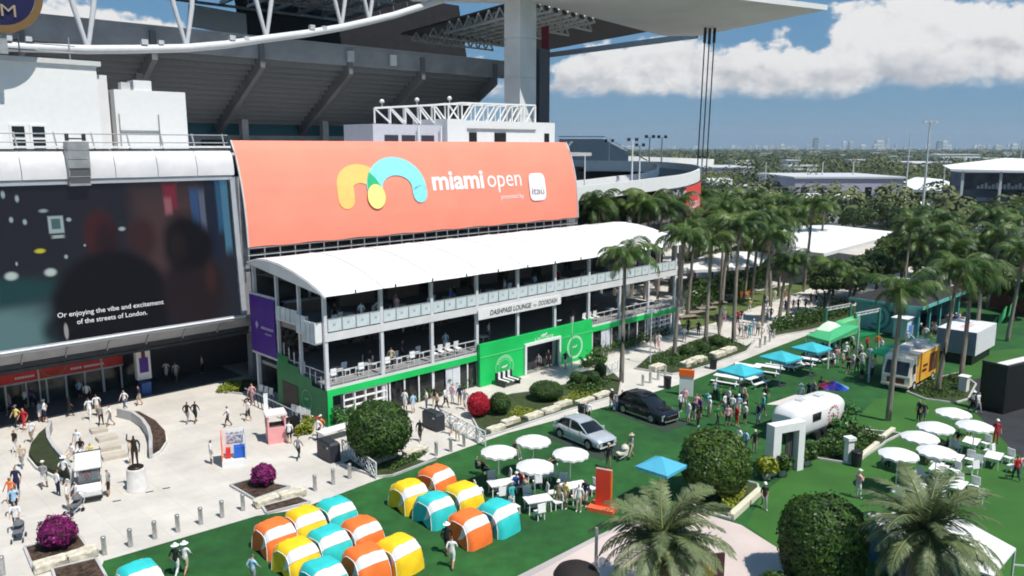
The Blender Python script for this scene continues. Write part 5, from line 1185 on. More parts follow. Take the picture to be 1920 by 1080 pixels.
shrub_patch('leafy_plants', 'yellow leafy plants beside the black high table', [(-15.20, 53.23), (-14.89, 55.39), (-14.29, 55.62), (-14.10, 53.76)], 900, .9, .2, yellow_leaf, 7)
shrub_patch('leafy_plants', 'green plants at the pavilion corner foot', [(-13.23, 55.39), (-12.74, 57.13), (-11.52, 56.54), (-12.10, 54.08)], 900, 1.3, .25, M('fresh leaves', (.05, .16, .03), .5, .2, 2.), 8)
shrub_patch('hedge_row', 'bright green hedge in front of the pavilion between round tree and gate', [(-8.91, 59.60), (-8.59, 61.87), (-3.46, 66.78), (-3.15, 64.91), (-7.19, 60.92)], 2000, 1.0, .2, MATS['fresh leaves'], 9)
shrub_patch('hedge_row', 'green hedge in front of the pavilion right of the gate', [(7.36, 73.81), (7.98, 76.41), (16.39, 85.62), (17.38, 84.11), (12.29, 77.88)], 2200, 1.0, .22, hedge_m, 10)
shrub_patch('leafy_plants', 'leafy plants by the lattice fence in front of the gate right edge', [(6.09, 70.65), (7.02, 72.85), (9.14, 73.81), (8.28, 70.65)], 900, 1.1, .25, hedge_m, 11)
shrub_patch('hedge_row', 'dark hedge row between promenade and green tents', [(27.90, 84.11), (29.53, 88.27), (41.56, 98.57), (41.26, 94.68), (32.76, 87.19)], 2600, 1.4, .3, hedge_m, 12)
shrub_patch('leafy_plants', 'mixed green plants filling the long bed before the gate', [(-0.39, 55.39), (1.61, 57.73), (7.51, 63.72), (8.77, 66.78), (5.34, 67.26), (4.46, 64.46), (6.05, 62.29)], 1500, .5, .2, hedge_m, 13)
shrub_patch('ground_plants', 'low dark plants under the row of palms in the promenade bed', [(11.69, 70.65), (13.63, 74.79), (21.90, 83.12), (23.56, 78.96), (16.64, 71.01)], 3000, .55, .22, hedge_m, 14)

# ================================================================ striped soft cabana cushions
CC = {'orange': M('orange canvas', (.93, .19, .035), .65, .05, 1.5, bump=.5, bscale=3.5), 'yellow': M('yellow canvas', (.93, .60, .015), .65, .05, 1.5, bump=.5, bscale=3.5), 'teal': M('turquoise canvas', (.03, .56, .55), .65, .05, 1.5, bump=.5, bscale=3.5)}
stripe_m = M('white canvas', (.80, .79, .79), .65, .04, 1.5, bump=.2, bscale=2.2)
def cushion_grids(seed):
    """one soft rounded block, cut across into rear panel, white stripe and front panel"""
    W2, D2, H_ = .86, 1.12, 1.5; nu, nv = 14, 26; rng = random.Random(seed); P = []
    def prof(t):      # closed side outline from the rear foot over the top to the front foot
        a = math.pi*(1-t); c, s = math.cos(a), math.sin(a)
        return (-D2*math.copysign(abs(c)**.62, c)*(1-.10*s), H_*s**.60)
    for i in range(nv+1):
        y, z = prof(i/nv); row = []
        for j in range(nu+1):
            x = -1+2*j/nu; e = (1-abs(x)**5)**.5*.22+.78 if abs(x) < 1 else .78
            b = .045*noise.noise(Vector((x*2+seed*3.1, i*.3, seed)))+.022*noise.noise(Vector((x*5+seed, i*.8, seed*2)))
            row.append((x*W2*(1-.10*(z/H_)**2), y*e*(1+b), z*e*(1+b)))
        P.append(row)
    k1, k2 = 16, 21
    return P, k1, k2
def cushion(p, colour, label, seed):
    t = thing('cabana_cushion', label, 'cushion', p, ANG+R(random.Random(seed).uniform(-5, 5)), 'striped cabana cushions on the turf')
    P, k1, k2 = cushion_grids(seed); m = CC[colour]
    for nm, a, b, mt_ in (('rear_panel', 0, k1, m), ('white_stripe', k1, k2, stripe_m), ('front_panel', k2, len(P)-1, m)):
        mb = MB(); rows = P[a:b+1]; mb.grid([r[::-1] for r in rows])
        for side in (0, -1):
            edge = [r[side] for r in rows]; n = len(edge)
            inx = [(e[0]*.97, e[1]*.6, e[2]*.6) for e in edge]; c = [(e[0]*.97, 0, .25) for e in edge]
            mb.grid([edge, inx, c] if side == 0 else [c, inx, edge])
        part(nm, mb, mt_, t)
    for side in (0, -1): part('piping', MB().tube([(q[0]*1.005, q[1], q[2]) for q in [r[side] for r in P]], .022, 5), stripe_m, t)
    for kk in (7, k1, k2): part('seam', MB().tube([(x, y*1.004, z*1.004) for x, y, z in P[kk]], .012, 4), M('seam thread', (.55, .42, .30), .8), t)
    return t
CUSH = [((-5.79, 42.30), 'yellow', 'yellow striped cushion at the left end of the right hand cluster'), ((-4.45, 44.36), 'orange', 'orange striped cushion at the back of the right hand cluster'), ((-4.19, 40.61), 'teal', 'turquoise striped cushion in the middle of the right hand cluster'), ((-2.74, 41.95), 'yellow', 'yellow striped cushion at the rear right of the right hand cluster'), ((-2.25, 38.44), 'orange', 'orange striped cushion at the front of the right hand cluster'), ((-0.79, 39.65), 'teal', 'turquoise striped cushion at the right end of the right hand cluster'),
        ((-11.93, 37.46), 'orange', 'orange striped cushion at the left end of the front cluster'), ((-10.76, 38.85), 'yellow', 'yellow striped cushion at the back of the front cluster'), ((-9.39, 39.96), 'teal', 'turquoise striped cushion at the rear tip of the front cluster'), ((-10.30, 35.43), 'yellow', 'yellow striped cushion at the front left of the front cluster'), ((-9.05, 36.69), 'teal', 'turquoise striped cushion in the centre of the front cluster'), ((-7.63, 37.69), 'orange', 'orange striped cushion at the rear right of the front cluster'),
        ((-8.57, 33.50), 'teal', 'turquoise striped cushion at the bottom edge of the front cluster'), ((-6.90, 34.83), 'orange', 'orange striped cushion at the front of the front cluster'), ((-5.50, 35.74), 'yellow', 'yellow striped cushion at the right end of the front cluster'), ((-16.80, 33.27), 'teal', 'single turquoise cushion at the bottom left near the bollards')]
for i, (p, c, l) in enumerate(CUSH): cushion(p, c, l, i+1)

# ================================================================ parasols, tables
def parasol_round(label, p, r=1.08, h=2.3, mat=fabric_white, group='white round parasols'):
    t = thing('parasol', label, 'parasol', p, rnd.uniform(0, 1), group); n = 12; rows = []
    for k, (q, z) in enumerate(((.02, h+.38), (.35, h+.30), (.7, h+.16), (1., h))):
        rows.append([(q*r*(1-(.045 if j % 2 and k == 3 else 0))*math.cos(math.pi*j/n), q*r*(1-(.045 if j % 2 and k == 3 else 0))*math.sin(math.pi*j/n), z+(.05 if j % 2 and k == 3 else 0)) for j in range(2*n)])
    rows.append([(x, y, z-.12) for x, y, z in rows[-1]])
    part('canopy', MB().grid(rows[::-1], 0, False, True), mat, t)
    part('pole', MB().tube([(0, 0, 0), (0, 0, h+.4)], .03, 8), white, t); part('base', MB().lathe([(.28, 0), (.28, .08), (.05, .1)], 14), lightgrey, t)
    for k in range(6): part('rib', MB().bar((0, 0, h+.3), (r*.9*math.cos(k*1.047), r*.9*math.sin(k*1.047), h+.0), .02), lightgrey, t)
    return t
cafe_t = None
def cafe_table(label, p, rz):
    t = thing('cafe_table', label, 'table', p, rz, 'white cafe tables')
    part('table_top', MB().b2((-.75, -.45, .70), (.75, .45, .75)), white, t)
    for x in (-.65, .65):
        for y in (-.38, .38): part('leg', MB().bar((x, y, 0), (x*.95, y*.9, .7), .05), white, t)
    part('cross_bar', MB().b2((-.65, -.03, .25), (.65, .03, .29)), white, t)
    return t
LEFT = [((-0.78, 44.69), 'white parasol at the left of the four near the silver SUV'), ((1.30, 46.44), 'white parasol at the back of the four near the silver SUV'), ((3.43, 44.36), 'white parasol right in front of the silver SUV'), ((1.29, 42.52), 'white parasol at the front of the four near the silver SUV')]
for i, (p, l) in enumerate(LEFT):
    parasol_round(l, p)
    cafe_table('white cafe table under the '+l.replace('white parasol ', 'parasol '), (p[0]+.15, p[1]-.75), R(20))
    for k, (dx, dy, a) in enumerate(((-1.15, -1.1, 300), (.2, -1.75, 10), (1.25, -.5, 110), (-.4, .2, 190))):
        dup(chair0, 'white chair on the %s side of the table, %s parasol' % (('left', 'front', 'right', 'rear')[k], ('left hand', 'rear', 'SUV side', 'front')[i]), (p[0]+dx, p[1]+dy), R(a+rnd.uniform(-20, 20)), 'white cafe chairs')
RIGHT = [((29.75, 51.63), 'white parasol farthest back of the six on the right lawn'), ((27.09, 48.81), 'white parasol at the middle left of the six right lawn ones'), ((29.75, 49.10), 'white parasol farthest right of the six on the right lawn'), ((25.20, 47.08), 'white parasol fourth from the back on the right lawn'), ((25.01, 44.69), 'white parasol nearest the camera of the six on the right lawn'), ((22.55, 44.28), 'white parasol farthest left of the six on the right lawn')]
for i, (p, l) in enumerate(RIGHT):
    parasol_round(l, p, 1.12)
    cafe_table('white cafe table under the '+l.replace('white parasol ', 'parasol '), (p[0]+.8, p[1]-1.0), R(50))
    for k, (dx, dy, a) in enumerate(((-.3, -1.3, 320), (1.4, -2.0, 20), (2.0, -.6, 120))):
        dup(chair0, 'white chair on the right lawn, %s side, under %s' % (('left', 'front', 'right')[k], ('the rearmost parasol', 'the middle left parasol', 'the rightmost parasol', 'the fourth parasol', 'the nearest parasol', 'the leftmost parasol')[i]), (p[0]+dx, p[1]+dy), R(a+rnd.uniform(-20, 20)), 'white cafe chairs')
def parasol_square(label, p, s=2.0, h=2.5, rz=0.2, mat=teal):
    t = thing('square_parasol', label, 'parasol', p, rz, 'teal square parasols')
    c = [(-s, -s), (s, -s), (s, s), (-s, s)]
    mb = MB().add([(0, 0, h+.55)]+[(x, y, h) for x, y in c]+[(x, y, h-.16) for x, y in c], [(0, 1, 2), (0, 2, 3), (0, 3, 4), (0, 4, 1), (1, 5, 6, 2), (2, 6, 7, 3), (3, 7, 8, 4), (4, 8, 5, 1)])
    part('canopy', mb, mat, t); part('pole', MB().tube([(0, 0, 0), (0, 0, h+.5)], .05, 8), lightgrey, t); part('base', MB().b2((-.4, -.4, 0), (.4, .4, .08)), dark, t)
    for x, y in c: part('rib', MB().bar((0, 0, h+.45), (x*.95, y*.95, h-.02), .03), lightgrey, t)
    return t
parasol_square('teal square parasol nearest the orange sign', (18.14, 61.47), 1.3, rz=ANG-.1)
parasol_square('teal square parasol in the middle of the three by the picnic tables', (22.76, 65.59), 1.3, rz=ANG-.1)
parasol_square('teal square parasol farthest back by the green tents', (26.48, 68.70), 1.25, rz=ANG-.1)
parasol_square('light blue square parasol beside the round clipped tree', (8.41, 42.65), 1.05, 2.3, ANG+.05, M('light blue canvas', (.08, .40, .56), .65))
def picnic(label, p, rz):
    t = thing('picnic_table', label, 'picnic table', p, rz, 'white picnic tables')
    part('table_top', MB().b2((-1.2, -.4, .72), (1.2, .4, .78)), white, t)
    for y in (-.85, .85): part('bench', MB().b2((-1.2, y-.15, .42), (1.2, y+.15, .47)), white, t)
    for x in (-.85, .85): part('leg_frame', MB().bar((x, -.8, 0), (x, -.25, .72), .07).bar((x, .8, 0), (x, .25, .72), .07).bar((x, -.85, .4), (x, .85, .4), .06), white, t)
for i, (g, a, l) in enumerate((((18.40, 65.68), -35, 'white picnic table under the nearest teal parasol'), ((21.03, 69.26), -35, 'white picnic table just behind the nearest teal parasol'), ((22.83, 68.92), -35, 'white picnic table between the first and second teal parasols'), ((20.54, 65.68), 40, 'white picnic table end on, right of the queue of people'), ((25.69, 71.01), 40, 'white picnic table right of the second teal parasol'), ((27.08, 71.74), -35, 'white picnic table with seated people near the second teal parasol'), ((29.38, 73.61), 35, 'white picnic table below the rearmost teal parasol'), ((24.71, 71.01), -35, 'white picnic table under the second teal parasol'))):
    picnic(l, g, R(a))
rainbow = [M('rainbow %d' % i, c, .6) for i, c in enumerate(((.10, .03, .30), (.02, .06, .50), (.30, .62, .66), (.70, .62, .45), (.80, .25, .12), (.60, .03, .05)))]
rbp = thing('rainbow_parasol', 'rainbow coloured round parasol behind the white trailer', 'parasol', (24.09, 57.71), R(200))
mb = MB()
for k in range(12): mb.add([(0, 0, 2.75), (1.1*math.cos(k*math.pi/6), 1.1*math.sin(k*math.pi/6), 2.3), (1.1*math.cos((k+1)*math.pi/6), 1.1*math.sin((k+1)*math.pi/6), 2.3)], [(0, 1, 2)], min(5, k//2))
part('canopy', mb, rainbow, rbp); part('pole', MB().tube([(0, 0, 0), (0, 0, 2.7)], .03, 6), lightgrey, rbp)
# signs
os_ = thing('orange_totem', 'tall red orange sign panel on a square base on the turf', 'sign', (5.08, 41.96), R(-25))
part('panel', MB().b2((-.42, -.08, .22), (.42, .08, 2.35)), M('red orange print', (.72, .055, .025), .5), os_); part('side_strip', MB().b2((.425, -.085, .22), (.50, .085, 2.35)), orange, os_); part('top_cap', MB().b2((-.42, -.085, 2.352), (.5, .085, 2.40)), M('cap grey', (.55, .35, .28), .6), os_)
part('base', MB().b2((-.75, -.55, .012), (.75, .55, .22)), M('coral base', (.88, .14, .06), .5), os_)
ow = thing('orange_white_totem', 'tall white sign with orange head behind the crowd near the black SUV', 'sign', (14.18, 62.71), R(-20))
part('panel', MB().b2((-.55, -.1, .0), (.55, .1, 1.6)), white, ow); part('head', MB().b2((-.6, -.14, 1.6), (.6, .14, 2.2)), orange, ow)
# litter bins
for i, (g, l) in enumerate((((13.05, 64.76), 'black litter bin on the kerb walk behind the black SUV'), ((5.24, 57.36), 'black litter bin behind the silver SUV roof'), ((18.36, 70.65), 'black litter bin left of the nearest teal parasol'), ((21.87, 48.11), 'black litter bin at the tip of the planted island'), ((26.07, 42.64), 'dark green square tub alone on the right lawn'))):
    t = thing('litter_bin', l, 'bin', g, 0, 'litter bins')
    part('drum', MB().lathe([(.30, .012), (.33, .9), (.33, .95)], 16), M('bin black', (.02, .022, .024), .5), t); part('rim', MB().lathe([(.35, .92), (.35, .99), (.2, 1.0)], 16), black, t)

# ================================================================ cars
def loft(mb, secs, mi=0, smooth=True):
    n = len(secs[0]); mb.grid([s for s in secs], mi, smooth, True); mb.add(secs[0], [list(range(n))[::-1]], mi); mb.add(secs[-1], [list(range(n))], mi)
def suv(label, p, rz, paint, trim, L=4.7, Wd=.95, Hh=1.66, grp=None):
    t = thing('parked_suv', label, 'car', p, rz); h = L/2
    def sec(x, w, zb, zm, zt, cr=.90): return [(x, -w*.90, zb), (x, w*.90, zb), (x, w, zb+.18), (x, w, zm), (x, w*cr, zt), (x, w*.5, zt+.03), (x, -w*.5, zt+.03), (x, -w*cr, zt), (x, -w, zm), (x, -w, zb+.18)]
    mb = MB(); loft(mb, [sec(-h, Wd*.80, .42, .80, .92), sec(-h+.12, Wd*.93, .30, .86, 1.0), sec(-h+.7, Wd, .26, .88, 1.02), sec(-.2, Wd, .24, .86, .99), sec(.75, Wd, .24, .84, .99), sec(1.3, Wd*.99, .26, .84, .97), sec(h-.45, Wd*.96, .26, .80, .90), sec(h-.12, Wd*.88, .28, .74, .82), sec(h, Wd*.74, .36, .64, .70)])
    part('body', mb, paint, t)
    cb = MB(); rf = Hh
    def cs(x, w0, w1, z1): return [(x, -w0, .97), (x, w0, .97), (x, w1, z1-.06), (x, w1*.85, z1), (x, -w1*.85, z1), (x, -w1, z1-.06)]
    loft(cb, [cs(-h+.18, Wd*.84, Wd*.80, 1.05), cs(-h+.95, Wd*.90, Wd*.70, rf-.12), cs(-.8, Wd*.91, Wd*.73, rf), cs(-.2, Wd*.91, Wd*.73, rf-.02), cs(.22, Wd*.90, Wd*.71, rf-.12), cs(1.15, Wd*.86, Wd*.82, 1.02)])
    part('cabin', cb, darkglass, t)
    rfm = MB(); loft(rfm, [[(x, -w, z), (x, w, z), (x, w, z+.05), (x, w*.8, z+.075), (x, -w*.8, z+.075), (x, -w, z+.05)] for x, w, z in ((-h+.88, Wd*.69, rf-.16), (-.8, Wd*.745, rf-.035), (-.2, Wd*.74, rf-.05), (.27, Wd*.725, rf-.16))])
    part('roof', rfm, paint, t)
    for s in (-1, 1):
        part('pillar', MB().bar((.22, s*Wd*.725, rf-.12), (1.17, s*Wd*.865, 1.0), .07, .06).bar((-.55, s*Wd*.755, rf-.05), (-.5, s*Wd*.92, 1.0), .06, .06).bar((-h+.92, s*Wd*.72, rf-.12), (-h+.42, s*Wd*.88, 1.02), .25, .07), paint, t)
        part('mirror', MB().box((.78, s*(Wd+.10), 1.06), (.14, .2, .13)), paint, t)
        part('headlight', MB().b2((h-.24, s*Wd*.86-.04, .40), (h-.10, s*Wd*.86+.04, .76)), M('lamp glass', (.75, .78, .80), .1), t)
        part('tail_light', MB().b2((-h+.01, s*Wd*.74-.06, .62), (-h+.10, s*Wd*.74+.06, .95)), M('tail red', (.35, .01, .01), .2), t)
        part('door_gap', MB().b2((-.42, s*Wd*1.001-.004, .36), (-.405, s*Wd*1.001+.004, .95)).b2((.72, s*Wd*1.001-.004, .36), (.735, s*Wd*1.001+.004, .95)).b2((-1.0, s*Wd*1.001-.004, .60), (-.985, s*Wd*1.001+.004, .95)), black, t)
        for hx in (-.85, .28): part('door_handle', MB().b2((hx, s*(Wd+.012)-.012, .80), (hx+.16, s*(Wd+.012)+.012, .83)), trim, t)
        part('sill', MB().b2((-1.1, s*(Wd+.005)-.02, .24), (1.1, s*(Wd+.005)+.02, .36)), trim, t)
        for x in (-1.42, 1.40):
            part('wheel_arch', MB().tube([(x, s*(Wd-.16), .38), (x, s*(Wd+.006), .38)], .42, 18), black, t)
            w_ = part('wheel', MB().tube([(x, s*(Wd-.22), .36), (x, s*(Wd+.02), .36)], .36, 18), rubber, t)
            part('rim', MB().tube([(x, s*(Wd-.10), .36), (x, s*(Wd+.03), .36)], .23, 12), steel, w_)
    part('grille', MB().b2((h-.06, -.5, .42), (h+.015, .5, .68)), black, t); part('front_trim', MB().b2((h-.10, -.72, .28), (h+.02, .72, .36)).b2((h-.03, -.5, .685), (h+.022, .5, .705)), trim, t)
    part('number_plate', MB().b2((-h-.015, -.25, .62), (-h+.02, .25, .75)), white, t)
    return t
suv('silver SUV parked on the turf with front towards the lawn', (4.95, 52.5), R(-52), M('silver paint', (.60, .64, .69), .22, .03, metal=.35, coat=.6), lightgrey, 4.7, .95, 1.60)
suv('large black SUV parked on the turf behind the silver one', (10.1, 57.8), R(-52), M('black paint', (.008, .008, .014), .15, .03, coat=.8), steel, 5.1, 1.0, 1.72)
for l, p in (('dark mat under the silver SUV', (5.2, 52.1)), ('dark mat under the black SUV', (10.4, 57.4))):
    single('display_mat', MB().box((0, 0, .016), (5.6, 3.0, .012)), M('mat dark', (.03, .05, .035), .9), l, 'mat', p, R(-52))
# trailer and portal
trl = thing('white_trailer', 'white rounded caravan trailer with red ring of letters on its side', 'trailer', (20.9, 53.9), R(38))
mb = MB(); secs = []
for x, k in ((-3.1, .45), (-2.95, .72), (-2.6, .90), (-2.0, .99), (0, 1), (2.0, .99), (2.6, .90), (2.95, .72), (3.1, .45)):
    pr = [(math.copysign(abs(math.cos(t))**.55, math.cos(t))*1.15*(.5+.5*k), 1.52+math.copysign(abs(math.sin(t))**.62, math.sin(t))*1.14*k) for t in [2*math.pi*i/20 for i in range(20)]]
    secs.append([(x, y, z) for y, z in pr])
loft(mb, secs); part('shell', mb, M('trailer white', (.80, .79, .77), .3, .03, .7), trl)
tf = lambda v: (lambda x, z: (x, v, z))
rr_ = MB()
for k in range(16):
    a = 2*math.pi*k/16; flat(rr_, [(math.cos(a+d)*q+1.2, 1.5+math.sin(a+d)*q) for d, q in ((-.10, .52), (.10, .52), (.07, .72), (-.07, .72))], tf(-1.165))
flat(rr_, disc_pts((1.2, 1.5), .10, .12, 10), tf(-1.165))
part('ring_lettering', rr_, M('ring red', (.55, .05, .05), .6), trl)
part('front_window', MB().add([(-2.95, -.65, 1.5), (-2.95, .65, 1.5), (-2.75, .55, 2.1), (-2.75, -.55, 2.1)], [(0, 1, 2, 3)]).b2((-3.02, -.6, 1.35), (-2.96, .6, 1.5)), darkglass, trl)
part('side_window', MB().b2((-1.4, -1.175, 1.5), (-.4, -1.15, 2.05)), darkglass, trl)
for x, y in ((-1, .1), (.9, -.1)): part('roof_vent', MB().b2((x-.3, y-.25, 2.64), (x+.3, y+.25, 2.74)), lightgrey, trl)
for s in (-1, 1):
    for x in (-.5, .5): part('wheel', MB().tube([(x, s*.9, .33), (x, s*1.12, .33)], .33, 14), rubber, trl)
part('awning', MB().add([(-1.8, 1.1, 2.2), (1.8, 1.1, 2.2), (1.8, 2.3, 1.95), (-1.8, 2.3, 1.95)], [(0, 1, 2, 3)]), M('awning cream', (.72, .64, .58), .7), trl)
pg = thing('white_portal', 'white square portal frame standing in front of the trailer', 'portal', (17.0, 47.3), R(24))
part('pillar', MB().b2((-1.25, -.35, 0), (-.65, .35, 2.7)), white, pg); part('pillar', MB().b2((.75, -.35, 0), (1.25, .35, 2.7)), white, pg)
part('lintel', MB().b2((-1.25, -.35, 2.7), (1.25, .35, 3.2)), white, pg); part('hanging_curtain', MB().b2((.2, .1, .1), (.72, .2, 2.69)).b2((.3, .05, .1), (.36, .1, 2.69)).b2((.5, .05, .1), (.56, .1, 2.69)), M('curtain dark', (.10, .09, .09), .8), pg)
for g, l in (((16.62, 46.61), 'potted palm plant at the foot of the white portal left pillar'), ((18.78, 48.29), 'flower pot at the right foot of the white portal'), ((15.55, 46.12), 'yellow green potted plant left of the white portal')):
    t = thing('potted_plant', l, 'plant', g); part('pot', MB().lathe([(.22, .012), (.32, .45), (.28, .47)], 12), M('pale pot', (.6, .58, .5), .7), t)
    mb = MB(); leaf_cloud(mb, random.Random(len(l)), 260, .32, ellipsoid(.6, .6, .5, (0, 0, .85), 1, .2, -.6), 0, 1.); part('leaves', mb, hedge_m if 'yellow' not in l else yellow_leaf, t)
# food truck
ft_ = thing('food_truck', 'orange and yellow food truck with white cab facing the lawn', 'truck', (34.0, 66.2), ANG+math.pi)
ob, cr_ = M('truck orange', (.86, .30, .03), .4, .1, .8, second=(.85, .52, .06)), M('truck cream', (.80, .70, .58), .4)
part('box_body', MB().b2((-3.6, -1.15, .55), (1.6, 1.15, 3.0)), ob, ft_); part('cab', MB().add([(x, y, z) for y in (-1.13, 1.13) for x, z in ((1.61, .5), (3.0, .5), (3.05, 1.3), (2.55, 2.75), (1.61, 2.95))], [(0, 1, 2, 3, 4), (9, 8, 7, 6, 5)]+[(i, i+5, (i+1) % 5+5, (i+1) % 5) for i in range(5)]), cr_, ft_)
part('windscreen', MB().add([(3.03, -.95, 1.42), (3.03, .95, 1.42), (2.66, .9, 2.48), (2.66, -.9, 2.48)], [(0, 1, 2, 3)]), darkglass, ft_); part('grille', MB().b2((3.0, -.7, .7), (3.06, .7, 1.15)), M('truck grille', (.16, .04, .03), .6), ft_)
part('bumper', MB().b2((2.95, -1.1, .42), (3.2, 1.1, .6)), M('truck bumper', (.72, .60, .5), .5), ft_)
for s in (-1, 1): part('headlight', MB().b2((3.02, s*.9-.12, .8), (3.07, s*.9+.12, 1.02)), white, ft_); part('side_window', MB().b2((1.9, s*1.14-.01, 1.5), (2.5, s*1.14+.01, 2.3)), darkglass, ft_)
part('roof', MB().b2((-3.62, -1.17, 3.0), (1.62, 1.17, 3.06)), cr_, ft_)
for k, (x, y, sx, sy, sz) in enumerate(((-2.5, 0, 1, .9, .4), (-1, .3, .9, .7, .35), (.5, -.2, .8, .8, .3))): part('roof_unit', MB().box((x, y, 3.06+sz/2), (sx, sy, sz)), lightgrey, ft_)
part('side_print', MB().b2((-3.0, 1.155, 1.0), (-1.2, 1.17, 2.6)).b2((-.8, 1.155, 1.7), (.2, 1.17, 1.9), 1).b2((-.6, 1.155, 1.3), (.4, 1.17, 1.5), 1), [M('print brown', (.16, .05, .02), .6, .3, 2.), black], ft_)
part('serving_awning', MB().add([(-2.4, -1.17, 2.7), (1.0, -1.17, 2.7), (1.0, -2.4, 2.45), (-2.4, -2.4, 2.45)], [(0, 3, 2, 1)]), green_b, ft_)
for x in (-2.3, 2.0):
    for s in (-1, 1):
        w_ = part('wheel', MB().tube([(x, s*.85, .42), (x, s*1.16, .42)], .42, 16), rubber, ft_); part('rim', MB().tube([(x, s*.9, .42), (x, s*1.18, .42)], .22, 12), lightgrey, w_)
# teal house, container, tents, black stage
hs_ = thing('teal_house', 'teal pavilion house with dark hipped roof behind the food truck', 'building', (43.1, 83.1), ANG)
tw = M('teal wall', (.24, .50, .50), .6, .05, .6)
part('wall', MB().b2((0, 0, 0), (.2, 6.6, 3.4)).b2((.2, 6.4, 0), (13, 6.6, 3.4)).b2((12.8, .2, 0), (13, 6.4, 3.4)), tw, hs_)
part('floor', MB().b2((.2, .2, .012), (12.8, 6.4, .1)), dark, hs_)
part('roof', MB().add([(-.6, -.6, 3.4), (13.6, -.6, 3.4), (13.6, 7.2, 3.4), (-.6, 7.2, 3.4), (3, 3.3, 5.1), (10, 3.3, 5.1)], [(0, 1, 5, 4), (1, 2, 5), (2, 3, 4, 5), (3, 0, 4), (3, 2, 1, 0)]), M('dark shingle roof', (.035, .033, .034), .85, .2, 3.), hs_)
part('fascia', MB().b2((-.65, -.65, 3.1), (13.65, -.55, 3.45)).b2((-.65, -.55, 3.1), (-.55, 7.2, 3.42)), M('teal trim', (.14, .46, .43), .5), hs_)
for u in (0, 3.3, 6.6, 9.9, 12.8): part('porch_post', MB().b2((u, -.12, 0), (u+.3, .18, 3.1)), M('teal post', (.10, .40, .38), .5), hs_)
cm = MB(); stroke(cm, [(4.3+1.5*math.cos(R(a)), 1.6+1.5*math.sin(R(a))) for a in range(60, 310, 10)], .25, lambda x, z: (-.03, x, z), rnd=False); stroke(cm, [(4.3+.9*math.cos(R(a)), 1.6+.9*math.sin(R(a))) for a in range(60, 310, 10)], .2, lambda x, z: (-.03, x, z), rnd=False)
part('wall_rings', cm, M('teal ring', (.05, .22, .24), .6), hs_)
part('window', MB().b2((-.04, 2.0, 1.7), (-.01, 2.8, 2.4)).b2((-.045, 2.37, 1.7), (-.041, 2.43, 2.4), 1), [darkglass, tw], hs_)
cn = thing('white_container', 'white box container raised on a black block right of the food truck', 'container', (42.6, 71.4), ANG)
part('box', MB().b2((0, 0, 1.0), (6.0, 3.4, 3.2)), M('container white', (.74, .73, .75), .5), cn); part('black_block', MB().b2((.3, .3, 0), (5.7, 3.1, 1.0)), black, cn)  # solid black block fills the space under the raised box
part('end_face', MB().b2((-.03, .03, 1.02), (-.005, 3.37, 3.18)), M('slate grey panel', (.20, .22, .29), .6), cn); part('print', MB().b2((1.5, 1.2, 3.2), (3.6, 2.0, 3.21)), M('coral print', (.72, .45, .42), .6), cn)
vb = thing('vending_box', 'white and blue vending box by the teal house corner', 'vending machine', (41.64, 83.12), ANG)
part('cabinet', MB().b2((-.9, -.7, 0), (.9, .7, 2.2)), M('pale blue white', (.62, .72, .80), .5), vb); part('blue_print', MB().b2((-.4, -.72, .4), (.7, -.70, 1.4)), M('light blue print', (.10, .25, .62), .5), vb); part('top_sign', MB().b2((-1.6, -.9, 2.2), (.95, .75, 2.3)), white, vb)
gtent = canopy_tent('green_tent', 'green tent roof with white hump left of the truss stage', [(27.63, 73.17), (28.80, 70.66), (34.19, 76.79), (32.86, 78.98)], 2.6, .3, M('tent green', (.06, .40, .16), .6), rise=.4)
canopy_tent('pale_tent', 'pale round topped tent in front of the green tents', [(28.86, 74.09), (29.78, 73.21), (31.84, 75.47), (30.95, 76.89)], 2.9, .25, M('tent pale green', (.62, .74, .58), .6), rise=.6)
canopy_tent('green_wall_tent', 'long light green tent leading to the teal house', [(32.09, 77.67), (36.30, 81.70), (37.23, 83.87), (33.23, 80.14)], 2.4, 1.6, M('tent light green', (.14, .50, .20), .6), rise=.1)
canopy_tent('green_parasol_tent', 'small bright green canopy beside the food truck roof', [(30.66, 66.45), (31.83, 65.04), (34.29, 68.30), (33.24, 69.27)], 2.7, .15, M('canopy bright green', (.02, .46, .17), .6), rise=.3)
tsn = thing('truss_stage', 'green square truss frame stage left of the vending box', 'truss', (35.61, 81.22), ANG-R(10))
for x in (0, 4.4):
    for y in (0, 3.4): part('truss_post', MB().b2((x-.12, y-.12, 0), (x+.12, y+.12, 3.0)), M('truss green', (.05, .22, .16), .5), tsn)
for y in (0, 3.4):
    m = MB().bar((0, y, 3.0), (4.4, y, 3.0), .08).bar((0, y, 2.7), (4.4, y, 2.7), .08)
    for k in range(8): m.bar((k*.55, y, 2.7 if k % 2 else 3.0), ((k+1)*.55, y, 3.0 if k % 2 else 2.7), .05)
    part('truss_beam', m, lightgrey, tsn)
part('stage_floor', MB().b2((0, 0, .012), (4.4, 3.4, .3)), green_d, tsn)
bs_ = thing('black_stage_tent', 'black roofed stage box at the right picture edge', 'stage', (37.15, 57.97), R(30))
part('wall', MB().b2((0, 0, 0), (9, .2, 3.7)).b2((0, .2, 0), (.2, 1.9, 3.7)), black, bs_); part('roof_beam', MB().bar((0, 0, 3.77), (0, 1.9, 3.77), .15).bar((0, 0, 3.77), (9, 0, 3.77), .15), dark, bs_)
part('pink_cover', MB().b2((.6, .4, 3.2), (2.6, .9, 3.35)), M('pink cover', (.75, .12, .18), .6), bs_); part('white_cover', MB().b2((1.8, 1.0, 3.2), (6, 1.8, 3.4)), offwhite, bs_); part('inner_floor', MB().b2((.2, .2, .03), (9, 1.9, .1)), black, bs_)
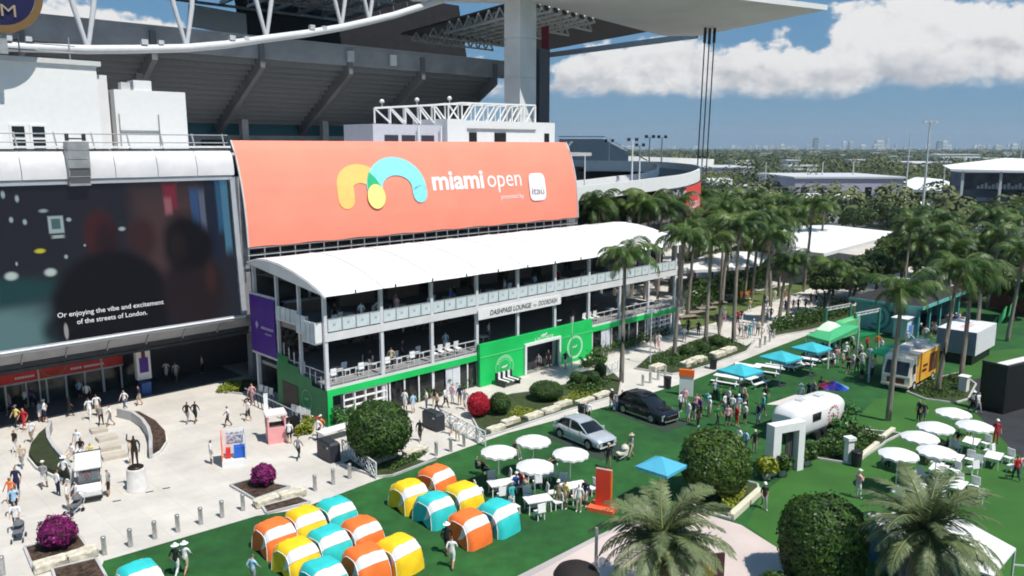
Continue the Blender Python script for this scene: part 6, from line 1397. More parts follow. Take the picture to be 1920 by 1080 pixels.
ub = thing('utility_box', 'white utility cabinet on the grass island beside the food truck', 'cabinet', (37.35, 63.72), ANG); part('cabinet', MB().b2((-.4, -.3, 0), (.4, .3, 1.3)), white, ub); part('lid', MB().b2((-.48, -.38, 1.3), (.48, .38, 1.4)), offwhite, ub)
uc = thing('stone_totem', 'white slim pedestal at the tip of the planted island', 'pedestal', (21.58, 48.64), .3); part('shaft', MB().b2((-.22, -.2, 0), (.22, .2, 1.55)), white, uc); part('cap', MB().b2((-.3, -.28, 1.55), (.3, .28, 1.75)), white, uc)
gf = thing('green_slide_banner', 'light green sail banners leaning by the far right lawn', 'banner', (49.52, 81.22), .5)
for k, (x, z) in enumerate(((0, 0.2), (1.6, 1.2), (3.4, 2.2))): part('sail', MB().add([(x, 0, z), (x+1.8, .3, z+1.0), (x+2.0, .3, z+2.2), (x+.3, 0, z+1.2)], [(0, 1, 2, 3)]).add([(x, .08, z), (x+1.8, .38, z+1.0), (x+2.0, .38, z+2.2), (x+.3, .08, z+1.2)], [(3, 2, 1, 0)]), M('sail green', (.08, .48, .18), .6), gf)
# white sloping tent and blue wall at bottom right, low kerb seats, signs at the bottom
wt = thing('white_slope_tent', 'white sloping tent roof with blue wall at the bottom right corner', 'tent', (20.3, 33.3), R(-38))
q5 = [(*(17.50, 36.93), 2.2), (*(21.24, 36.60), 2.5), (*(22.43, 33.04), 2.4), (*(20.60, 31.58), 1.9), (*(17.96, 34.28), 1.9)]
q5 = [(x-20.3, y-33.3, z) for x, y, z in q5]; wt.rotation_euler = (0, 0, 0)
part('roof', MB().add(q5+[(x, y, z-.1) for x, y, z in q5], [(4, 3, 2, 1, 0), (5, 6, 7, 8, 9)]+[(i, (i+1) % 5, (i+1) % 5+5, i+5) for i in range(5)]), fabric_white, wt)
part('blue_wall', MB().add([(*q5[4][:2], 1.8), (*q5[3][:2], 1.8), (*q5[3][:2], 0), (*q5[4][:2], 0), (*q5[0][:2], 2.1), (*q5[0][:2], 0)], [(0, 1, 2, 3), (4, 0, 3, 5)]), M('deep blue wall', (.012, .09, .22), .5), wt)
for q in q5: part('leg', MB().tube([(q[0]*.98, q[1]*.98, 0), (q[0]*.98, q[1]*.98, q[2]-.1)], .05, 6), lightgrey, wt)
part('side_rail', MB().bar((q5[2][0], q5[2][1], 1.0), (q5[2][0]+2, q5[2][1]-.3, 1.0), .06).bar((q5[2][0], q5[2][1], 1.6), (q5[2][0]+2, q5[2][1]-.3, 1.6), .06), lightgrey, wt)
kb = (11.90, 40.66); kc = (14.53, 44.06)
single('kerb_seat', MB().bar((kb[0], kb[1], .18), (kc[0], kc[1], .18), .35, .36), M('cream kerb', (.66, .62, .48), .8), 'cream straight kerb seat below the round clipped tree', 'kerb')
for a, b, l in (((23.79, 55.39), (24.52, 53.76), 'cream kerb piece above the planted island left part'), ((24.52, 53.76), (25.71, 52.82), 'cream kerb piece at the island rear corner'), ((25.71, 52.82), (27.24, 54.51), 'cream kerb piece slanting up at the island corner'), ((22.56, 49.17), (24.84, 51.71), 'cream kerb piece slanting up by the litter bin')):
    single('kerb_piece', MB().bar((a[0], a[1], .14), (b[0], b[1], .14), .3, .28), MATS['cream kerb'], l, 'kerb', group='cream kerbs')
sb_ = thing('sign_board', 'maroon and yellow sign board behind the left date palm', 'sign', (8.9, 33.4), R(15)); part('board', MB().b2((-.75, -.06, .6), (.75, .06, 1.9)), M('maroon', (.05, .018, .022), .5), sb_)
part('yellow_print', MB().lathe([(0, 0), (.42, 0)], 16, (0, 0, 0)).mesh('yellow_print', M('mustard', (.30, .26, .05), .6)), None, sb_, (-.1, -.07, 1.15)).rotation_euler = (R(90), 0, 0)
part('leg', MB().b2((-.6, -.04, 0), (-.5, .04, .6)).b2((.5, -.04, 0), (.6, .04, .6)), dark, sb_)
dp = thing('dark_parasol', 'black round parasol top at the bottom edge of the picture', 'parasol', (2.75, 31.5), 0); part('canopy', MB().lathe([(1.0, 2.0), (.85, 2.25), (.5, 2.45), (.02, 2.52)], 20), M('black canvas', (.018, .014, .012), .8), dp); part('pole', MB().tube([(0, 0, 0), (0, 0, 2.4)], .03, 6), dark, dp)
single('grey_pole', MB().tube([(0, 0, 0), (0, 0, 3.6)], [.08, .07], 8).lathe([(.2, 0), (.2, .05), (.09, .08)], 10), grey, 'grey metal pole on the pink paving left of the date palm', 'pole', (3.7, 32.6))
# clipped trees
topiary('round_tree', 'light green clipped round tree beside the light blue parasol', 'tree', (11.7, 43.6), 2.0, 2.0, 1.95, 2.1, 9000, .16, M('light hedge leaves', (.095, .17, .022), .5, .25, 2.5, trans=.2, second=(.04, .085, .012)), seed=31, bump=.09)
topiary('hedge_column', 'tall dark green clipped column at the bottom right', 'tree', (14.3, 34.2), 1.85, 1.85, 2.2, 2.0, 11000, .14, hedge_m, power=.8, seed=32, bump=.05, trunk=False)
topiary('low_bush', 'low dark bush at the left foot of the hedge column', 'bush', (11.9, 33.2), .8, .8, .6, .5, 900, .13, hedge_m, seed=33, trunk=False)
shrub_patch('leafy_plants', 'yellow leafy plants under the light green round tree', [(11.65, 41.96), (12.87, 43.70), (13.75, 44.06), (12.13, 41.30)], 700, .8, .2, yellow_leaf, 21)
shrub_patch('ground_plants', 'dark low plants filling the planted island by the trailer', [(19.25, 50.27), (22.20, 52.82), (24.43, 54.62), (25.34, 52.41), (21.75, 48.64), (20.03, 49.53)], 2800, .8, .24, hedge_m, 22)
shrub_patch('ground_plants', 'low plants on the grass island beside the food truck', [(33.03, 63.72), (35.84, 66.46), (39.95, 68.92), (39.17, 65.68), (36.41, 61.87), (33.49, 61.87)], 2000, .4, .2, hedge_m, 23)
shrub_patch('leafy_plants', 'leafy bush right of the trailer', [(22.13, 54.08), (24.84, 56.54), (25.15, 55.39), (22.53, 52.71)], 900, 1.6, .3, MATS['fresh leaves'], 24)
date_palm(6.5, 32, 3.3, 'large silver green date palm at the bottom centre', 71); date_palm(17.8, 32, 3.7, 'large silver green date palm at the bottom right', 72)

# ================================================================ palms and trees
PALMS = [(9.40, 66.30, 11.00, 'palm in front of the pavilion right of the gate', 1.0), (15.71, 75.19, 11.57, 'tall palm at the pavilion right end', 1.05), (20.88, 93.14, 9.87, 'palm just behind the pavilion right end', 1.0), (19.61, 78.96, 10.62, 'palm in the promenade bed, second from the pavilion', 1.), (22.33, 84.35, 11.40, 'palm in the promenade bed, third from the pavilion', 1.), (22.60, 79.41, 12.17, 'palm in the promenade bed, fourth from the pavilion', 1.05), (26.14, 98.57, 11.92, 'palm on the far side of the promenade by the kerbed lawn, left', 1.1), (30.53, 100.28, 11.11, 'palm on the far side of the promenade by the kerbed lawn, right', 1.1),
         (28.37, 88.81, 10.34, 'palm at the promenade bend, left of a pair', 1.), (30.87, 90.50, 6.49, 'dark palm at the promenade bend, left of twin trunks', .9), (31.79, 90.50, 7.10, 'dark palm at the promenade bend, right of twin trunks', .9), (40.77, 110.20, 12.06, 'tallest palm rising over the white marquee', 1.15), (36.27, 106.95, 10.88, 'palm left of the tallest palm', 1.1), (37.78, 94.68, 5.86, 'palm between the hedge row and white marquee', .9), (41.27, 96.26, 4.31, 'short palm by the hedge row left of the teal house', .8),
         (27.80, 56.54, 9.82, 'slim leaning palm in front of the food truck', .95), (35.19, 63.72, 10.27, 'slim palm on the grass island right of the food truck', 1.), (38.34, 65.99, 9.25, 'slim palm between grass island and white container', 1.), (51.64, 81.22, 9.53, 'palm by the far right lawn', 1.), (45.89, 76.82, 8.01, 'shaggy palm behind the white container', .9), (67.70, 105.02, 9.99, 'palm at the right picture edge before the brick building', 1.1), (59.26, 97.90, 9.36, 'palm before the brick building, left of the edge one', 1.1), (51.24, 91.66, 8.18, 'palm rising behind the teal house roof right end', 1.1), (50.29, 94.68, 9.71, 'palm behind the teal house ridge', 1.), (50.26, 101.34, 10.34, 'palm behind the teal house left corner', 1.)]
PAL2 = [(9.34, 99.59, 12.2), (11.19, 97.9, 13.1), (13.45, 103.14, 11.9), (15.28, 101.34, 12.7), (17.67, 105.02, 12.8), (19.05, 103.14, 12.1), (22.01, 108.96, 12.2), (29.79, 133.96, 10.1), (33.06, 140.36, 11.1), (31.09, 122.74, 10.3), (36.11, 133.96, 11.0), (35.23, 122.74, 10.6), (40.17, 133.96, 11.2), (38.96, 122.74, 10.8), (44.68, 133.96, 11.0), (43.11, 122.74, 11.2), (51.45, 133.96, 10.6), (75.29, 147.38, 7.9), (73.11, 133.96, 8.1), (83.04, 133.96, 8.6)]
for i, (a, b, c, l, s) in enumerate([(*q[:3], *q[3:]) for q in PALMS]): palm(a, b, c, l, i+1, 15, s*.95, 'palms of the park')
for i, (a, b, c) in enumerate(PAL2): palm(a, b, c, 'palm in the dense belt beyond the pavilion, %s from the left' % (ORD+['seventeenth', 'eighteenth', 'nineteenth', 'twentieth', 'twenty first', 'twenty second', 'twenty third', 'twenty fourth', 'twenty fifth', 'twenty sixth'])[i], i+50, 13, 1.15, 'palms of the far belt')
TREES = [
    (42.76, 105.02, 4.9, 4.2, 'broad tree right of the white marquee'),
    (44.06, 101.34, 6.1, 4.3, 'dark broad tree left of the teal house'),
    (48.46, 105.02, 6.7, 4.7, 'broad tree behind the teal house left end'),
    (37.72, 94.68, 5.2, 2.9, 'small broad tree by the hedge row end'),
    (55.95, 113.21, 7.7, 4.8, 'broad tree behind the teal house ridge'),
    (55.58, 105.02, 7.2, 4.4, 'yellowish broad tree behind the teal house roof'),
    (59.86, 105.02, 6.5, 4.0, 'broad tree behind the white container'),
    (66.47, 108.96, 7.4, 4.6, 'broad tree before the brick wing'),
    (58.74, 91.66, 6.3, 3.9, 'broad tree at the right edge above the black stage'),
    (70.26, 163.69, 8.2, 5.0, 'broad tree behind the white marquee, left'),
    (81.24, 173.25, 8.1, 5.0, 'broad tree behind the white marquee, right'),
    (79.16, 155.11, 7.3, 4.5, 'broad tree left of the brick building'),
    (85.4, 155.11, 6.8, 4.2, 'broad tree in front of the brick building'),
    (68.93, 183.96, 5.5, 4.6, 'broad tree in the far belt over the tallest palm'),
    (61.58, 196.06, 5.9, 4.9, 'broad tree in the far belt, centre'),
    (58.83, 209.82, 7.7, 4.8, 'broad tree in the far belt, right of the ramp'),
    (49.79, 196.06, 7.6, 4.7, 'broad tree at the ramp foot, right'),
    (38.16, 183.96, 6.8, 4.2, 'broad tree at the ramp foot, middle'),
    (29.54, 183.96, 5.9, 3.7, 'broad tree at the ramp foot, left'),
    (20.31, 178.45, 5.6, 3.5, 'broad tree between coral banner and ramp'),
    (110.78, 183.96, 8.0, 4.9, 'broad tree below the grandstand, left'),
    (124.48, 196.06, 8.5, 5.3, 'broad tree below the grandstand, right edge'),
    (107.24, 243.96, 4.5, 5.0, 'broad tree below the pointed marquees, left'),
    (101.55, 254.27, 3.9, 4.5, 'broad tree below the lilac hall'),
    (111.33, 225.62, 4.8, 4.6, 'broad tree below the pointed marquees, right'),
    (112.05, 209.82, 4.9, 4.1, 'broad tree left of the grandstand posts'),
    (88.01, 254.27, 4.9, 4.9, 'broad tree before the low pale shed'),
    (62.62, 254.27, 7.2, 4.5, 'broad tree right of the ramp red panel'),
    (24.94, 105.02, 2.9, 1.8, 'small tree behind the kerbed lawn, left'),
    (30.84, 111.05, 3.0, 1.9, 'small tree behind the kerbed lawn, middle'),
    (37.43, 117.79, 3.2, 2.0, 'small tree behind the kerbed lawn, right'),
    (43.74, 91.66, 3.5, 2.1, 'small tree touching the teal house left wall'),
]
for i, (a, b, h, r, l) in enumerate(TREES): tree(a, b, h, r, l, i+1, "trees of the park")
EXP = [(22.45, 105.02, 9.3), (26.06, 113.21, 9.6), (26.37, 105.02, 8.6), (30.24, 111.05, 9.0), (31.0, 105.02, 8.2), (35.25, 113.21, 9.2), (32.83, 99.59, 8.5), (40.62, 117.79, 9.6), (53.45, 105.02, 7.5), (58.39, 106.95, 8.4), (61.29, 105.02, 7.9), (62.99, 101.34, 7.6), (65.07, 122.74, 9.1), (72.53, 122.74, 9.5)]
for i, (a, b, c) in enumerate(EXP): palm(a, b, c, 'palm in the middle belt behind the promenade, %s from the left' % (ORD+['seventeenth', 'eighteenth', 'nineteenth', 'twentieth'])[i], i+90, 18, 1.05, 'palms of the middle belt')
EXT = [(26.68, 117.79, 4.8, 3.0), (30.46, 120.21, 4.9, 3.0), (34.4, 122.74, 5.0, 3.1), (38.5, 125.37, 5.1, 3.2), (49.38, 117.79, 3.1, 1.9), (54.43, 120.21, 2.7, 1.6), (56.55, 117.79, 3.1, 1.9), (63.95, 128.11, 6.9, 4.3), (66.32, 122.74, 6.7, 4.1), (66.11, 117.79, 6.0, 3.7), (69.29, 117.79, 6.0, 3.7), (70.51, 113.21, 6.2, 3.8), (76.06, 117.79, 7.2, 4.5), (80.34, 133.96, 6.8, 4.2), (79.35, 140.36, 6.6, 4.1), (73.68, 140.36, 6.6, 4.1), (88.8, 140.36, 7.1, 4.4)]
for i, (a, b, h, r) in enumerate(EXT): tree(a, b, h, r, 'broad tree in the green belt, %s in order from the promenade' % (ORD+['seventeenth', 'eighteenth', 'nineteenth', 'twentieth', 'twenty first', 'twenty second'])[i], i+41, 'trees of the green belt')
shrub_patch('tall_hedge', 'tall dark hedge behind the lawn strip along the promenade', [(20.63, 94.06), (22.34, 99.59), (38.23, 117.79), (37.84, 114.10)], 4200, 3.2, .38, hedge_m, 31)
shrub_patch('border_plants', 'orange flowering border plants on the promenade lawn', [(29.79, 105.02), (32.13, 108.96), (33.85, 109.79), (31.58, 105.78)], 700, .8, .25, M('orange flowers', (.55, .20, .03), .7), 32)
for i, (g, a) in enumerate((((20.75, 92.24), 20), ((22.24, 94.68), 25), ((24.15, 97.24), 20), ((26.33, 100.63), 25), ((28.57, 103.14), 20))):
    t = thing('lounge_bench', 'low wooden lounge bench on the promenade lawn, %s from the left' % ORD[i], 'bench', g, R(a), 'lawn benches')
    for k in range(5): part('slat', MB().b2((-1.3, -.5+k*.22, .32), (1.3, -.34+k*.22, .38)), M('weathered wood', (.30, .25, .20), .8), t)
    for x in (-1.1, 1.1): part('leg', MB().b2((x-.05, -.45, 0), (x+.05, .5, .32)), M('weathered wood', (.30, .25, .20), .8), t)
for i, g in enumerate(((-20.53, 44.73), (-21.31, 44.21), (-22.63, 42.99))): single('paving_marker', MB().box((0, 0, .012), (.42, .16, .02)).box((0, -.11, .010), (.42, .05, .014), mi=1), [dark, white], 'small dark paving marker in the plaza paving, %s from the right' % ORD[i], 'paving marker', g, R(25), 'paving markers')  # dark spots in the paving built as small flat markers

for i, (g, w, d, z, l) in enumerate((((90.45, 252.32), 16, 9, 4, 'low white building behind the palms left of the pointed marquees'), ((85.91, 281.65), 20, 8, 4, 'low white building right of the ramp'), ((100.44, 222.16), 12, 7, 4, 'low white building over the dense trees, middle'), ((129.24, 222.16), 18, 6, 4, 'low pale building below the grandstand'), ((106.67, 212.38), 12, 6, 4, 'low pale building between trees left of the brick building'))):
    t = thing('low_building', l, 'building', g, R(-10+i*6), 'low white buildings')
    part('wall', MB().b2((.3, .3, 0), (w-.3, d-.3, z)), palebl, t); part('roof', MB().add([(0, 0, z), (w, 0, z), (w, d, z), (0, d, z), (0, d/2, z+1.4), (w, d/2, z+1.4)], [(0, 1, 5, 4), (2, 3, 4, 5), (0, 4, 3), (1, 2, 5), (3, 2, 1, 0)]), white, t)

# ================================================================ people
POSES = {
 # knee L, ankle L, knee R, ankle R, elbow L, wrist L, elbow R, wrist R   (x to the right, y forward)
 'standing': ((-.10, .03, .50), (-.11, -.01, .08), (.10, .02, .50), (.12, .02, .08), (-.27, -.04, 1.15), (-.27, .05, .92), (.27, -.04, 1.15), (.26, .06, .92)),
 'walking': ((-.09, .16, .52), (-.09, .22, .09), (.09, -.02, .50), (.09, -.30, .13), (-.25, -.14, 1.17), (-.22, -.05, .95), (.25, .10, 1.17), (.21, .26, 1.0)),
 'strolling': ((-.09, -.02, .50), (-.09, -.22, .10), (.09, .12, .51), (.09, .15, .08), (-.25, .08, 1.16), (-.21, .22, .98), (.25, -.12, 1.17), (.23, -.06, .94)),
 'looking at a phone': ((-.10, .03, .50), (-.11, .0, .08), (.10, .05, .50), (.13, .06, .08), (-.26, .04, 1.17), (-.08, .26, 1.22), (.26, .02, 1.16), (.06, .27, 1.20)),
 'pushing': ((-.09, .14, .52), (-.09, .18, .09), (.09, .0, .50), (.09, -.24, .12), (-.24, .10, 1.18), (-.20, .36, 1.04), (.24, .10, 1.18), (.20, .36, 1.04)),
 'waving': ((-.10, .03, .50), (-.12, .0, .08), (.10, .02, .50), (.13, .02, .08), (-.27, -.04, 1.15), (-.25, .08, .93), (.32, .08, 1.50), (.28, .16, 1.74)),
 'sitting': ((-.12, .42, .50), (-.12, .44, .08), (.12, .42, .50), (.12, .46, .08), (-.26, .06, .80), (-.16, .30, .70), (.26, .06, .80), (.16, .30, .72)),
}
def body_mesh(pose, dress=False):
    kL, aL, kR, aR, eL, wL, eR, wR = POSES[pose]; sit = pose == 'sitting'; dz_ = -.42 if sit else 0
    V_ = []; E_ = []; Rr = []; T = []
    def add(p, r, link_=None, tagm=0):
        V_.append(Vector(p)); Rr.append(r if isinstance(r, tuple) else (r, r)); i = len(V_)-1
        if link_ is not None: E_.append((link_, i)); T.append(tagm)
        return i
    pel = add((0, 0, .95+dz_), (.155, .115)); wa = add((0, 0, 1.12+dz_), (.135, .10), pel, 0); ch = add((0, .01, 1.33+dz_), (.165, .115), wa, 0)
    sh = add((0, 0, 1.45+dz_), (.085, .07), ch, 0); nk = add((0, .01, 1.53+dz_), .052, sh, 2); hd = add((0, .03, 1.62+dz_), (.078, .092), nk, 2); ht2 = add((0, .02, 1.71+dz_), (.062, .075), hd, 3)
    add((0, .125, 1.615+dz_), .014, hd, 2)
    for s, k, a, e, w in ((-1, kL, aL, eL, wL), (1, kR, aR, eR, wR)):
        hp = add((s*.10, 0, .88+dz_ if not sit else .52), .10, pel, 1); kn = add(k, .066 if not dress else .085, hp, 1); an = add(a, .044, kn, 4); add((a[0], a[1]+.15, a[2]-.045), (.042, .034), an, 5)
        so = add((s*.185, 0, 1.415+dz_), .06, ch, 0); el_ = add(e, .045, so, 0); wr_ = add(w, .031, el_, 2); d = (Vector(w)-Vector(e)).normalized()
        hn = add(Vector(w)+d*.09, (.034, .022), wr_, 2); add(Vector(w)+d*.17, (.022, .014), hn, 2); add(Vector(w)+d*.06+Vector((-s*.035, .03, 0)), .012, wr_, 2)
    me = bpy.data.meshes.new('b'); me.from_pydata(V_, E_, []); ob = bpy.data.objects.new('b', me); COL.objects.link(ob)
    ob.modifiers.new('skin', 'SKIN'); ob.modifiers.new('sub', 'SUBSURF').levels = 1
    for i, sv in enumerate(me.skin_vertices[0].data): sv.radius = Rr[i]; sv.use_root = (i == 0)
    bpy.context.view_layer.update(); m2 = bpy.data.meshes.new_from_object(ob.evaluated_get(bpy.context.evaluated_depsgraph_get())); bpy.data.objects.remove(ob)
    segs = [(V_[a], V_[b], t, Rr[b][0]) for (a, b), t in zip(E_, T)]
    for p in m2.polygons:
        c = p.center; best = 9; bt = 0
        for a, b, t, r in segs:
            ab = b-a; u = max(0, min(1, (c-a).dot(ab)/max(ab.length_squared, 1e-9))); d = (c-a-ab*u).length-r*.8
            if d < best: best, bt = d, t
        if bt in (2, 3) and c.z > 1.60+dz_: bt = 3 if (c.y < .045 or c.z > 1.70+dz_) else 2
        if dress and bt == 1: bt = 0
        p.material_index = bt; p.use_smooth = True
    return m2
BODY = {(p, d): body_mesh(p, d) for p in POSES for d in (False, True)}
BIDX = {k: [q.material_index for q in m.polygons] for k, m in BODY.items()}
HATS = {'cap': MB().lathe([(.098, 0), (.10, .05), (.07, .10), (0, .115)], 12).box((0, .13, .012), (.15, .12, .018)).mesh('cap', white), 'sun hat': MB().lathe([(.20, -.015), (.10, .01), (.098, .06), (.07, .11), (0, .12)], 14).mesh('sun_hat', white)}
CLO = {'white': (.78, .78, .77), 'black': (.014, .014, .016), 'navy': (.012, .018, .065), 'grey': (.28, .28, .29), 'pale blue': (.36, .55, .72), 'blue': (.03, .10, .42), 'red': (.50, .02, .03), 'orange': (.80, .20, .06), 'pink': (.80, .42, .46), 'teal': (.05, .40, .42), 'beige': (.55, .45, .32), 'green': (.04, .22, .07), 'yellow': (.72, .60, .22), 'purple': (.12, .04, .22), 'denim': (.06, .10, .20), 'khaki': (.30, .25, .16)}
CM = {k: M('cloth '+k, v, .85, .05, 6.) for k, v in CLO.items()}
HAIR = [M('hair dark', (.018, .012, .009), .6), M('hair brown', (.09, .045, .02), .6), M('hair fair', (.36, .25, .12), .6)]
SHOE = [M('shoe white', (.6, .6, .6), .6), M('shoe dark', (.03, .03, .03), .6)]
HCOL = {}
prng = random.Random(99); VAR = {}
def person(p, pose, face, top, low, where, hat=None, z=0., dress=False, sc=None):
    mk = lambda: 'person in %s %s, %s' % (top+(' dress' if dress else ' and '+low if top != low else ' clothes')+(' with '+hat if hat else ''), pose, where)
    for alt in ['', *CLO]:
        if alt: low = alt
        lab = mk()
        if len(lab.split()) > 16: lab = lab.replace(' with '+str(hat), '')
        if len(lab.split()) > 16: lab = lab.replace(' '+pose, '')
        if lab not in LABELS: break
    key = (pose, dress); me = BODY[key].copy(); me.materials.clear(); idx = BIDX[key]
    sk = skin_m if prng.random() < .7 else skin2_m; sl = prng.random() < .45
    for m in (CM[top], CM[low], sk, prng.choice(HAIR), (CM[low] if prng.random() < .5 or dress is None else sk), prng.choice(SHOE)): me.materials.append(m)
    me.polygons.foreach_set('material_index', idx)
    o = tag(link('person', me, None, (*p, z), R(face-90)), lab, 'person', 'visitors'); k = (sc or prng.uniform(.95, 1.05))*.96; o.scale = (k, k, k)
    if hat:
        hc = hat.split(' ', 1); hk = (hc[0], hc[1])
        if hk not in HCOL:
            hm2 = HATS[hc[1]].copy(); hm2.materials.clear(); hm2.materials.append(CM[hc[0]]); HCOL[hk] = hm2
        link(hc[1].replace(' ', '_'), HCOL[hk], o, (0, .02, 1.695 if pose != 'sitting' else 1.275))
    return o
def P(*a, **k): return person(*a, **k)
# plaza, left
P((-35.66, 55.06), 'walking', 250, 'yellow', 'black', 'at the shade edge', hat='white cap'); P((-34.79, 54.51), 'walking', 250, 'red', 'red', 'at the shade edge')
P((-34.33, 56.30), 'strolling', 200, 'white', 'navy', 'above the left crescent', hat='white cap'); P((-34.86, 56.54), 'standing', 180, 'pale blue', 'white', 'above the left crescent'); P((-33.27, 57.61), 'walking', 20, 'black', 'black', 'on the shade line above the left crescent')
P((-33.57, 60.78), 'standing', 100, 'white', 'black', 'in the entrance shade before the doors'); P((-31.38, 56.89), 'walking', 280, 'white', 'white', 'just out of the entrance shade'); P((-31.25, 57.73), 'walking', 280, 'white', 'beige', 'just out of the entrance shade'); P((-29.90, 55.62), 'strolling', 90, 'grey', 'black', 'near the right crescent tip'); P((-29.15, 55.51), 'walking', 200, 'white', 'grey', 'near the right crescent tip')
P((-37.53, 59.22), 'standing', 60, 'white', 'black', 'in the entrance shade at far left'); P((-37.22, 59.60), 'standing', 60, 'purple', 'navy', 'in the entrance shade at far left'); P((-37.91, 57.97), 'walking', 200, 'grey', 'black', 'in the entrance shade at far left'); P((-36.74, 61.32), 'standing', 90, 'black', 'black', 'in the entrance shade by the doors'); P((-36.26, 61.60), 'standing', 120, 'navy', 'grey', 'in the entrance shade by the doors'); P((-34.74, 61.87), 'standing', 90, 'pale blue', 'navy', 'in the entrance shade by the doors'); P((-39.18, 58.96), 'walking', 30, 'white', 'denim', 'in the entrance shade at the picture edge')
P((-30.07, 67.26), 'walking', 270, 'white', 'white', 'below the screen corner'); P((-29.10, 66.94), 'walking', 270, 'white', 'beige', 'below the screen corner'); P((-27.72, 69.26), 'standing', 200, 'white', 'black', 'in the shade below the screen right end')
P((-30.97, 47.86), 'walking', 280, 'beige', 'grey', 'left of the left crescent'); P((-28.74, 43.70), 'standing', 270, 'navy', 'navy', 'at the left picture edge', sc=1.12); P((-28.43, 42.64), 'walking', 260, 'orange', 'navy', 'at the left picture edge'); P((-27.26, 41.11), 'walking', 280, 'pale blue', 'black', 'at the left picture edge', sc=1.08); P((-26.08, 39.31), 'pushing', 290, 'white', 'black', 'at the left picture edge')
P((-27.76, 44.73), 'strolling', 100, 'grey', 'white', 'in front of the left crescent', hat='white cap'); P((-26.97, 45.49), 'walking', 80, 'white', 'black', 'at the left crescent tip', hat='white sun hat')
P((-28.19, 48.64), 'sitting', 250, 'white', 'beige', 'on the tan steps', z=.1); P((-28.11, 49.53), 'sitting', 270, 'black', 'white', 'on the tan steps', z=.1); P((-27.11, 48.81), 'sitting', 280, 'yellow', 'black', 'on the tan steps', z=.1); P((-28.72, 50.27), 'standing', 270, 'white', 'white', 'behind the people on the tan steps')
P((-24.81, 41.89), 'standing', 30, 'white', 'beige', 'with a stroller in front of the cart'); P((-24.38, 42.10), 'pushing', 250, 'white', 'grey', 'in front of the cart'); P((-23.41, 43.70), 'standing', 190, 'grey', 'black', 'right of the cart')
P((-23.79, 56.07), 'walking', 80, 'black', 'grey', 'in the plaza middle'); P((-23.25, 56.19), 'walking', 80, 'black', 'black', 'in the plaza middle'); P((-19.25, 48.46), 'standing', 30, 'white', 'white', 'left of the orange and blue kiosk')
P((-20.48, 60.65), 'walking', 250, 'pink', 'pink', 'by the end wall chairs', dress=True); P((-19.87, 57.73), 'walking', 260, 'black', 'grey', 'left of the pink booth'); P((-19.48, 56.54), 'strolling', 240, 'white', 'black', 'left of the pink booth'); P((-15.20, 52.01), 'standing', 90, 'white', 'black', 'beside the black high table'); P((-15.70, 52.61), 'standing', 60, 'black', 'black', 'beside the pink booth'); P((-13.38, 52.61), 'walking', 240, 'white', 'black', 'behind the left waste station', hat='red cap'); P((-13.30, 53.23), 'walking', 240, 'orange', 'white', 'behind the left waste station', hat='white cap')
P((-6.32, 52.41), 'walking', 260, 'black', 'black', 'left of the right black waste station'); P((-3.75, 52.41), 'standing', 90, 'white', 'beige', 'behind the lattice fence'); P((-4.29, 53.76), 'walking', 60, 'white', 'grey', 'behind the lattice fence')
for i, (g, pz, c, d) in enumerate((((-8.21, 58.96), 'standing', 'white', 'white'), ((-7.51, 58.34), 'standing', 'pale blue', 'white'), ((-6.59, 59.22), 'standing', 'white', 'denim'), ((-6.05, 59.99), 'standing', 'black', 'beige'), ((-5.18, 59.60), 'walking', 'white', 'black'), ((-4.72, 60.65), 'standing', 'pink', 'white'), ((-4.10, 60.25), 'standing', 'navy', 'khaki'), ((-5.69, 58.34), 'walking', 'beige', 'navy'), ((-3.63, 59.22), 'walking', 'grey', 'white'))):
    P(g, pz, 60+i*70, c, d, 'before the pavilion hedge')
P((-29.75, 58.96), 'walking', 250, 'white', 'denim', 'right of the entrance doors'); P((-29.23, 60.25), 'strolling', 240, 'navy', 'beige', 'right of the entrance doors'); P((-20.58, 55.39), 'walking', 200, 'white', 'black', 'right of the two in the plaza middle'); P((-32.93, 52.21), 'walking', 270, 'white', 'khaki', 'behind the left crescent'); P((-32.85, 50.27), 'strolling', 260, 'black', 'white', 'at the left of the left crescent'); P((-26.36, 43.70), 'standing', 60, 'white', 'navy', 'left of the cart'); P((-24.41, 48.46), 'standing', 200, 'beige', 'white', 'left of the statue'); P((-13.84, 49.17), 'walking', 70, 'grey', 'black', 'left of the left waste station')
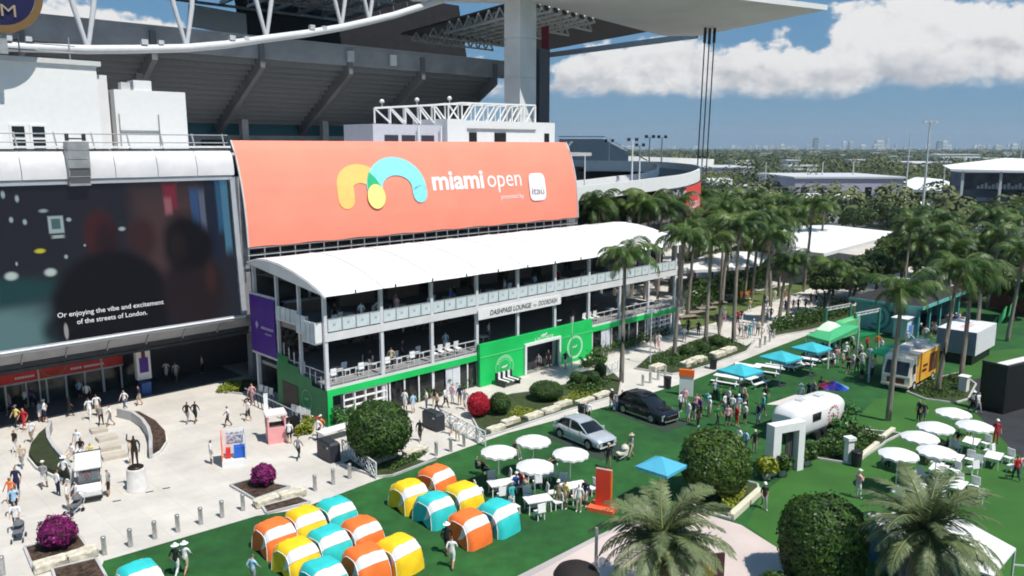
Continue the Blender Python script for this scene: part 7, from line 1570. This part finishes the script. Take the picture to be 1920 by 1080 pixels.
# gate and promenade
P((3.33, 71.01), 'walking', 280, 'black', 'black', 'in the green gate doorway'); P((2.42, 70.12), 'standing', 250, 'grey', 'navy', 'in the green gate doorway'); P((-2.50, 65.68), 'standing', 300, 'green', 'navy', 'against the green gate left wall')
P((4.89, 71.01), 'walking', 250, 'navy', 'white', 'right of the gate doorway'); P((14.70, 77.88), 'walking', 250, 'white', 'pink', 'before the pavilion right end'); P((14.44, 78.53), 'walking', 250, 'grey', 'black', 'before the pavilion right end')
row = [((19.15, 84.86), 'black', 'black'), ((17.97, 81.22), 'white', 'grey'), ((19.97, 83.61), 'black', 'navy'), ((23.20, 88.27), 'navy', 'black'), ((23.21, 86.66), 'purple', 'grey'), ((24.57, 90.50), 'white', 'pink'), ((25.88, 89.65), 'red', 'black'), ((26.38, 89.93), 'black', 'black'), ((24.58, 83.12), 'white', 'white'), ((24.64, 82.16), 'grey', 'white'), ((25.17, 82.64), 'teal', 'teal'), ((24.37, 83.61), 'pink', 'denim'), ((26.33, 82.16), 'white', 'beige'), ((26.32, 83.61), 'beige', 'black'), ((26.01, 84.11), 'pale blue', 'white'), ((30.31, 91.66), 'black', 'denim'), ((29.69, 91.07), 'white', 'grey'), ((29.15, 96.26), 'yellow', 'white'), ((32.22, 99.59), 'white', 'denim'), ((33.18, 101.34), 'pink', 'white'), ((33.54, 96.26), 'navy', 'navy'), ((34.27, 97.24), 'black', 'beige'), ((34.75, 96.91), 'purple', 'pink'), ((35.46, 97.24), 'black', 'black'), ((36.62, 97.90), 'grey', 'black'), ((34.34, 102.78), 'white', 'white'), ((35.59, 102.78), 'red', 'grey'), ((38.29, 100.63), 'black', 'white'), ((39.78, 102.78), 'white', 'black')]
for i, (g, c, d) in enumerate(row): P(g, ('walking', 'strolling', 'standing', 'walking')[i % 4], 50 if i % 3 else 225, c, d, 'on the promenade', hat=(None, None, 'white cap')[i % 3])
# round the cars and parasols
P((3.67, 53.44), 'standing', 330, 'white', 'black', 'at the silver SUV rear door'); P((5.58, 56.30), 'standing', 250, 'white', 'black', 'behind the silver SUV by the litter bin'); P((7.63, 58.96), 'walking', 300, 'black', 'white', 'at the black SUV rear', hat='white cap'); P((7.97, 58.71), 'standing', 300, 'grey', 'denim', 'at the black SUV rear'); P((8.45, 59.22), 'standing', 330, 'beige', 'navy', 'at the black SUV rear')
P((7.80, 49.53), 'pushing', 200, 'grey', 'beige', 'right of the silver SUV', hat='beige sun hat'); P((6.04, 47.60), 'standing', 60, 'black', 'khaki', 'behind the red orange sign panel', hat='beige cap')
P((0.25, 44.06), 'sitting', 60, 'blue', 'grey', 'at the front parasol table', hat='white cap'); P((0.57, 44.58), 'sitting', 30, 'red', 'beige', 'at the front parasol table'); P((-1.80, 46.36), 'sitting', 30, 'black', 'navy', 'at the left parasol table'); P((-2.21, 46.77), 'sitting', 10, 'navy', 'black', 'at the left parasol table'); P((2.69, 47.60), 'sitting', 200, 'black', 'black', 'at the SUV side parasol table'); P((0.17, 49.53), 'sitting', 320, 'black', 'grey', 'at the rear parasol table'); P((2.26, 45.57), 'sitting', 200, 'white', 'white', 'at the front parasol table'); P((0.00, 41.96), 'walking', 120, 'teal', 'white', 'just behind the right end cushion')
P((2.61, 42.10), 'standing', 250, 'khaki', 'khaki', 'left of the sign panel', hat='white cap'); P((2.99, 42.03), 'standing', 220, 'yellow', 'beige', 'left of the sign panel'); P((3.71, 41.63), 'standing', 250, 'white', 'beige', 'next to the sign panel'); P((4.12, 42.30), 'standing', 230, 'navy', 'white', 'next to the sign panel')
P((-3.24, 36.91), 'walking', 80, 'black', 'black', 'before the right hand cushions', hat='white sun hat'); P((-2.88, 35.58), 'walking', 80, 'white', 'white', 'before the right hand cushions'); P((-15.80, 34.80), 'walking', 80, 'black', 'white', 'by the single turquoise cushion', hat='white sun hat'); P((-15.45, 34.99), 'walking', 80, 'white', 'beige', 'by the single turquoise cushion', hat='white sun hat'); P((-11.92, 33.97), 'walking', 60, 'pale blue', 'grey', 'left of the front cushion cluster'); P((-8.87, 36.91), 'sitting', 260, 'black', 'black', 'between the front cluster cushions')
# queue beyond the black SUV
Q = [((12.96, 56.3), 'white', 'white', 0), ((13.41, 56.54), 'navy', 'beige', 0), ((13.46, 55.39), 'black', 'black', 0), ((13.93, 57.97), 'pink', 'denim', 0), ((14.02, 57.13), 'purple', 'black', 0), ((14.82, 57.49), 'white', 'beige', 1), ((15.02, 58.96), 'teal', 'white', 0), ((14.89, 55.39), 'green', 'black', 0), ((15.63, 55.39), 'pink', 'black', 0), ((16.25, 55.39), 'red', 'red', 0), ((17.03, 55.96), 'white', 'black', 1), ((16.57, 57.73), 'white', 'grey', 0), ((16.17, 58.34), 'white', 'denim', 0), ((17.12, 57.97), 'pale blue', 'white', 1), ((16.86, 59.73), 'white', 'black', 0), ((17.97, 58.96), 'khaki', 'black', 0), ((18.2, 60.65), 'beige', 'navy', 0), ((16.33, 60.25), 'green', 'green', 0), ((19.89, 60.25), 'black', 'green', 0), ((18.9, 57.73), 'teal', 'denim', 1), ((17.94, 55.73), 'navy', 'pale blue', 0), ((16.25, 61.6), 'white', 'black', 0), ((12.87, 58.71), 'white', 'black', 0), ((13.39, 59.6), 'pink', 'white', 0)]
for i, (g, c, d, h) in enumerate(Q): P(g, ('standing', 'looking at a phone', 'standing', 'strolling')[i % 4], (200, 60, 320, 250, 20)[i % 5], c, d, 'in the SUV side crowd', hat='white cap' if h else None)
P((15.14, 50.74), 'standing', 200, 'white', 'navy', 'behind the round green tree'); P((15.44, 50.27), 'standing', 200, 'pale blue', 'denim', 'behind the round green tree'); P((16.04, 50.27), 'standing', 260, 'black', 'khaki', 'behind the round green tree', hat='beige cap')
P((22.61, 60.25), 'standing', 230, 'white', 'black', 'behind the trailer', hat='white sun hat'); P((23.63, 61.32), 'standing', 230, 'navy', 'black', 'behind the trailer'); P((24.16, 61.60), 'standing', 200, 'grey', 'black', 'behind the trailer'); P((24.98, 62.29), 'standing', 230, 'black', 'black', 'behind the trailer', hat='black cap'); P((25.25, 61.87), 'standing', 160, 'purple', 'grey', 'behind the trailer')
P((26.56, 71.37), 'sitting', 130, 'white', 'white', 'at the picnic tables'); P((27.98, 72.85), 'sitting', 120, 'white', 'denim', 'at the picnic tables'); P((28.77, 73.61), 'sitting', 150, 'black', 'white', 'at the picnic tables'); P((18.34, 66.30), 'sitting', 120, 'white', 'beige', 'at the picnic tables'); P((19.56, 68.24), 'sitting', 300, 'grey', 'grey', 'at the picnic tables'); P((30.59, 75.19), 'sitting', 300, 'pink', 'white', 'at the picnic tables')
# right lawn
P((19.94, 43.34), 'looking at a phone', 20, 'pink', 'white', 'alone on the right lawn', hat='white cap'); P((14.10, 41.96), 'walking', 270, 'black', 'grey', 'beside the cream kerb seat', hat='white cap'); P((33.04, 52.01), 'standing', 260, 'red', 'red', 'at the asphalt edge', hat='white cap'); P((30.58, 45.81), 'walking', 90, 'red', 'navy', 'at the right picture edge'); P((31.17, 46.12), 'walking', 90, 'pink', 'white', 'at the right picture edge')
P((30.05, 56.54), 'standing', 200, 'navy', 'black', 'left of the right lawn parasols'); P((30.25, 56.30), 'standing', 250, 'black', 'denim', 'left of the right lawn parasols'); P((35.23, 58.71), 'walking', 300, 'grey', 'black', 'at the grass island tip', hat='white sun hat'); P((35.42, 58.34), 'walking', 300, 'white', 'grey', 'at the grass island tip')
for i, (g, c, d) in enumerate((((24.51, 47.60), 'black', 'black'), ((26.57, 48.03), 'grey', 'white'), ((28.79, 50.27), 'navy', 'black'), ((30.12, 51.42), 'black', 'khaki'), ((31.97, 53.76), 'white', 'black'), ((27.55, 50.27), 'black', 'grey'), ((23.33, 47.60), 'grey', 'black'))):
    P(g, 'sitting', 30+i*60, c, d, 'under the right lawn parasols')
# crowd by the tents and the teal house
CW = [((29.36, 71.01), 'white', 'black'), ((30.19, 72.11), 'pink', 'white'), ((30.34, 71.01), 'beige', 'denim'), ((30.11, 69.26), 'black', 'black'), ((30.93, 70.3), 'white', 'grey'), ((30.87, 69.26), 'navy', 'black'), ((32.1, 71.01), 'white', 'white'), ((31.73, 69.26), 'black', 'grey'), ((31.65, 73.61), 'white', 'navy'), ((32.74, 74.39), 'green', 'white'), ((33.19, 74.0), 'white', 'black'), ((33.43, 72.48), 'pale blue', 'denim'), ((33.28, 71.01), 'black', 'beige'), ((31.76, 68.24), 'white', 'black'), ((30.44, 67.26), 'green', 'black'), ((36.13, 75.99), 'white', 'pink'), ((36.51, 77.66), 'orange', 'white'), ((35.08, 76.82), 'red', 'black'), ((40.29, 79.41), 'white', 'white'), ((39.98, 77.88), 'pale blue', 'black'), ((43.04, 82.16), 'black', 'black'), ((43.12, 81.22), 'white', 'grey'), ((44.91, 83.61), 'navy', 'black'), ((44.81, 82.64), 'grey', 'black'), ((48.68, 87.46), 'pink', 'white'), ((49.6, 88.27), 'white', 'black'), ((49.43, 87.19), 'purple', 'white'), ((50.5, 88.27), 'pink', 'black'), ((50.09, 86.66), 'white', 'navy'), ((51.22, 87.72), 'black', 'pink'), ((33.99, 77.88), 'white', 'black'), ((32.87, 77.88), 'beige', 'black')]
for i, (g, c, d) in enumerate(CW): P(g, ('standing', 'strolling', 'standing', 'looking at a phone')[i % 4], (200, 60, 320, 250, 20)[i % 5], c, d, 'in the crowd by the %s' % ('green tents' if g[1] < 77 and g[0] < 38 else 'teal house'), hat='white cap' if i % 6 == 2 else None)
# inside the pavilion
for i, (u, v, z, c, d) in enumerate(((2.2, 2.2, 6.95, 'black', 'black'), (5.2, .9, 6.95, 'white', 'black'), (8.0, 2.5, 6.95, 'grey', 'navy'), (4.5, 1.2, 3.0, 'black', 'grey'), (8.3, 2.2, 3.0, 'navy', 'black'), (17.6, 2.0, 3.0, 'white', 'denim'), (22.3, .9, 6.95, 'pale blue', 'black'), (27.6, 1.0, 3.0, 'black', 'white'), (33, 1.0, 6.95, 'grey', 'black'), (36, 2.0, 3.0, 'white', 'black'), (3.6, .8, 6.95, 'white', 'navy'), (7.0, 1.0, 6.95, 'pink', 'white'), (12.3, .8, 6.95, 'blue', 'beige'), (13.4, 1.6, 6.95, 'black', 'grey'), (18.5, .9, 6.95, 'white', 'grey'), (25.8, 1.2, 6.95, 'red', 'black'), (38.2, 1.0, 6.95, 'white', 'denim'), (6.2, .8, 3.0, 'beige', 'black'), (12.5, 1.8, 3.0, 'pale blue', 'white'), (31.5, 1.4, 3.0, 'black', 'denim'))):
    P(W(u, v), 'standing', 280+i*20, c, d, 'on the pavilion %s deck, %s' % ('upper' if z > 4 else 'lower', 'near the left corner' if u < 9 else 'left of the gate' if u < 14 else 'above the gate' if u < 29 else 'right of the gate'), z=z)
# bronze figure, cart driver
sf = BODY[('waving', False)].copy(); sf.materials.clear(); sf.materials.append(bronze)
fg = link('bronze_figure', sf, STATUE, (0, 0, 1.44)); fg.scale = (1.12, 1.12, 1.12)
dv = (-24.80, 44.28); P((dv[0]+.05, dv[1]-.35), 'sitting', -62, 'red', 'black', 'driving the white shuttle cart', z=.42)
# strollers
def stroller(label, p, rz, col):
    t = thing('stroller', label, 'stroller', p, rz)
    part('seat', MB().add([(x, y, z) for x in (-.22, .22) for y, z in ((-.25, .35), (.3, .42), (.34, .5), (-.1, .55), (-.38, .85), (-.42, .75))], [(0, 1, 2, 3, 4, 5), (11, 10, 9, 8, 7, 6)]+[(i, i+6, (i+1) % 6+6, (i+1) % 6) for i in range(6)]), col, t)
    part('hood', MB().lathe([(.26, 0), (.22, .14), (.12, .22), (.01, .25)], 10, (0, -.2, .78)), col, t)
    part('frame', MB().bar((-.24, -.3, .12), (-.24, -.62, 1.0), .03).bar((.24, -.3, .12), (.24, -.62, 1.0), .03).bar((-.24, -.62, 1.0), (.24, -.62, 1.0), .04).bar((-.24, -.3, .4), (-.22, .4, .12), .03).bar((.24, -.3, .4), (.22, .4, .12), .03), lightgrey, t)
    for x in (-.26, .26):
        for y in (-.32, .4): part('wheel', MB().tube([(x-.02, y, .12), (x+.02, y, .12)], .12, 10), rubber, t)
stroller('pale stroller on the turf right of the silver SUV', (7.13, 49.17), R(110), M('stroller cream', (.66, .62, .52), .8)); stroller('dark stroller at the left picture edge', (-25.46, 38.44), R(200), M('stroller grey', (.14, .14, .15), .8)); stroller('grey stroller in front of the cart', (-24.24, 41.50), R(160), MATS['stroller grey'])

# end of scene
